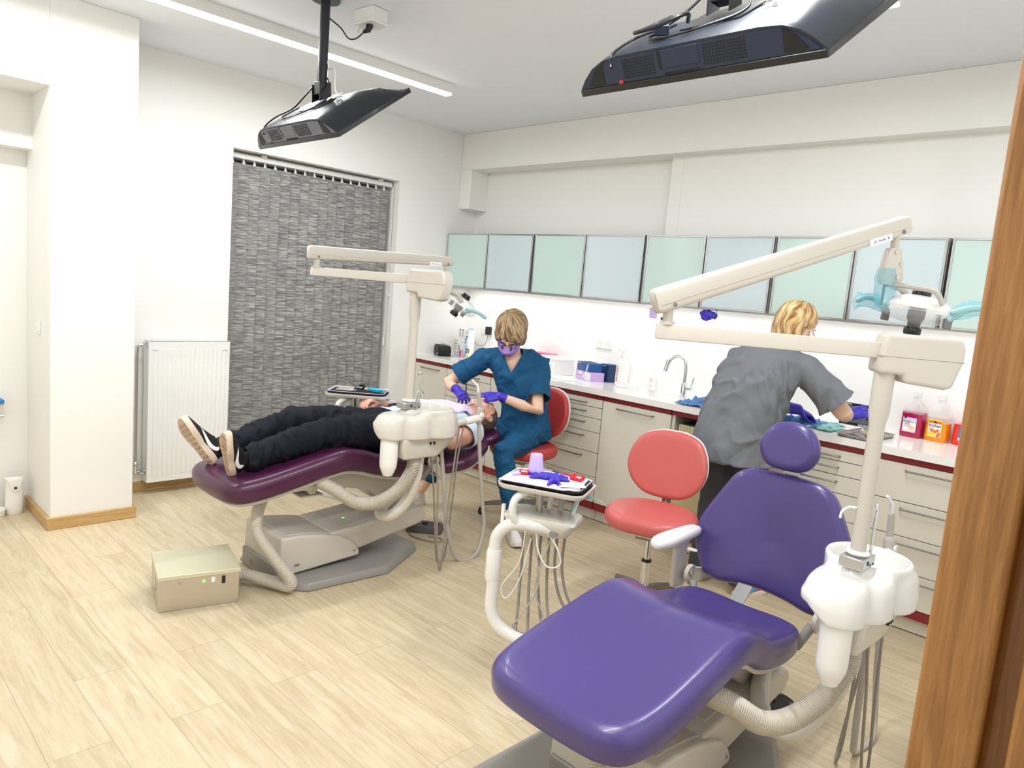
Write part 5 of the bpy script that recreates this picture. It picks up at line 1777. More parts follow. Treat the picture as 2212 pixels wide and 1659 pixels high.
# bib dispenser rack: grey stand, lower printed carton, two rolls, a blue/white carton on top
t = thing('dispenser_rack', 'grey rack holding printed white cartons beside the black case', 'rack', (4.43, 5.06, ZT))
Mr = TR(4.45, 5.00, ZT) @ RZ(math.radians(-20))
m = MB(Mr).box(-0.05, 0.115, 0, 0.06, 0.118, 0.135).box(-0.05, -0.06, 0, 0.06, 0.118, 0.003).box(0.057, -0.06, 0, 0.06, 0.118, 0.15)
obj('stand', m, 'hose_light', t)


def bear_print(P, parent, x, y, s):
    obj('print', MB(P).lathe([(0.012 * s, 0), (0.012 * s, 0.0003), (0.001, 0.0003)], 16, TR(x, y, 0.0002)), 'print_grey', parent)


c1 = carton('printed_carton', 'white carton with a sunburst print below, in the rack by the black case', Mr @ TR(-0.01, 0.03, 0.004), 0.08, 0.155, 0.122, 'paper', group='printed white cartons')
P = plane_on(Mr @ TR(-0.01, 0.03, 0.004), 0.04)
text('title', 'Kenda', 0.018, P @ TR(-0.043, 0.102, 0), 'print_dark', c1, bold=True)
for k in range(16):
    a = 2 * PI * k / 16
    obj('ray', MB(P).box(0.013, -0.0016, 0, 0.026, 0.0016, 0.0004, M=TR(0.032, 0.068, 0) @ RZ(a)), 'print_dark', c1)
for k in range(5):
    patch('text_line', P, -0.066, 0.045 + k * 0.010, -0.022 - 0.006 * (k % 2), 0.049 + k * 0.010, 'print_grey', c1)
obj('dot', MB(P).lathe([(0.008, 0), (0.008, 0.0004), (0.001, 0.0004)], 16, TR(-0.045, 0.020, 0), sy=0.7), 'print_black', c1)
obj('dot', MB(P).lathe([(0.0075, 0), (0.0075, 0.0004), (0.001, 0.0004)], 16, TR(0.008, 0.022, 0)), 'print_black', c1)
patch('red_mark', P, 0.016, 0.024, 0.026, 0.036, 'print_red', c1)
for k, yy in enumerate((0.065, -0.005)):
    r = carton('printed_carton', ('left' if k == 0 else 'middle') + ' one of the two small grey printed cartons on top of the rack', Mr @ TR(0.01, yy, 0.150), 0.06, 0.064, 0.10, 'paper', group='printed white cartons')
    P = plane_on(Mr @ TR(0.01, yy, 0.150), 0.03)
    text('title', 'Kenda', 0.015, P @ TR(0, 0.085, 0), 'print_dark', r, bold=True)
    for q in range(5):
        patch('text_line', P, -0.022, 0.025 + q * 0.010, 0.016 - 0.006 * (q % 2), 0.030 + q * 0.010, 'print_grey', r)
obj('rack_lip', MB(Mr).box(-0.03, -0.05, 0.127, 0.055, 0.11, 0.1495), 'paper', t, bevel=0.006)
r = carton('printed_carton', 'tall white carton with a blue picture, right of the grey printed ones', Mr @ TR(0.02, -0.085, 0.0), 0.06, 0.075, 0.245, 'paper', group='printed white cartons')
P = plane_on(Mr @ TR(0.02, -0.085, 0.0), 0.03)
text('title', 'Omnident', 0.012, P @ TR(0, 0.222, 0), 'print_grey', r)
patch('picture', P, -0.037, 0.115, -0.008, 0.165, 'print_blue', r)
patch('row', P, -0.025, 0.178, 0.028, 0.186, 'print_navy', r)
patch('row', P, -0.030, 0.165, 0.0, 0.172, 'print_grey', r)
obj('blue_film', MB(Mr @ TR(0.02, -0.085, 0.245)).ball((0, 0, 0.008), 0.03, 0.036, 0.012), 'aqua_film', r)
a1 = carton('leaflet_holder', 'cyan and white box in front of the tall blue printed carton', Mr @ TR(-0.02, -0.155, 0), 0.03, 0.055, 0.15, 'paper')
P = plane_on(Mr @ TR(-0.02, -0.155, 0), 0.015)
patch('cyan_panel', P, -0.0275, 0.02, 0.02, 0.11, 'cyan', a1)
a2 = carton('small_carton', 'box printed green and orange at the dentist\'s elbow', Mr @ TR(-0.03, -0.225, 0), 0.04, 0.075, 0.115, 'paper')
P = plane_on(Mr @ TR(-0.03, -0.225, 0), 0.02)
patch('green_panel', P, -0.0375, 0.045, -0.004, 0.088, 'print_green', a2)
patch('orange_panel', P, 0.004, 0.050, 0.0375, 0.088, 'print_orange', a2)
text('line', 'Aligner', 0.010, P @ TR(-0.02, 0.065, 0.0006), 'print_white', a2)
patch('band', P, -0.0375, 0.008, 0.0375, 0.02, 'print_yellow', a2)
a3 = carton('small_carton', 'small pink and grey box beside the sunburst carton', Mr @ TR(-0.07, -0.125, 0), 0.025, 0.05, 0.065, 'print_pink')
P = plane_on(Mr @ TR(-0.07, -0.125, 0), 0.0125)
patch('grey_photo', P, -0.02, 0.02, 0.0, 0.05, 'print_grey', a3)
patch('pink_band', P, 0.005, 0.0, 0.025, 0.065, 'pink_hot', a3)
single('turquoise_sheet', MB(Mr @ TR(-0.125, -0.105, 0)).box(-0.03, -0.04, 0, 0.03, 0.045, 0.004), 'aqua', 'flat turquoise packet lying at the front of the cartons', 'packet', bevel=0.001)

# pink box edge and white container right of the dentist
pk = thing('pink_container', 'hot pink plastic container half hidden behind the dentist\'s shoulder', 'container', (4.55, 4.06, ZT))
obj('tub', MB().box(4.50, 4.02, ZT, 4.60, 4.20, ZT + 0.12), 'pink_hot', pk, bevel=0.004)
obj('lid', MB().box(4.495, 3.985, ZT + 0.12, 4.605, 4.21, ZT + 0.135), 'pink_hot', pk, bevel=0.004)
Mw = TR(4.42, 3.865, ZT) @ RZ(math.radians(-14))
wb = thing('white_container', 'large white lidded box with a small blue logo right of the dentist', 'container', (4.42, 3.86, ZT))
obj('box_body', MB(Mw).box(-0.10, -0.155, 0.0, 0.10, 0.155, 0.115), 'white_plastic', wb, bevel=0.006)
obj('lid', MB(Mw).box(-0.104, -0.158, 0.113, 0.104, 0.158, 0.132), 'white_gloss', wb, bevel=0.005)
P = plane_on(Mw, 0.10)
patch('blue_logo', P, -0.035, 0.079, 0.005, 0.091, 'print_blue', wb)
patch('blue_logo_tail', P, 0.009, 0.079, 0.016, 0.091, 'print_blue', wb)
text('small_text', 'Planmeca', 0.012, P @ TR(-0.012, 0.072, 0.0002), 'print_blue', wb)
text('small_text', 'mentta', 0.012, P @ TR(-0.015, 0.045, 0.0002), 'print_grey', wb)
patch('blue_mark', P, 0.008, 0.039, 0.015, 0.053, 'print_blue', wb)
t = single('paper_sheet', MB(TR(4.28, 3.70, ZT) @ RZ(0.25)).box(-0.10, -0.15, 0, 0.09, 0.15, 0.0015), 'paper', 'white sheet of paper lying in front of the white container', 'paper', group=None)
t = single('paper_sheet', MB(TR(4.20, 3.545, ZT + 0.0017) @ RZ(-0.5)).box(-0.075, -0.10, 0, 0.075, 0.10, 0.0015), 'paper', 'white paper sheet with a corner over the worktop edge', 'paper')

# glove boxes
Mg = TR(4.415, 3.475, ZT) @ RZ(math.radians(-22))
g1 = carton('glove_box', 'lilac and white glove box at the bottom of the stack', Mg, 0.12, 0.235, 0.068, 'lilac_box', group='glove boxes')
P = plane_on(Mg, 0.06)
patch('white_end', P, 0.03, 0.004, 0.116, 0.064, 'print_white', g1)
for a in range(6):
    for q in range(3):
        obj('dot', MB(P).cyl((0.042 + a * 0.012, 0.016 + q * 0.017, 0.0004), (0.042 + a * 0.012, 0.016 + q * 0.017, 0.0008), 0.0028, n=8), 'print_grey', g1)
patch('white_title', P, -0.075, 0.042, -0.015, 0.058, 'print_white', g1)
patch('light_band', P, -0.105, 0.012, 0.0, 0.018, 'lilac_pale', g1)
obj('hand_print', MB(P).prism([(-0.01, 0.008), (0.006, 0.008), (0.018, 0.030), (0.022, 0.055), (0.012, 0.052), (0.006, 0.036), (0.0, 0.024)], 0.0002, 0.0008, 'z'), 'print_white', g1)
Mg2 = Mg @ TR(0.0, 0.012, 0.068)
g2 = carton('glove_box', 'blue glove box lying on top of the lilac glove box', Mg2, 0.115, 0.195, 0.066, 'blue_box', group='glove boxes')
P = plane_on(Mg2, 0.0575)
text('title', 'Basic 100', 0.013, P @ TR(-0.065, 0.056, 0.0003), 'print_white', g2, bold=True)
for q in range(4):
    patch('text_line', P, -0.09, 0.014 + q * 0.009, 0.0 + 0.02 * (q % 2), 0.0165 + q * 0.009, 'print_grey', g2)
obj('hand_print', MB(P).prism([(0.045, 0.002), (0.066, 0.002), (0.075, 0.035), (0.080, 0.062), (0.066, 0.058), (0.058, 0.04)], 0.0002, 0.0008, 'z'), 'glass_blue', g2)
obj('opening', MB(Mg2).box(-0.03, -0.06, 0.066, 0.03, 0.06, 0.0668), 'black_soft', g2)
Mg3 = TR(4.50, 3.36, ZT + 0.0) @ RZ(math.radians(-14))
g3 = carton('glove_box', 'dark blue glove box standing behind, right of the other two', Mg3, 0.09, 0.10, 0.135, 'blue_box_dark', group='glove boxes')
P = plane_on(Mg3, 0.045)
text('title', 'Basic 100', 0.011, P @ TR(-0.008, 0.122, 0.0003), 'print_white', g3, bold=True)
for q in range(4):
    patch('text_line', P, -0.035, 0.078 + q * 0.009, 0.004, 0.081 + q * 0.009, 'print_grey', g3)

# sanitiser bottle
sn = thing('sanitizer_bottle', 'tall white pump bottle lettered sanitizer beside the glove boxes', 'bottle', (4.46, 3.20, ZT))
Ms = TR(4.45, 3.20, ZT) @ RZ(math.radians(-10))
rs = []
for z, k in ((0, 0.92), (0.005, 1.0), (0.155, 1.0), (0.175, 0.92), (0.19, 0.55), (0.20, 0.38), (0.215, 0.38)):
    rs.append([Ms @ V((x * k, y * k, z)) for x, y in rrect(-0.035, -0.045, 0.035, 0.045, 0.02, 6)])
obj('bottle_body', MB().rings(rs), 'white_gloss', sn, sharp=50)
m = MB(Ms).cyl((0, 0, 0.21), (0, 0, 0.235), 0.019).cyl((0, 0, 0.235), (0, 0, 0.262), 0.006)
m.box(-0.05, -0.011, 0.258, 0.02, 0.011, 0.27)
obj('pump', m, 'white_plastic', sn, bevel=0.002)
P = plane_on(Ms, 0.035)
text('lettering', 'sanitizer', 0.036, P @ TR(-0.018, 0.085, 0) @ RZ(PI / 2), 'print_red', sn)
bt = thing('soap_bottle', 'small clear hand soap bottle on the worktop left of the tap', 'bottle', (4.50, 2.95, ZT))
Ms = TR(4.50, 2.95, ZT)
obj('bottle_body', MB(Ms).lathe([(0.001, 0), (0.028, 0.0), (0.03, 0.004), (0.03, 0.10), (0.025, 0.115), (0.013, 0.125), (0.013, 0.135), (0.001, 0.135)], 28, sy=1.2), 'white_plastic', bt)
obj('pump', MB(Ms).cyl((0, 0, 0.135), (0, 0, 0.16), 0.005).box(-0.035, -0.006, 0.156, 0.008, 0.006, 0.164), 'white_plastic', bt, bevel=0.001)
P = plane_on(Ms, 0.0305)
patch('red_line', P, -0.015, 0.062, 0.015, 0.067, 'print_pink', bt)
obj('drop_print', MB(P).lathe([(0.0035, 0), (0.0035, 0.0004), (0.001, 0.0004)], 12, TR(0, 0.030, 0.0002)), 'print_dark', bt)
patch('text_line', P, -0.010, 0.080, 0.012, 0.083, 'print_grey', bt)
single('soap_dish', MB(TR(4.35, 3.12, ZT)).lathe([(0.001, 0), (0.035, 0), (0.042, 0.008), (0.040, 0.009), (0.033, 0.003), (0.001, 0.003)], 28, sy=1.3), 'white_gloss', 'flat white dish on the worktop right of the sanitizer bottle', 'dish')

# tap
tp = thing('tap', 'chrome gooseneck mixer tap with side lever on the worktop', 'tap', (4.44, 2.655, ZT))
Mt_ = TR(4.44, 2.655, ZT)
obj('tap_base', MB(Mt_).lathe([(0.001, 0), (0.026, 0), (0.026, 0.006), (0.021, 0.010), (0.021, 0.095), (0.018, 0.10), (0.001, 0.10)], 28), 'chrome', tp)
sp = spline([(4.44, 2.655, ZT + 0.09), (4.44, 2.655, ZT + 0.20), (4.438, 2.665, ZT + 0.25), (4.425, 2.70, ZT + 0.278), (4.40, 2.745, ZT + 0.262), (4.385, 2.77, ZT + 0.215)], 8)
obj('spout', MB().tube(sp, 0.0125, 16), 'chrome', tp)
obj('spray_head', MB().tube([sp[-1] + V((0.003, -0.004, 0.03)), sp[-1] + V((-0.006, 0.01, -0.05))], [0.0165, 0.0165], 16), 'chrome', tp)
obj('lever', MB().cyl((4.44, 2.65, ZT + 0.055), (4.43, 2.59, ZT + 0.062), 0.012).tube([(4.43, 2.595, ZT + 0.062), (4.425, 2.58, ZT + 0.12), (4.422, 2.575, ZT + 0.145)], [0.007, 0.0055, 0.005], 10), 'chrome', tp)


# crumpled cloths: a sheet with noise folds and real thickness
def cloth(name, label, M, sx, sy, amp, m, seed, cat='cloth', n=34, thick=0.003, group=None):
    mb = MB()
    idx = {}
    vs, fs = [], []
    for i in range(n + 1):
        for j in range(n + 1):
            u, v = (i / n - 0.5), (j / n - 0.5)
            p = V((u * 3.1 + seed, v * 3.1 - seed, seed * 0.7))
            edge = 1 - 0.35 * noise.noise(p * 1.3)
            x = u * sx * edge + 0.02 * noise.noise(p * 2.2)
            y = v * sy * edge + 0.02 * noise.noise(p * 2.2 + V((5, 5, 5)))
            fall = max(0.0, 1 - (2 * max(abs(u), abs(v))) ** 4)
            h = abs(noise.noise(p * 1.5)) * 0.9 + 0.5 * abs(noise.noise(p * 3.7)) + 0.18 * noise.noise(p * 8)
            z = thick + amp * max(0, h) * (0.25 + 0.75 * fall)
            vs.append((x, y, z))
    for i in range(n):
        for j in range(n):
            a = i * (n + 1) + j
            fs.append((a, a + 1, a + n + 2, a + n + 1))
    mb.add(vs, fs, M)
    me = bpy.data.meshes.new(name)
    me.from_pydata([tuple(p) for p in mb.v], [], mb.f)
    me.polygons.foreach_set('use_smooth', [True] * len(me.polygons))
    o = link_mesh(name, me, m)
    s = o.modifiers.new('solid', 'SOLIDIFY')
    s.thickness = thick * 0.6
    s.offset = 0
    return props(o, label, cat, group)


cloth('towel', 'crumpled blue cloth on the worktop beside the tap', TR(4.20, 2.36, ZT), 0.26, 0.25, 0.075, 'denim', 2.3, 'cloth')
cloth('scrub_cloth', 'crumpled denim blue cloth in front of the standing assistant', TR(4.28, 1.74, ZT), 0.24, 0.24, 0.055, 'denim', 5.1, 'cloth')
cloth('green_drape', 'pale green paper drape beside the instrument tray', TR(4.24, 1.60, ZT), 0.20, 0.17, 0.02, 'aqua_cloth', 8.4, 'cloth')
cloth('aqua_sheet', 'turquoise disposable sheet under the denim cloth', TR(4.40, 1.66, ZT), 0.14, 0.2, 0.02, 'aqua', 3.9, 'cloth')

# monitor the assistant works at
mn = thing('monitor', 'small black touch monitor on a white foot, lettered COLTENE', 'monitor', (4.47, 1.50, ZT))
Mm = TR(4.475, 1.505, ZT + 0.010) @ RZ(math.radians(-4)) @ RY(math.radians(14))
obj('screen_body', MB(Mm).box(-0.006, -0.095, 0.0, 0.006, 0.095, 0.135), 'black_plastic', mn, bevel=0.003)
P = plane_on(Mm, 0.0062)
patch('display', P, -0.085, 0.018, 0.085, 0.117, 'mid_grey', mn)
text('brand', 'COLTENE', 0.013, P @ TR(0.048, 0.009, 0.0003), 'print_white', mn, bold=True)
text('model', 'CanalPro', 0.010, P @ TR(-0.062, 0.126, 0.0003), 'print_white', mn, bold=True)
obj('foot', MB(TR(4.48, 1.50, ZT)).prism(rrect(-0.045, -0.09, 0.06, 0.09, 0.03, 5), 0, 0.014, 'z', top=0.94), 'white_gloss', mn, bevel=0.003)
obj('rear_body', MB(Mm).box(0.006, -0.06, 0.01, 0.045, 0.06, 0.09), 'white_plastic', mn, bevel=0.006)

# steel tray with instruments
Mtr = TR(4.225, 1.355, ZT) @ RZ(math.radians(-4))
st = thing('instrument_tray', 'shallow stainless steel tray beside the lamp post', 'tray', (4.22, 1.35, ZT))
rs = []
o_ = rrect(-0.175, -0.095, 0.175, 0.095, 0.03, 6)
for k, z in ((0.93, 0.001), (0.96, 0.004), (0.99, 0.018), (1.03, 0.019), (1.03, 0.0175), (0.985, 0.016), (0.955, 0.005), (0.93, 0.003)):
    rs.append([Mtr @ V((x * k, y * k, z)) for x, y in o_])
obj('tray', MB().rings(rs), 'steel', st, sharp=50)
for k in range(7):
    a = 0.3 * math.sin(k * 2.1) + 1.45
    A = Mtr @ TR(-0.09 + 0.018 * k, 0.02 - 0.006 * k, 0.008 + 0.0012 * k) @ RZ(a)
    t = thing('dental_instrument', ['leftmost', 'second', 'third', 'fourth', 'fifth', 'sixth', 'rightmost'][k] + ' thin steel instrument of the bundle in the steel tray', 'instrument', A.to_translation(), group='instruments in the steel tray')
    obj('handle', MB(A).capsule([(-0.055, 0, 0), (0.03, 0, 0)], [0.0032, 0.0032], 8), 'steel', t)
    obj('tip', MB(A).tube(spline([(0.03, 0, 0), (0.052, 0, 0.001), (0.062, 0.004, 0.005), (0.066, 0.010, 0.008)], 4), 0.0012, 6), 'steel', t)
for k, (x, y, a) in enumerate(((0.045, 0.0, 1.4), (0.055, -0.012, 1.2), (0.10, -0.03, 1.75), (0.035, 0.02, 0.9))):
    A = Mtr @ TR(x, y, 0.010) @ RZ(a)
    t = single('yellow_wedge_handle', MB(A).capsule([(-0.022, 0, 0), (0.022, 0, 0)], [0.0085, 0.006], 10), 'yellow', ('yellow tool handle left of the lamp post', 'yellow tool handle touching the lamp post', 'yellow tool handle right of the lamp post', 'rearmost yellow tool handle by the instrument bundle')[k] + ' in the steel tray', 'tool', 'yellow tools in the steel tray')

# three jugs of liquid soap
def jug(label, x, y, lm, fill, s=1.0):
    t = thing('liquid_bottle', label, 'bottle', (x, y, ZT), group='large bottles of coloured liquid')
    M = TR(x, y, ZT) @ RZ(math.radians(-9))

    def ring(z, k):
        return [M @ V((a * k, b * k, z)) for a, b in rrect(-0.045, -0.057, 0.045, 0.057, 0.018, 5)]
    hs = [(0.0, 0.94), (0.006, 1.0), (0.03, 1.02), (0.035, 1.0), (0.135, 0.98), (0.14, 0.96), (0.15, 0.96)]
    up = [(0.165, 0.93), (0.185, 0.75), (0.205, 0.45), (0.215, 0.33), (0.228, 0.33)]
    obj('bottle_wall', MB().rings([ring(z, k) for z, k in [h for h in hs if h[0] >= fill - 0.02] + up]), 'clear_dome', t, sharp=50)
    lo = [h for h in hs if h[0] < fill]
    obj('liquid', MB().rings([ring(z, k * 0.995) for z, k in lo + [(fill, 0.965)]]), lm, t, sharp=50)
    obj('cap', MB(M).lathe([(0.019, 0.226), (0.021, 0.228), (0.021, 0.252), (0.018, 0.256), (0.001, 0.256)], 24), 'clear_plastic', t)
    return t, plane_on(M, 0.0465)


j1, P = jug('clear bottle of magenta liquid soap lettered BabyDerm', 4.55, 1.215, 'magenta_liquid', 0.145)
lb = patch('label', P, -0.038, 0.028, 0.036, 0.112, 'paper', j1, 0.0006)
Q = P @ TR(0, 0, 0.0008)
patch('lilac_top', Q, -0.038, 0.098, 0.036, 0.112, 'lilac_pale', lb, 0.0003)
patch('logo', Q, -0.032, 0.104, -0.020, 0.113, 'print_navy', lb, 0.0006)
patch('pink_foot', Q, -0.038, 0.028, 0.036, 0.034, 'print_pink', lb, 0.0003)
text('lettering', 'Baby', 0.020, Q @ TR(-0.018, 0.089, 0.0002), 'print_navy', lb, ext=0.0002)
text('lettering', 'Derm', 0.020, Q @ TR(0.018, 0.089, 0.0002), 'print_grey', lb, ext=0.0002)
for cx, cy, ring_m in ((-0.012, 0.066, 'lilac_box'), (0.013, 0.050, 'print_green')):
    obj('hood', MB(Q).lathe([(0.017, 0), (0.017, 0.0004), (0.001, 0.0004)], 24, TR(cx, cy + 0.003, 0), sy=0.72), ring_m if ring_m == 'lilac_box' else 'print_yellow', lb)
    obj('face', MB(Q).lathe([(0.0145, 0), (0.0145, 0.0008), (0.001, 0.0008)], 24, TR(cx, cy - 0.001, 0), sy=0.66), 'skin_print', lb)
j2, P = jug('half full bottle of orange liquid lettered ActiSept', 4.56, 1.09, 'orange_liquid', 0.105)
lb = patch('label', P, -0.036, 0.024, 0.038, 0.122, 'print_yellow', j2, 0.0006)
Q = P @ TR(0, 0, 0.0008)
patch('inner', Q, -0.033, 0.027, 0.035, 0.115, 'paper', lb, 0.0003)
patch('orange_sky', Q, -0.033, 0.100, 0.035, 0.115, 'print_orange', lb, 0.0005)
patch('logo', Q, -0.006, 0.104, 0.008, 0.113, 'print_navy', lb, 0.0009)
text('lettering', 'ActiSept', 0.0215, Q @ TR(0.0, 0.088, 0.0003), 'print_black', lb, ext=0.0002, bold=True, sx=0.9)
patch('yellow_field', Q, -0.033, 0.030, 0.01, 0.050, 'print_yellow', lb, 0.0005)
for k, (x, y) in enumerate(((0.018, 0.062), (0.026, 0.045), (0.006, 0.055), (0.022, 0.034), (-0.012, 0.06))):
    obj('fruit_print', MB(Q).lathe([(0.009, 0), (0.009, 0.0007 + 0.0001 * k), (0.001, 0.0007 + 0.0001 * k)], 16, TR(x, y, 0)), 'print_orange', lb)
for k in range(3):
    patch('text_line', Q, -0.030, 0.060 + 0.006 * k, 0.0, 0.062 + 0.006 * k, 'print_red', lb, 0.0009)
j3, P = jug('clear bottle of red liquid with a blue label, cut off by the door frame', 4.575, 0.955, 'red_liquid', 0.115)
lb = patch('label', P, -0.020, 0.028, 0.045, 0.100, 'print_blue', j3, 0.0006)
patch('white_foot', P @ TR(0, 0, 0.0008), -0.020, 0.028, 0.045, 0.042, 'paper', lb, 0.0003)
patch('white_arc', P @ TR(0, 0, 0.0008) @ RZ(-0.5), -0.045, 0.075, 0.02, 0.083, 'paper', lb, 0.0003)

# under-cabinet: cup dispenser and the hanging glove
cd = thing('cup_dispenser', 'white cup dispenser under the wall cabinet with a lilac cup', 'dispenser', (4.40, 2.93, 1.50))
obj('holder', MB().box(4.34, 2.89, 1.548, 4.45, 2.97, 1.574), 'white_plastic', cd, bevel=0.002)
obj('cup', MB(TR(4.38, 2.93, 0)).lathe([(0.032, 1.548), (0.025, 1.478), (0.001, 1.478)], 24), 'lilac', cd)
hg = thing('hanging_glove', 'dark blue glove hanging under the wall cabinet over the sink', 'glove', (4.36, 2.48, 1.50))
m = MB()
m.ball((4.37, 2.50, 1.545), 0.022, 0.055, 0.028)
m.ball((4.37, 2.505, 1.522), 0.020, 0.038, 0.022)
m.ball((4.37, 2.455, 1.535), 0.018, 0.028, 0.022)
bm = bake(m, 0.004, 3)
wrinkle(bm, 0.008, 45, 3.0)
bmobj('glove_body', bm, 'glove_blue', hg)
obj('loop', MB().tube(spline([(4.36, 2.44, 1.54), (4.355, 2.425, 1.565), (4.355, 2.43, 1.577)], 4), 0.002, 6), 'glove_blue', hg)


# ------------------------------------------------------------------ on the near tray
Z0 = 0.002
dt = thing('instrument_tray', 'white instrument tray with black edge on the near delivery unit', 'tray', MD.to_translation())
o_ = rrect(-0.168, -0.108, 0.168, 0.108, 0.03, 6)
obj('tray', MB().rings([[MD @ V((x * k, y * k, Z0 + z)) for x, y in o_] for k, z in ((0.95, 0.0), (0.99, 0.010), (1.0, 0.016), (0.98, 0.016), (0.95, 0.006), (0.9, 0.004))]), 'white_plastic', dt, sharp=50)
obj('rubber_edge', MB().rings([[MD @ V((x * k, y * k, Z0 + z)) for x, y in o_] for k, z in ((1.0, 0.002), (1.012, 0.003), (1.012, 0.012), (1.0, 0.013))]), 'black_soft', dt)


def napkin(name, label, M, pts, m='lilac_pale', z=0.0):
    t = single(name, MB(M).prism(pts, Z0 + z, Z0 + z + 0.002, 'z'), m, label, 'napkin')
    return t


single('napkin', MB().rings([[MD @ V((x, y, z)) for x, y, z in ((-0.172, -0.118, Z0 + 0.014 - q), (0.10, -0.118, Z0 + 0.014 - q), (0.16, -0.09, Z0 + 0.019 - q), (0.15, 0.095, Z0 + 0.02 - q), (-0.12, 0.11, Z0 + 0.02 - q), (-0.15, 0.05, Z0 + 0.018 - q))] for q in (0.0, 0.003)]), 'lilac_pale', 'pale lilac paper bib spread over the near instrument tray', 'napkin')
obj_p = single('paper_packet', MB(MD @ TR(0.115, -0.055, Z0 + 0.021) @ RZ(0.5)).box(-0.05, -0.035, 0, 0.055, 0.03, 0.004), 'paper', 'crumpled white paper packet on the near tray\'s right end', 'packet', bevel=0.001)
single('cotton_roll', MB(MD @ TR(-0.125, -0.035, Z0 + 0.024) @ RZ(0.9)).capsule([(-0.016, 0, 0), (0.016, 0, 0)], [0.005, 0.005], 10), 'lilac', 'small lilac roll lying left of the red clip on the tray', 'roll')
cp = thing('paper_cup', 'lilac plastic cup turned upside down on the near tray', 'cup', MD @ V((-0.075, 0.055, Z0 + 0.02)))
Mcup = MD @ TR(-0.072, 0.05, Z0 + 0.02)
prof = [(0.0375, 0.0), (0.0375, 0.003), (0.036, 0.005)]
for k in range(7):
    prof += [(0.0355 - k * 0.0008, 0.008 + k * 0.004), (0.0348 - k * 0.0008, 0.010 + k * 0.004)]
prof += [(0.0285, 0.05), (0.0255, 0.078), (0.0245, 0.080), (0.0235, 0.078), (0.001, 0.078)]
obj('cup_wall', MB(Mcup).lathe(prof, 36), 'lilac', cp, sharp=60)
# red holders
def red_clip(label, M, s=1.0, tail=False):
    t = thing('red_clip', label, 'clip', M.to_translation(), group='red plastic clips')
    m = MB(M)
    m.box(-0.026 * s, -0.016 * s, 0, -0.018 * s, 0.016 * s, 0.016 * s).box(0.018 * s, -0.016 * s, 0, 0.026 * s, 0.016 * s, 0.016 * s).box(-0.026 * s, -0.018 * s, 0, 0.026 * s, -0.011 * s, 0.018 * s).box(-0.026 * s, 0.011 * s, 0, 0.026 * s, 0.018 * s, 0.014 * s)
    obj('clip_frame', m, 'red_plastic', t, bevel=0.002)
    obj('label', MB(M).box(-0.017 * s, -0.0108 * s, 0.002, 0.017 * s, 0.0108 * s, 0.010 * s), 'paper', t)
    if tail:
        m = MB(M)
        R = []
        P_ = []
        for k in range(44):
            P_.append((-0.026 * s - k * 0.0011, 0.002, 0.008 + 0.0001 * k))
            R.append(0.0045 if k % 4 < 2 else 0.003)
        obj('threaded_rod', m.tube(P_, R, 10), 'red_plastic', t)
        obj('ring', MB(M @ TR(-0.020 * s, 0.006, 0.012)).tube([(0.010 * math.cos(a), 0.010 * math.sin(a), 0) for a in [2 * PI * k / 16 for k in range(17)]], 0.003, 8), 'red_plastic', t)
    return t


red_clip('small red square clip beside the upturned lilac cup', MD @ TR(-0.105, 0.0, Z0 + 0.022) @ RZ(0.15) @ RX(0.35), 0.75)
red_clip('larger red clip with a threaded rod at the right end of the near tray', MD @ TR(0.115, 0.045, Z0 + 0.022) @ RZ(-0.25) @ RX(0.35), 1.0, True)


def crumpled_glove(label, M, seed, k=1.0):
    m = MB(M)
    m.ball((0, 0, 0.014), 0.036 * k, 0.028 * k, 0.014)
    m.ball((0.03 * k, 0.0, 0.016), 0.022 * k, 0.022 * k, 0.016)
    m.capsule([(-0.02, 0.01, 0.012), (-0.06 * k, 0.018, 0.009), (-0.095 * k, 0.022, 0.006)], [0.012, 0.008, 0.006], 10)
    m.capsule([(-0.02, -0.01, 0.012), (-0.055 * k, -0.016, 0.008), (-0.075 * k, -0.030, 0.005)], [0.011, 0.008, 0.006], 10)
    m.capsule([(0.02, 0.015, 0.012), (0.05 * k, 0.034, 0.010), (0.075 * k, 0.036, 0.006)], [0.011, 0.009, 0.007], 10)
    m.capsule([(0.02, -0.015, 0.012), (0.055 * k, -0.020, 0.010), (0.09 * k, -0.012, 0.006)], [0.011, 0.009, 0.007], 10)
    bm = bake(m, 0.0032, 2)
    wrinkle(bm, 0.0055, 60, seed)
    t = thing('disposable_glove', label, 'glove', M.to_translation(), group='used blue gloves on the near tray')
    bmobj('glove_body', bm, 'glove_blue', t)
    return t


crumpled_glove('crumpled blue glove in the middle of the near tray', MD @ TR(0.005, -0.01, Z0 + 0.018) @ RZ(0.1), 1.0, 0.95)
crumpled_glove('balled blue glove at the front of the near tray', MD @ TR(0.05, -0.045, Z0 + 0.018) @ RZ(1.7), 4.0, 0.62)

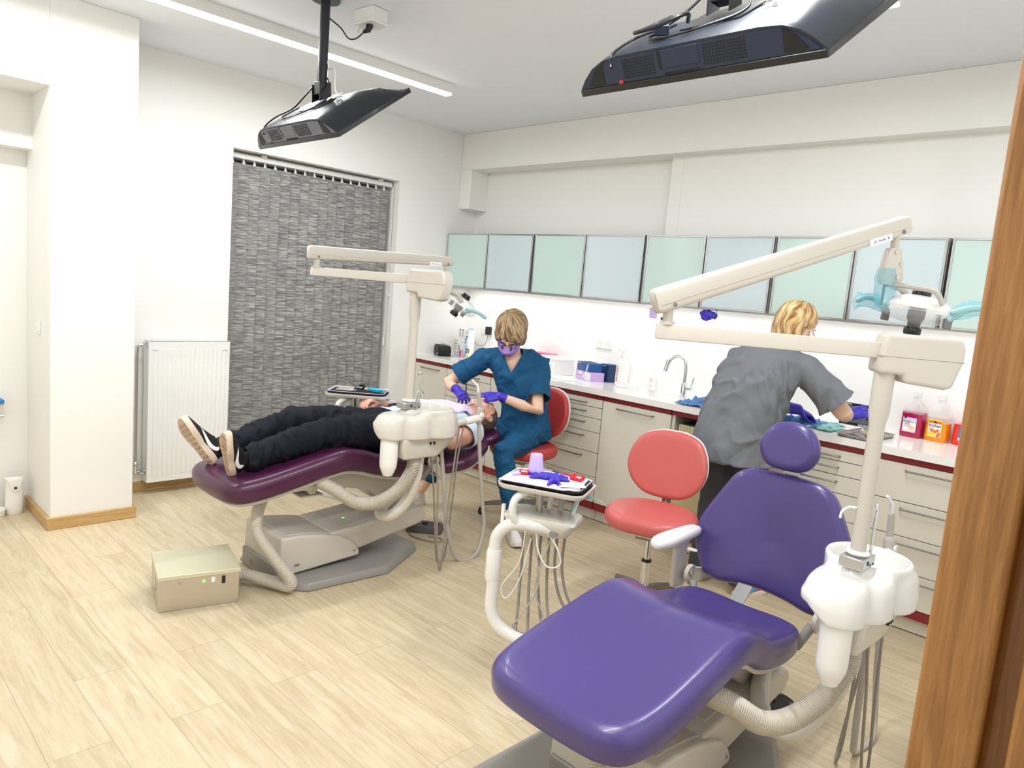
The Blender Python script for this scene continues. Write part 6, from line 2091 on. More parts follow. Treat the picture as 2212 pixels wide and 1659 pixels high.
# ------------------------------------------------------------------ on the far tray
dt = thing('instrument_tray', 'lilac covered instrument tray over the patient\'s lap', 'tray', ME.to_translation())
obj('tray', MB().rings([[ME @ V((x * k, y * k, Z0 + z)) for x, y in o_] for k, z in ((0.95, 0.0), (0.99, 0.008), (1.0, 0.012), (0.98, 0.012), (0.95, 0.005), (0.9, 0.004))]), 'lilac_pale', dt, sharp=50)
obj('rubber_edge', MB().rings([[ME @ V((x * k, y * k, Z0 + z)) for x, y in o_] for k, z in ((1.0, 0.0), (1.012, 0.001), (1.012, 0.007), (1.0, 0.008))]), 'black_soft', dt)
for k in range(6):
    A = ME @ TR(-0.08 + 0.005 * (k % 2), 0.045 - 0.02 * k, Z0 + 0.013) @ RZ(0.06 * (k % 3 - 1))
    t = thing('dental_instrument', ['rearmost', 'second', 'third', 'fourth', 'fifth', 'foremost'][k] + ' slim steel hand instrument in the row on the far tray', 'instrument', A.to_translation(), group='hand instruments on the far tray')
    obj('handle', MB(A).capsule([(-0.05, 0, 0), (0.045, 0, 0)], [0.003, 0.003], 8), 'steel', t)
    obj('tip', MB(A).tube(spline([(0.045, 0, 0), (0.060, 0, 0.001), (0.068, 0.004, 0.004)], 4), 0.0012, 6), 'steel', t)
bmk = thing('black_clamp', 'small black curved clamp standing on the far tray', 'clamp', ME @ V((0.02, 0.0, Z0 + 0.01)))
obj('clamp_body', MB(ME @ TR(0.02, 0.0, Z0 + 0.012)).capsule(spline([(0.0, 0, 0.006), (0.012, 0, 0.022), (0.0, 0, 0.034), (-0.014, 0, 0.026)], 4), [0.008] * 13, 10), 'black_plastic', bmk)
obj('clamp_foot', MB(ME @ TR(-0.02, -0.005, Z0 + 0.012)).capsule([(0, 0, 0.008), (0.03, 0.004, 0.008)], [0.009, 0.005], 10), 'dark_navy_plastic', bmk)
cloth('pink_gauze', 'small pinkish gauze behind the black clamp on the far tray', ME @ TR(0.055, 0.04, Z0 + 0.011), 0.05, 0.05, 0.02, 'skin_pale', 1.1, 'gauze', 12, 0.002)
ct = thing('blue_tray_liner', 'bright cyan oval dish in a clear packet on the far tray', 'dish', ME @ V((0.11, 0.02, Z0 + 0.01)))
obj('dish', MB(ME @ TR(0.10, 0.0, Z0 + 0.012) @ RZ(-0.5)).lathe([(0.001, 0), (0.028, 0), (0.036, 0.012), (0.033, 0.014), (0.001, 0.013)], 28, sx=1.5, sy=0.8), 'cyan', ct)
obj('wrapper', MB(ME @ TR(0.11, 0.0, Z0 + 0.0125) @ RZ(-0.4)).prism(rrect(-0.06, -0.035, 0.065, 0.04, 0.01, 3), 0, 0.003, 'z'), 'aqua_film', ct)


# ------------------------------------------------------------------ people
def head_shapes(m, H, neck_to, s=1.0, open_mouth=False):
    """skull, face, ears, nose fused later; H: x towards the face, z to the crown, origin between the ears"""
    A = H @ Matrix.Scale(s, 4)
    m.ball((-0.015, 0, 0.032), 0.094, 0.074, 0.088, M=A, n=24, m=16)
    m.ball((0.022, 0, -0.005), 0.070, 0.062, 0.085, M=A, n=24, m=16)
    m.ball((0.030, 0, -0.062), 0.055, 0.050, 0.046, M=A)
    m.ball((0.066, 0, -0.092 - (0.012 if open_mouth else 0)), 0.022, 0.024, 0.020, M=A)
    for sg in (-1, 1):
        m.ball((0.058, sg * 0.034, -0.022), 0.026, 0.022, 0.026, M=A)
        m.capsule([(0.074, sg * 0.014, 0.030), (0.070, sg * 0.044, 0.030)], [0.013, 0.010], M=A)
        # ear: rim, lobe and hollow suggested by three overlapping pads
        m.ball((-0.008, sg * 0.077, -0.004), 0.017, 0.0065, 0.027, M=A @ TR(0, 0, 0) @ RZ(sg * 0.0))
        m.tube([A.inverted() @ A @ V((-0.010 + 0.018 * math.cos(a), sg * 0.083, 0.002 + 0.026 * math.sin(a))) for a in [PI * (-0.45 + 1.35 * k / 14) for k in range(15)]], 0.0045, 8, M=A)
        m.ball((-0.002, sg * 0.078, -0.028), 0.009, 0.006, 0.010, M=A)
        m.capsule([(0.02, sg * 0.050, -0.055), (0.055, sg * 0.030, -0.085)], [0.022, 0.018], M=A)
    m.capsule([(0.082, 0, 0.020), (0.098, 0, -0.004), (0.112, 0, -0.022)], [0.010, 0.0115, 0.0135], M=A)
    for sg in (-1, 1):
        m.ball((0.100, sg * 0.011, -0.027), 0.011, 0.0085, 0.008, M=A)
    if open_mouth:
        m.capsule([(0.086, -0.020, -0.046), (0.091, 0, -0.044), (0.086, 0.020, -0.046)], [0.007, 0.009, 0.007], M=A)
        m.capsule([(0.078, -0.020, -0.080), (0.084, 0, -0.084), (0.078, 0.020, -0.080)], [0.008, 0.010, 0.008], M=A)
    else:
        m.capsule([(0.084, -0.022, -0.056), (0.091, 0, -0.054), (0.084, 0.022, -0.056)], [0.006, 0.009, 0.006], M=A)
        m.capsule([(0.082, -0.018, -0.065), (0.089, 0, -0.067), (0.082, 0.018, -0.065)], [0.007, 0.009, 0.007], M=A)
    a = A @ V((-0.018, 0, -0.03))
    b = V(neck_to)
    m.capsule([a, a.lerp(b, 0.5), b], [0.056 * s, 0.055 * s, 0.066 * s], 18)


def torso(m, P, S, F, rx, ry, p=2.3):
    """closed loft along the spine points P; S side vectors, F front vectors"""
    m.rings([ell(P[i], V(S[i]).normalized(), V(F[i]).normalized(), rx[i], ry[i], 28, p) for i in range(len(P))])


def hand(m, M, curl=(20, 35, 25), spread=4, thumb=(0.6, 0.55, -0.45), s=1.0, curls=None, tb=25):
    """M: wrist origin, x to the fingers, y to the thumb side, z out of the back of the hand"""
    A = M @ Matrix.Scale(s, 4)
    # palm as a flattened loft
    rs = []
    for x, ry, rz in ((-0.012, 0.024, 0.019), (0.012, 0.029, 0.019), (0.045, 0.038, 0.0165), (0.075, 0.040, 0.0145), (0.092, 0.037, 0.0115)):
        rs.append([A @ V((x, ry * math.cos(t), rz * math.sin(t) - 0.001)) for t in [2 * PI * k / 18 for k in range(18)]])
    m.rings(rs)
    m.ball((0.035, 0.022, -0.010), 0.026, 0.014, 0.012, M=A)
    for i, (y, L, r) in enumerate(((0.029, 0.070, 0.0088), (0.010, 0.078, 0.0090), (-0.010, 0.073, 0.0086), (-0.028, 0.058, 0.0078))):
        c = curls[i] if curls else curl
        a = 0.0
        p = V((0.082, y, 0.0))
        sp = math.radians(spread) * (1.5 - i)
        pts, R = [p - V((0.02, 0, 0)), p.copy()], [r, r * 1.02]
        for k, f in enumerate((0.45, 0.31, 0.24)):
            a += math.radians(c[k])
            d = V((math.cos(a) * math.cos(sp), math.sin(sp), -math.sin(a)))
            p = p + d * L * f
            pts.append(p.copy())
            R.append(r * (0.98, 0.90, 0.80)[k])
        m.capsule(pts, R, 12, M=A)
    d0 = V(thumb).normalized()
    p0 = V((0.018, 0.024, -0.008))
    p1 = p0 + d0 * 0.042
    t2 = (d0 + V((math.cos(math.radians(tb)), 0.0, -0.1)) * 0.8).normalized()
    p2 = p1 + t2 * 0.032
    p3 = p2 + (t2 + V((0.4, -0.35, 0))).normalized() * 0.024
    m.capsule([p0, p1, p2, p3], [0.014, 0.0115, 0.0100, 0.0082], 12, M=A)


def strands(o_mesh, H, fn):
    at = o_mesh.attributes.new('strand', 'FLOAT_VECTOR', 'POINT')
    for i, v in enumerate(o_mesh.vertices):
        at.data[i].vector = fn(v.co)


def hair_object(name, bm, H, m, parent, freq, low, clump, base=(0, 0, 1), seed=0.0):
    """strand texture and clumps radiate from the axis `base` of the head frame H"""
    Hi = H.inverted()
    bz = V(base).normalized()
    bx = bz.orthogonal().normalized()
    by = bz.cross(bx)

    def st(p):
        q = Hi @ p
        az = math.atan2(q.dot(by), q.dot(bx))
        r = math.acos(max(-1, min(1, q.normalized().dot(bz))))
        az += 0.25 * noise.noise(q * 12 + V((seed, 0, 0)))
        return V((math.cos(az) * freq, math.sin(az) * freq, r * low + seed))
    bm.normal_update()
    for v in bm.verts:
        s_ = st(v.co)
        v.co += v.normal * clump * (noise.noise(s_ * 0.55) * 1.2 + 0.6 * noise.noise(s_ * 1.3))
    W = [v.co.copy() for v in bm.verts]
    vals = [st(p) for p in W]
    o = bmobj(name, bm, m, parent)
    at = o.data.attributes.new('strand', 'FLOAT_VECTOR', 'POINT')
    for i, s_ in enumerate(vals):
        at.data[i].vector = s_
    return o


def shoe(parent, M, L, upper, sole_m, tread_m=None, name='shoe', swoosh=None, laces=True):
    """M: heel origin on the ground, x to the toe, z up through the foot"""
    k = L / 0.29
    A = M @ Matrix.Scale(k, 4)
    ol = smooth_poly([(0.0, 0.0), (0.012, 0.028), (0.06, 0.036), (0.12, 0.034), (0.19, 0.048), (0.24, 0.046), (0.278, 0.026), (0.29, -0.002), (0.275, -0.030), (0.23, -0.044), (0.17, -0.042), (0.11, -0.033), (0.05, -0.034), (0.012, -0.025)], 112)

    def rg(z, g, lift=0.0):
        return [A @ V((0.14 + (x - 0.14) * (1 + g * 0.3), y * (1 + g), z + (0.022 * max(0, (x - 0.2) / 0.09) ** 2 if True else 0))) for x, y in ol]
    sh = obj(name, MB().rings([rg(0.004, -0.06), rg(0.0, -0.03), rg(0.012, 0.04), rg(0.028, 0.03), rg(0.034, -0.02)]), sole_m, parent, sharp=60)
    # upper
    m = MB()
    sec = [(0.008, 0.020, 0.030, 0.075), (0.03, 0.031, 0.030, 0.088), (0.075, 0.033, 0.030, 0.094), (0.115, 0.034, 0.030, 0.086), (0.16, 0.040, 0.030, 0.068), (0.21, 0.045, 0.032, 0.050), (0.25, 0.038, 0.036, 0.040), (0.276, 0.020, 0.044, 0.030)]
    rs = []
    for x, w, z0, h in sec:
        rs.append([A @ V((x, w * math.copysign(abs(math.cos(t)) ** 0.8, math.cos(t)), z0 - 0.008 + h * (max(0, math.sin(t)) ** 0.85 if math.sin(t) > 0 else 0.1 * math.sin(t)))) for t in [2 * PI * q / 24 for q in range(24)]])
    m.rings(rs)
    m.rings([[A @ V((0.052 + a * math.cos(t), b * math.sin(t), z + 0.02 * math.cos(t) * (z > 0.1))) for t in [2 * PI * q / 20 for q in range(20)]] for z, a, b in ((0.07, 0.05, 0.030), (0.105, 0.046, 0.031), (0.118, 0.044, 0.031))])
    bm = bake(m, 0.005, 4)
    up = bmobj('upper', bm, upper, sh)
    if tread_m:
        q = MB()
        for i in range(9):
            for j in (-1, 0, 1):
                x = 0.03 + i * 0.028
                w = 0.010 if i not in (3, 4) else 0.008
                y = j * (0.021 if i > 4 else 0.018) + 0.004 * (i % 2)
                zz = 0.022 * max(0, (x - 0.2) / 0.09) ** 2
                q.prism([(x - 0.010, y), (x, y - w), (x + 0.010, y), (x, y + w)], zz - 0.0005, zz + 0.004, 'z', M=A)
        obj('tread', q, tread_m, sh)
    if laces:
        for i in range(4):
            x = 0.11 + i * 0.02
            hgt = 0.112 - i * 0.012
            q = MB(A).tube([(x, -0.022, hgt - 0.014), (x + 0.004, 0, hgt), (x, 0.022, hgt - 0.014)], 0.0028, 6)
            obj('lace', q, upper, sh)
    if swoosh:
        # curved tick mark following the flank on both sides
        pr = [(0.045, 0.058), (0.075, 0.040), (0.115, 0.036), (0.165, 0.048), (0.215, 0.070), (0.165, 0.060), (0.12, 0.053), (0.088, 0.056), (0.066, 0.066), (0.058, 0.082), (0.046, 0.074)]
        pr = smooth_poly([(0.055, 0.085), (0.046, 0.060), (0.070, 0.040), (0.115, 0.038), (0.205, 0.070), (0.125, 0.056), (0.085, 0.056), (0.066, 0.066)], 64)
        for sg in (-1, 1):
            def off(x, z):
                w = interp([0.008, 0.03, 0.115, 0.16, 0.21, 0.25], [0.021, 0.032, 0.0365, 0.0415, 0.046, 0.04], x)
                hh = interp([0.008, 0.075, 0.115, 0.16, 0.21], [0.075, 0.094, 0.086, 0.068, 0.050], x)
                t = max(0.0, min(1.0, (z - 0.022) / hh))
                return w * math.sqrt(max(0.05, 1 - t ** 2.3)) + 0.0035
            r1 = [A @ V((x, sg * off(x, z), z)) for x, z in pr]
            r0 = [A @ V((x, sg * (off(x, z) - 0.004), z)) for x, z in pr]
            q = MB()
            n = len(r1)
            q.v = r0 + r1
            q.f = [tuple(range(n)), tuple(range(n, 2 * n))[::-1]] + [(i, (i + 1) % n, (i + 1) % n + n, i + n) for i in range(n)]
            obj('swoosh', q, swoosh, sh)
    return sh


# ============ the seated dentist
dn = thing('person', 'person with short ash blond hair in teal scrubs and lilac mask, seated, treating the patient', 'person', (3.62, 3.42, 0))
J = dict(pel=V((3.665, 3.415, 0.635)), waist=V((3.655, 3.43, 0.80)), chest=V((3.625, 3.455, 0.97)), up=V((3.59, 3.49, 1.11)), neck=V((3.565, 3.505, 1.165)))
shR, shL = V((3.435, 3.635, 1.115)), V((3.725, 3.375, 1.115))
elR, wrR = V((3.262, 3.815, 0.915)), V((3.205, 3.635, 0.898))
elL, wrL = V((3.575, 3.225, 0.800)), V((3.345, 3.365, 0.893))
Hf = V((-0.60, -0.34, -0.72)).normalized()           # the face looks down at the patient
Hd = frame((3.49, 3.452, 1.297), Hf, (-0.35, -0.32, 0.88))
side = (shL - shR).normalized()
fr = V((-0.70, -0.69, 0)).normalized()
hips = side
P = [J['pel'] - V((0, 0, 0.10)), J['pel'], J['waist'], J['chest'], J['up'], J['neck']]
sk = MB()
head_shapes(sk, Hd, J['neck'] + V((0.0, 0.0, -0.02)), 1.04)
torso(sk, P, [side] * 6, [fr] * 6, [0.11, 0.145, 0.125, 0.140, 0.135, 0.06], [0.08, 0.10, 0.085, 0.095, 0.075, 0.05])
sk.capsule([shR.lerp(shL, 0.06), elR, elR.lerp(wrR, 0.4), wrR], [0.046, 0.041, 0.038, 0.026], 16)
sk.capsule([shL.lerp(shR, 0.06), elL, elL.lerp(wrL, 0.4), wrL], [0.046, 0.041, 0.038, 0.026], 16)
kL, aL = V((3.285, 3.235, 0.545)), V((3.30, 3.095, 0.105))
kR, aR = V((3.29, 3.70, 0.545)), V((3.215, 3.955, 0.125))
hL, hR = J['pel'] + side * 0.09, J['pel'] - side * 0.09
sk.capsule([hL, kL, aL], [0.06, 0.05, 0.034], 14)
sk.capsule([hR, kR, aR], [0.06, 0.05, 0.034], 14)
bm = bake(sk, 0.0065, 5)
bmobj('body', bm, 'skin_pale', dn)
# scrub top
tp_ = MB()
torso(tp_, [J['pel'] - V((0, 0, 0.07)), J['pel'] + V((0, 0, 0.03)), J['waist'], J['chest'], J['up'] - V((0, 0, 0.01)), J['up'] + V((-0.006, 0.004, 0.055)), J['neck'] + V((0.0, 0, 0.04))], [side] * 7, [fr] * 7, [0.185, 0.178, 0.158, 0.180, 0.196, 0.13, 0.075], [0.135, 0.135, 0.118, 0.132, 0.112, 0.085, 0.06], 2.4)
tp_.capsule([shR.lerp(shL, 0.18) + V((0, 0, 0.015)), shR, shR.lerp(elR, 0.5), shR.lerp(elR, 0.78)], [0.066, 0.068, 0.072, 0.080], 20)
tp_.capsule([shL.lerp(shR, 0.18) + V((0, 0, 0.015)), shL, shL.lerp(elL, 0.5), shL.lerp(elL, 0.82)], [0.066, 0.068, 0.074, 0.082], 20)
tp_.ball(J['chest'] + fr * 0.06 + side * 0.07 + V((0, 0, 0.03)), 0.075, 0.075, 0.07)
tp_.ball(J['chest'] + fr * 0.06 - side * 0.07 + V((0, 0, 0.03)), 0.075, 0.075, 0.07)
bm = bake(tp_, 0.0085, 8)
wrinkle(bm, 0.0085, 9.0, 2.0, (1, 1, 0.75))
wrinkle(bm, 0.004, 22.0, 5.0, (1, 1, 0.8))
wrinkle(bm, 0.007, 7.0, 1.3, (1, 1, 0.7), None, True)
cut_limb(bm, shR, elR, 0.70, 0.13)
cut_limb(bm, shL, elL, 0.74, 0.11, lambda p: (V((p.x, p.y, 0)) - V((J['waist'].x, J['waist'].y, 0))).length < 0.172)
cut(bm, J['pel'] + V((0, 0, -0.055)), (0, 0, -1))
# neckline: V opening on the chest, round at the back
c0 = J['up'] + fr * 0.11 + V((0, 0, -0.075))
nl = J['neck'] + V((0, 0, 0.035))


def vneck(p):
    q = p - J['neck']
    f, s_, z = q.dot(fr), q.dot(side), q.z
    if f > 0.0:
        return abs(s_) < 0.072 * min(1.0, max(0.0, (z + 0.125) / 0.13)) and z > -0.125
    return z > 0.030 and abs(s_) < 0.085


for sg in (-1, 1):
    bmesh.ops.bisect_plane(bm, geom=bm.verts[:] + bm.edges[:] + bm.faces[:], plane_co=J['neck'] + V((0, 0, -0.125)), plane_no=(side * 0.13 * sg - V((0, 0, 0.072))).normalized(), dist=1e-6)
bmesh.ops.bisect_plane(bm, geom=bm.verts[:] + bm.edges[:] + bm.faces[:], plane_co=nl, plane_no=(0, 0, 1), dist=1e-6)
drop(bm, vneck)
tob = bmobj('scrub_top', bm, 'teal_scrub', dn, 0.003)
# trousers
tr = MB()
torso(tr, [J['pel'] - V((0, 0, 0.10)), J['pel'], J['pel'] + V((0, 0, 0.10))], [side] * 3, [fr] * 3, [0.15, 0.17, 0.145], [0.11, 0.125, 0.105])
tr.capsule([hL, hL.lerp(kL, 0.5), kL, kL.lerp(aL, 0.4), aL + (kL - aL) * 0.10], [0.100, 0.092, 0.074, 0.064, 0.054], 20)
tr.capsule([hR, hR.lerp(kR, 0.5), kR, kR.lerp(aR, 0.4), aR + (kR - aR) * 0.18], [0.100, 0.092, 0.074, 0.064, 0.056], 20)
bm = bake(tr, 0.009, 6)
wrinkle(bm, 0.008, 13.0, 7.0, (1, 1, 1.6))
wrinkle(bm, 0.005, 9.0, 1.0, (1, 1, 2.0), None, True)
cut_limb(bm, kL, aL, 0.86, 0.13)
cut_limb(bm, kR, aR, 0.78, 0.13)
cut(bm, J['pel'] + V((0, 0, 0.09)), (0, 0, 1))
bmobj('scrub_trousers', bm, 'teal_scrub', dn, 0.003)
# hair: short bob, parted from the crown
Hh = Hd @ TR(-0.006, 0, 0.006) @ Matrix.Scale(1.13, 4)
hm = MB()
hm.ball((-0.022, 0, 0.040), 0.110, 0.096, 0.098, M=Hh, n=26, m=18)
hm.ball((-0.055, 0, -0.02), 0.072, 0.086, 0.075, M=Hh)
for sg in (-1, 1):
    hm.ball((0.012, sg * 0.066, -0.004), 0.045, 0.032, 0.062, M=Hh)
    hm.capsule([(0.04, sg * 0.062, 0.03), (0.035, sg * 0.070, -0.035)], [0.026, 0.014], 12, M=Hh)
hm.capsule([(0.060, -0.03, 0.075), (0.082, 0.03, 0.045), (0.070, 0.062, 0.01)], [0.024, 0.022, 0.012], 12, M=Hh)
hm.capsule([(0.060, -0.03, 0.075), (0.083, -0.035, 0.050), (0.070, -0.066, 0.02)], [0.024, 0.018, 0.012], 12, M=Hh)
bm = bake(hm, 0.005, 5)
hair_object('hair', bm, Hd, 'hair_ash', dn, 9.0, 1.6, 0.0055, (-0.25, -0.12, 0.95), 3.0)
# mask with ear loops, glasses with loupes, eyes
Hq = Hd @ Matrix.Scale(1.06, 4)
m = MB(Hq)
rs = []
for z, xx, w in ((0.006, 0.110, 0.058), (-0.018, 0.141, 0.066), (-0.045, 0.136, 0.066), (-0.075, 0.116, 0.058), (-0.105, 0.098, 0.046), (-0.128, 0.074, 0.034)):
    r0 = []
    for k in range(17):
        t = -1 + 2 * k / 16
        r0.append(V((xx - (0.062 * abs(t) ** 2.2), w * t * 1.06, z - 0.008 * (1 - t * t))))
    rs.append(r0 + [p - V((0.003, 0, 0)) for p in r0[::-1]])
mk = obj('face_mask', m.rings(rs), 'mask_lilac', dn, sharp=60)
for sg in (-1, 1):
    obj('ear_loop', MB(Hq).tube(spline([(0.045, sg * 0.064, -0.01), (0.01, sg * 0.078, 0.01), (-0.012, sg * 0.084, 0.0), (0.0, sg * 0.080, -0.03), (0.035, sg * 0.060, -0.07)], 5), 0.0016, 6), 'paper', mk)
    e = obj('eye', MB(Hq).ball((0.072, sg * 0.031, 0.012), 0.0125), 'paper', dn)
    obj('iris', MB(Hq).ball((0.0800, sg * 0.031, 0.009), 0.006), 'print_dark', e)
gs = MB()
gl_ = obj('glasses_bridge', MB(Hq).tube([(0.106, -0.012, 0.012), (0.110, 0, 0.016), (0.106, 0.012, 0.012)], 0.0018, 8), 'black_plastic', dn)
for sg in (-1, 1):
    obj('lens_rim', MB(Hq @ TR(0.102, sg * 0.036, 0.006)).tube([(-0.004 * abs(math.cos(a)), 0.024 * math.cos(a), 0.019 * math.sin(a)) for a in [2 * PI * k / 24 for k in range(25)]], 0.0018, 8), 'black_plastic', gl_)
    obj('loupe', MB(Hq).tube([(0.104, sg * 0.030, -0.002), (0.118, sg * 0.029, -0.003), (0.124, sg * 0.029, -0.005)], [0.006, 0.0065, 0.006], 14), 'black_plastic', gl_)
    obj('temple', MB(Hq).tube([(0.098, sg * 0.060, 0.012), (0.05, sg * 0.078, 0.012), (-0.01, sg * 0.082, 0.008)], 0.0018, 6), 'black_plastic', gl_)
# gloved hands: right holds a black pen-like probe, left a mirror handle
mR = MB()
xR = (V((3.165, 3.50, 0.868)) - wrR).normalized()
MR = frame(wrR, xR, V((-0.35, -0.1, 0.9)))
hand(mR, MR, curls=[(38, 42, 24), (42, 44, 26), (50, 50, 30), (56, 52, 34)], thumb=(0.80, 0.30, -0.50), s=1.0)
mR.capsule([elR.lerp(wrR, 0.78), wrR], [0.0325, 0.029], 16)
bm = bake(mR, 0.0036, 2)
wrinkle(bm, 0.0012, 70, 2.0)
cut_limb(bm, wrR, elR, 0.20, 0.1)
bmobj('glove', bm, 'glove_blue', dn, 0.0008)
mL = MB()
xL = (V((3.215, 3.435, 0.880)) - wrL).normalized()
ML = frame(wrL, xL, V((-0.1, -0.75, 0.6)))
ML2 = ML @ Matrix.Diagonal((1, -1, 1, 1))
hand(mL, ML2, curls=[(28, 36, 22), (34, 40, 24), (44, 46, 26), (50, 48, 30)], thumb=(0.85, 0.25, -0.45), s=1.0)
mL.capsule([elL.lerp(wrL, 0.84), wrL], [0.0325, 0.029], 16)
bm = bake(mL, 0.0036, 2)
wrinkle(bm, 0.0012, 70, 6.0)
cut_limb(bm, wrL, elL, 0.14, 0.1)
bmobj('glove', bm, 'glove_blue', dn, 0.0008)
shoe(dn, frame((3.335, 3.155, 0.0), V((-0.55, -0.83, 0))), 0.255, 'shoe_white', 'sole_white', None, 'shoe')
shoe(dn, frame((3.27, 3.975, 0.0), V((-0.97, 0.1, 0))), 0.255, 'shoe_white', 'sole_white', None, 'shoe')
# what the dentist holds
pen = thing('curing_probe', 'black slim probe held upright in the dentist\'s right glove', 'instrument', (3.17, 3.52, 0.87))
obj('probe_handle', MB().capsule([(3.150, 3.480, 0.858), (3.166, 3.503, 0.925), (3.172, 3.512, 0.955)], [0.004, 0.0052, 0.0045], 10), 'black_plastic', pen)
mir = thing('dental_mirror', 'steel dental mirror held in the dentist\'s left glove', 'mirror', (3.2, 3.43, 0.88))
obj('mirror_handle', MB().capsule([(3.255, 3.425, 0.895), (3.17, 3.452, 0.880)], [0.0035, 0.0028], 8), 'steel', mir)
obj('mirror_head', MB().ball((3.160, 3.456, 0.876), 0.009, 0.009, 0.003), 'steel', mir)

# ============ the patient
pt = thing('person', 'person lying on the plum chair in black trousers and pale shirt under a lilac bib', 'person', (2.4, 3.44, 0.62))
pel, wst, chs, upc, nkb = V((2.42, 3.44, 0.725)), V((2.58, 3.44, 0.735)), V((2.78, 3.44, 0.745)), V((2.98, 3.44, 0.745)), V((3.075, 3.44, 0.750))
Hp = frame((3.262, 3.44, 0.762), V((0.22, -0.05, 0.97)), V((0.97, 0, -0.22)))
sdv, frv = V((0, 1, 0)), V((-0.15, 0, 1))
sk = MB()
head_shapes(sk, Hp, (3.07, 3.44, 0.748), 1.02, True)
torso(sk, [pel - V((0.08, 0, 0)), pel, wst, chs, upc, nkb], [sdv] * 6, [frv] * 6, [0.12, 0.155, 0.150, 0.165, 0.160, 0.07], [0.08, 0.095, 0.095, 0.105, 0.085, 0.05])
sNp, eNp, wNp = V((3.00, 3.235, 0.705)), V((2.795, 3.185, 0.668)), V((2.60, 3.30, 0.80))
sFp, eFp, wFp = V((3.00, 3.645, 0.705)), V((2.74, 3.70, 0.73)), V((2.53, 3.575, 0.872))
sk.capsule([sNp, sNp.lerp(eNp, 0.5), eNp, eNp.lerp(wNp, 0.4), wNp], [0.058, 0.056, 0.044, 0.042, 0.028], 18)
sk.capsule([sFp, sFp.lerp(eFp, 0.5), eFp, eFp.lerp(wFp, 0.4), wFp], [0.058, 0.054, 0.044, 0.043, 0.030], 18)
hand(sk, frame(wFp, V((-0.98, -0.12, 0.05)), V((0.25, 0.15, 0.95))), curl=(30, 35, 25), s=1.02, thumb=(0.7, -0.2, -0.5))
hand(sk, frame(wNp, V((-0.7, 0.6, 0.05)), V((0, 0, 1))) @ Matrix.Diagonal((1, -1, 1, 1)), curl=(22, 25, 20), s=1.0)
kN, aN = V((2.00, 3.335, 0.758)), V((1.605, 3.325, 0.668))
kF, aF = V((1.955, 3.555, 0.788)), V((1.60, 3.555, 0.682))
sk.capsule([pel + V((0, -0.09, 0)), kN, aN], [0.07, 0.052, 0.036], 14)
sk.capsule([pel + V((0, 0.09, 0)), kF, aF], [0.07, 0.052, 0.036], 14)
bm = bake(sk, 0.0062, 3)
bmobj('body', bm, 'skin_ruddy', pt)
# open mouth interior, closed eyes, brows
obj('mouth', MB(Hp).ball((0.077, 0, -0.066), 0.010, 0.019, 0.012), 'lip', pt)
for sg in (-1, 1):
    obj('eyelid', MB(Hp).ball((0.0745, sg * 0.032, 0.010), 0.0125, 0.0165, 0.0105), 'skin_ruddy', pt)
    obj('eyebrow', MB(Hp).capsule([(0.088, sg * 0.016, 0.036), (0.086, sg * 0.034, 0.042), (0.074, sg * 0.052, 0.036)], [0.0028, 0.0034, 0.002], 8), 'hair_cropped', pt)
# cropped hair
hm = MB()
hm.ball((-0.020, 0, 0.036), 0.0975, 0.0775, 0.0935, M=Hp @ Matrix.Scale(1.02, 4), n=26, m=18)
hm.ball((-0.045, 0, -0.012), 0.062, 0.070, 0.062, M=Hp)
bm = bake(hm, 0.005, 2)
Hpi = Hp.inverted()


def face_side(p):
    q = Hpi @ p
    return q.x > 0.035 + 0.55 * (q.z - 0.05) * (1 if q.z < 0.05 else 1.3) or (q.z < 0.0 and q.x > -0.022)


drop(bm, face_side)
hair_object('hair', bm, Hp, 'hair_cropped', pt, 10.0, 9.0, 0.0006, (-0.4, 0, 0.9), 1.0)
# shirt
tp_ = MB()
torso(tp_, [V((2.42, 3.44, 0.735)), V((2.50, 3.44, 0.740)), wst, chs, upc + V((0, 0, 0.0)), V((3.055, 3.44, 0.748)), V((3.10, 3.44, 0.750))], [sdv] * 7, [frv] * 7, [0.172, 0.178, 0.176, 0.192, 0.205, 0.14, 0.085], [0.105, 0.112, 0.112, 0.122, 0.110, 0.085, 0.06], 2.4)
tp_.capsule([V((3.02, 3.28, 0.71)), sNp, sNp.lerp(eNp, 0.55)], [0.080, 0.082, 0.084], 20)
tp_.capsule([V((3.02, 3.60, 0.71)), sFp, sFp.lerp(eFp, 0.55)], [0.080, 0.082, 0.084], 20)
bm = bake(tp_, 0.0085, 6)
wrinkle(bm, 0.006, 12.0, 9.0)
cut_limb(bm, sNp, eNp, 0.42, 0.115)
cut_limb(bm, sFp, eFp, 0.42, 0.115)
cut(bm, (2.465, 3.44, 0.73), (-1, 0, 0.25))
cut(bm, (3.095, 3.44, 0.75), (1, 0, 0.15))
bmobj('shirt', bm, 'pale_shirt', pt, 0.003)
# bib lying over the chest
rs = []
for i in range(17):
    x = 2.60 + 0.50 * i / 16
    ring = []
    w_ = 0.165 if x < 3.02 else 0.165 - (x - 3.02) * 0.7
    for j in range(25):
        t = -1 + 2 * j / 24
        y = w_ * t
        zt = interp([2.5, 2.78, 2.98, 3.07, 3.12], [0.862, 0.878, 0.866, 0.842, 0.830], x)
        rr = interp([2.5, 2.78, 2.98, 3.07, 3.12], [0.18, 0.195, 0.20, 0.16, 0.13], x)
        z = zt - 0.115 * (1 - math.sqrt(max(0.0, 1 - (abs(y) / (rr * 1.04)) ** 2.4)))
        z += 0.005 * noise.noise(V((x * 16, y * 16, 1))) + 0.004 + 0.003 * math.sin(x * 60) * (abs(t) > 0.75)
        ring.append(V((x, 3.44 + y, z)))
    rs.append(ring + [p - V((0, 0, 0.0022)) for p in ring[::-1]])
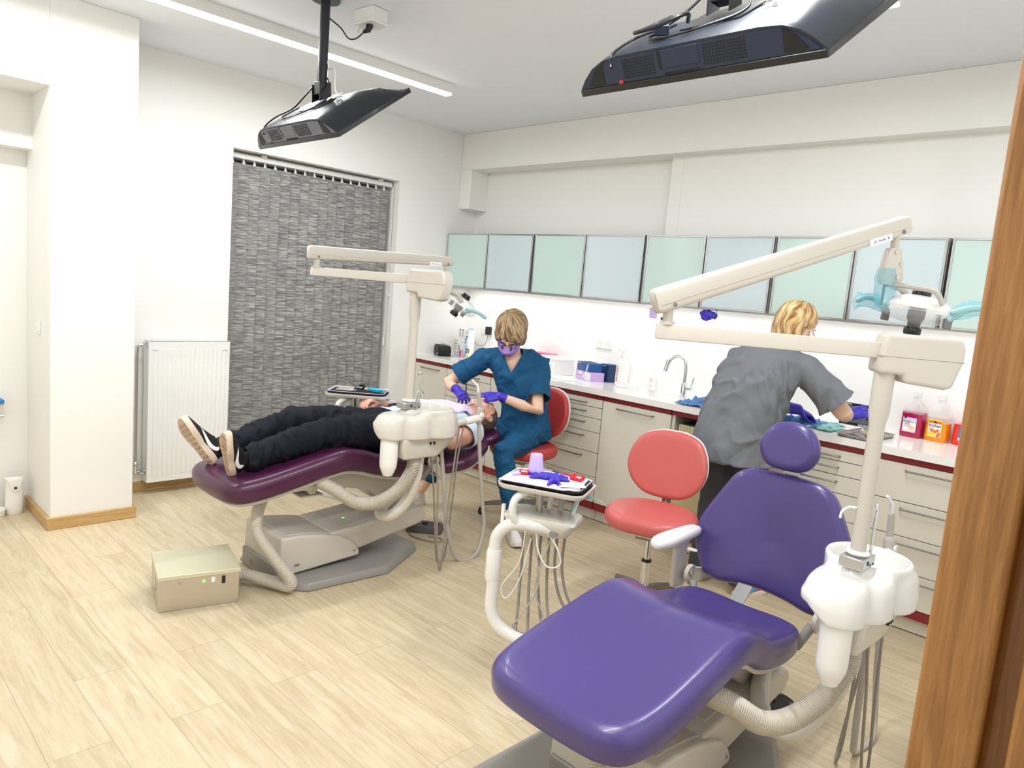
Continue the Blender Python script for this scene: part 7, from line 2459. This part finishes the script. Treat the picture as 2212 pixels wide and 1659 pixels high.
obj('bib', MB().rings(rs), 'lilac_pale', pt, sharp=70)
# trousers
tr = MB()
torso(tr, [V((2.36, 3.44, 0.722)), pel, V((2.50, 3.44, 0.735))], [sdv] * 3, [frv] * 3, [0.165, 0.178, 0.172], [0.105, 0.115, 0.112])
tr.capsule([pel + V((-0.02, -0.088, 0.0)), V((2.21, 3.34, 0.748)), kN, V((1.80, 3.33, 0.715)), aN + V((0.01, 0, 0))], [0.108, 0.098, 0.080, 0.075, 0.066], 20)
tr.capsule([pel + V((-0.02, 0.088, 0.0)), V((2.20, 3.54, 0.765)), kF, V((1.78, 3.555, 0.735)), aF + V((0.02, 0, 0))], [0.108, 0.098, 0.080, 0.075, 0.066], 20)
bm = bake(tr, 0.009, 6)
wrinkle(bm, 0.009, 10.0, 4.0, (1.3, 1, 1))
wrinkle(bm, 0.009, 6.0, 8.0, (1.8, 1, 1), None, True)
wrinkle(bm, 0.0015, 20.0, 8.0, (1.6, 1, 1))
wrinkle(bm, 0.007, 40.0, 3.0, (1.8, 0.6, 0.6), lambda c: 0.5 * max(0.0, min(1.0, (1.78 - c.x) / 0.12)))
cut(bm, (1.585, 3.44, 0.67), (-1, 0, 0))
cut(bm, (2.49, 3.44, 0.74), (1, 0, 0.12))
bmobj('trousers', bm, 'black_trousers', pt, 0.003)
# shoes: soles towards the door
heelN, toeN = V((1.515, 3.345, 0.590)), V((1.435, 3.255, 0.800))
shoe(pt, frame(heelN, toeN - heelN, V((1, -0.1, 0.4))), 0.262, 'shoe_black', 'sole_cream', 'sole_tan', 'shoe', 'print_white')
heelF, toeF = V((1.525, 3.560, 0.588)), V((1.378, 3.645, 0.812))
shoe(pt, frame(heelF, toeF - heelF, V((0.9, 0.30, 0.45))), 0.285, 'shoe_black', 'sole_cream', 'sole_tan', 'shoe', 'print_white')
# saliva tube over the cheek
sv = thing('saliva_ejector', 'thin white suction tube hooked into the patient\'s mouth', 'tube', (3.05, 3.40, 0.84))
obj('ejector_tube', MB().tube(spline([(2.868, 3.05, 0.93), (2.90, 3.16, 0.905), (2.96, 3.27, 0.868), (3.04, 3.34, 0.858), (3.11, 3.375, 0.862), (3.14, 3.405, 0.872), (3.15, 3.425, 0.862)], 6), 0.0042, 8), 'white_gloss', sv)

# ============ the standing assistant
an = thing('person', 'person with shoulder length blond hair in grey scrubs, standing at the worktop, back turned', 'person', (3.78, 1.88, 0))
pel, wst, chs, upc, nkb = V((3.745, 1.875, 0.90)), V((3.755, 1.86, 1.04)), V((3.80, 1.83, 1.20)), V((3.86, 1.79, 1.34)), V((3.90, 1.765, 1.41))
shL, shR = V((3.845, 1.965, 1.335)), V((3.925, 1.615, 1.315))
side = (shL - shR).normalized()
fr = V((0.96, -0.05, -0.15)).normalized()
elR, wrR = V((4.02, 1.415, 1.085)), V((4.19, 1.458, 1.052))
elL, wrL = V((3.97, 1.99, 1.07)), V((4.17, 1.73, 1.045))
Ha = frame((3.965, 1.705, 1.530), V((0.70, -0.62, -0.36)), V((0.40, -0.1, 0.9)))
sk = MB()
head_shapes(sk, Ha, nkb, 0.98)
torso(sk, [pel - V((0, 0, 0.1)), pel, wst, chs, upc, nkb], [side] * 6, [fr] * 6, [0.13, 0.15, 0.125, 0.14, 0.135, 0.06], [0.09, 0.11, 0.09, 0.10, 0.08, 0.05])
sk.capsule([shR, shR.lerp(elR, 0.5), elR, elR.lerp(wrR, 0.4), wrR], [0.050, 0.052, 0.046, 0.043, 0.029], 16)
sk.capsule([shL, elL, elL.lerp(wrL, 0.4), wrL], [0.046, 0.042, 0.038, 0.026], 16)
hL, hR = pel + side * 0.09, pel - side * 0.09
kL, aL = V((3.785, 1.975, 0.49)), V((3.77, 2.01, 0.095))
kR, aR = V((3.775, 1.785, 0.49)), V((3.765, 1.755, 0.095))
sk.capsule([hL, kL, aL], [0.075, 0.052, 0.036], 14)
sk.capsule([hR, kR, aR], [0.075, 0.052, 0.036], 14)
bm = bake(sk, 0.0065, 4)
bmobj('body', bm, 'skin_pale', an)
for sg in (-1, 1):
    e = obj('eye', MB(Ha).ball((0.072, sg * 0.031, 0.012), 0.0125), 'paper', an)
    obj('iris', MB(Ha).ball((0.0800, sg * 0.031, 0.009), 0.006), 'print_dark', e)
    obj('eyelash', MB(Ha).capsule([(0.087, sg * 0.022, 0.010), (0.088, sg * 0.034, 0.012), (0.080, sg * 0.047, 0.008)], [0.0018, 0.0022, 0.0015], 8), 'print_dark', e)
m = MB(Ha)
rs = []
for z, xx, w in ((-0.004, 0.086, 0.056), (-0.022, 0.112, 0.062), (-0.045, 0.118, 0.060), (-0.075, 0.108, 0.054), (-0.100, 0.085, 0.044), (-0.112, 0.060, 0.036)):
    r0 = []
    for k in range(17):
        t = -1 + 2 * k / 16
        r0.append(V((xx - (0.062 * abs(t) ** 2.2), w * t * 1.06, z - 0.008 * (1 - t * t))))
    rs.append(r0 + [p - V((0.003, 0, 0)) for p in r0[::-1]])
mk = obj('face_mask', m.rings(rs), 'paper', an, sharp=60)
tp_ = MB()
torso(tp_, [V((3.72, 1.865, 0.735)), V((3.73, 1.867, 0.82)), pel + V((0, 0, 0.03)), wst, chs, upc, upc + V((0.02, -0.01, 0.055)), nkb + V((0, 0, 0.02))], [side] * 8, [fr] * 8, [0.202, 0.203, 0.200, 0.196, 0.198, 0.200, 0.13, 0.075], [0.175, 0.182, 0.180, 0.172, 0.158, 0.128, 0.09, 0.062], 2.4)
tp_.capsule([shR.lerp(shL, 0.2), shR, shR.lerp(elR, 0.5), shR.lerp(elR, 0.86)], [0.075, 0.078, 0.086, 0.098], 20)
tp_.capsule([shL.lerp(shR, 0.2), shL, shL.lerp(elL, 0.5), shL.lerp(elL, 0.86)], [0.072, 0.072, 0.078, 0.088], 20)
bm = bake(tp_, 0.009, 8)
wrinkle(bm, 0.015, 6.5, 12.0, (1, 1, 0.7))
wrinkle(bm, 0.011, 4.0, 4.0, (1.2, 1.5, 0.8), lambda c: max(0.0, min(1.0, (1.36 - c.z) / 0.08)), True)
wrinkle(bm, 0.004, 15.0, 4.0, (1, 1.2, 0.7))
cut_limb(bm, shR, elR, 0.80, 0.13)
cut_limb(bm, shL, elL, 0.80, 0.11)
cut(bm, (3.72, 1.88, 0.755), (0, 0, -1))
cut(bm, nkb + V((0, 0, 0.025)), (0.1, 0, 1))
bmobj('scrub_top', bm, 'grey_scrub', an, 0.003)
tr = MB()
torso(tr, [pel - V((0, 0, 0.13)), pel, pel + V((0, 0, 0.08))], [side] * 3, [fr] * 3, [0.165, 0.18, 0.15], [0.13, 0.135, 0.11])
tr.capsule([hL - V((0, 0, 0.04)), hL.lerp(kL, 0.5), kL, kL.lerp(aL, 0.5), aL], [0.112, 0.104, 0.088, 0.080, 0.072], 20)
tr.capsule([hR - V((0, 0, 0.04)), hR.lerp(kR, 0.5), kR, kR.lerp(aR, 0.5), aR], [0.112, 0.104, 0.088, 0.080, 0.072], 20)
bm = bake(tr, 0.009, 6)
wrinkle(bm, 0.008, 11.0, 3.0, (1, 1, 0.8))
cut(bm, (3.77, 1.88, 0.060), (0, 0, -1))
bmobj('trousers', bm, 'dark_trousers', an, 0.003)
# shoulder length hair: cap, long side and back locks with turned ends
hm = MB()
hm.ball((-0.022, 0, 0.042), 0.110, 0.092, 0.096, M=Ha, n=26, m=18)
hb_ = Ha @ V((-0.06, 0, -0.01))
for i in range(11):
    a = math.radians(-78 + 19.5 * i)
    # locks start on the skull and hang straight down in the world
    r0 = Ha @ V((-0.045 - 0.052 * math.cos(a), 0.082 * math.sin(a), 0.03))
    if -0.045 - 0.052 * math.cos(a) > -0.02 and i in (0,):
        pass
    out = (r0 - (Ha @ V((-0.03, 0, 0.03))))
    out.z = 0
    out = out.normalized()
    L = 0.155 + 0.015 * math.sin(i * 2.3)
    p1 = r0 + V((0, 0, -0.055)) + out * 0.012
    p2 = r0 + V((0, 0, -0.110)) + out * (0.018 + 0.006 * math.sin(i * 1.7))
    p3 = r0 + V((0, 0, -L)) + out * (0.026 + 0.012 * math.sin(i * 2.9))
    hm.capsule([r0, p1, p2, p3], [0.034, 0.034, 0.029, 0.014], 12)
hm.ball(Ha @ V((-0.055, 0, -0.03)), 0.066, 0.066, 0.085)
hm.capsule([(0.055, 0.01, 0.085), (0.06, 0.055, 0.06), (0.035, 0.080, 0.0)], [0.022, 0.020, 0.014], 12, M=Ha)
bm = bake(hm, 0.0055, 4)
hair_object('hair', bm, Ha, 'hair_blonde', an, 7.5, 1.5, 0.008, (-0.05, -0.10, 0.99), 8.0)
# gloved hands
for (el, wr, tgt, up, flip, sd) in ((elR, wrR, V((4.26, 1.365, 1.105)), V((-0.75, -0.25, 0.55)), False, 1.0), (elL, wrL, V((4.27, 1.66, 1.00)), V((-0.1, -0.1, 1)), True, 5.0)):
    m = MB()
    Mh = frame(wr, tgt - wr, up)
    if flip:
        Mh = Mh @ Matrix.Diagonal((1, -1, 1, 1))
    hand(m, Mh, curls=[(24, 30, 20), (30, 34, 22), (38, 38, 24), (44, 42, 28)], thumb=(0.75, 0.4, -0.45))
    m.capsule([el.lerp(wr, 0.80), wr], [0.036, 0.032], 16)
    bm = bake(m, 0.0036, 2)
    wrinkle(bm, 0.0016, 60, sd)
    cut_limb(bm, wr, el, 0.18, 0.1)
    bmobj('glove', bm, 'glove_blue', an, 0.0008)
shoe(an, frame((3.70, 1.745, 0.0), V((0.97, -0.22, 0))), 0.27, 'shoe_coral', 'sole_white', None, 'shoe', 'cyan')
shoe(an, frame((3.71, 2.02, 0.0), V((0.99, 0.05, 0))), 0.27, 'sock_grey', 'sole_white', None, 'shoe')
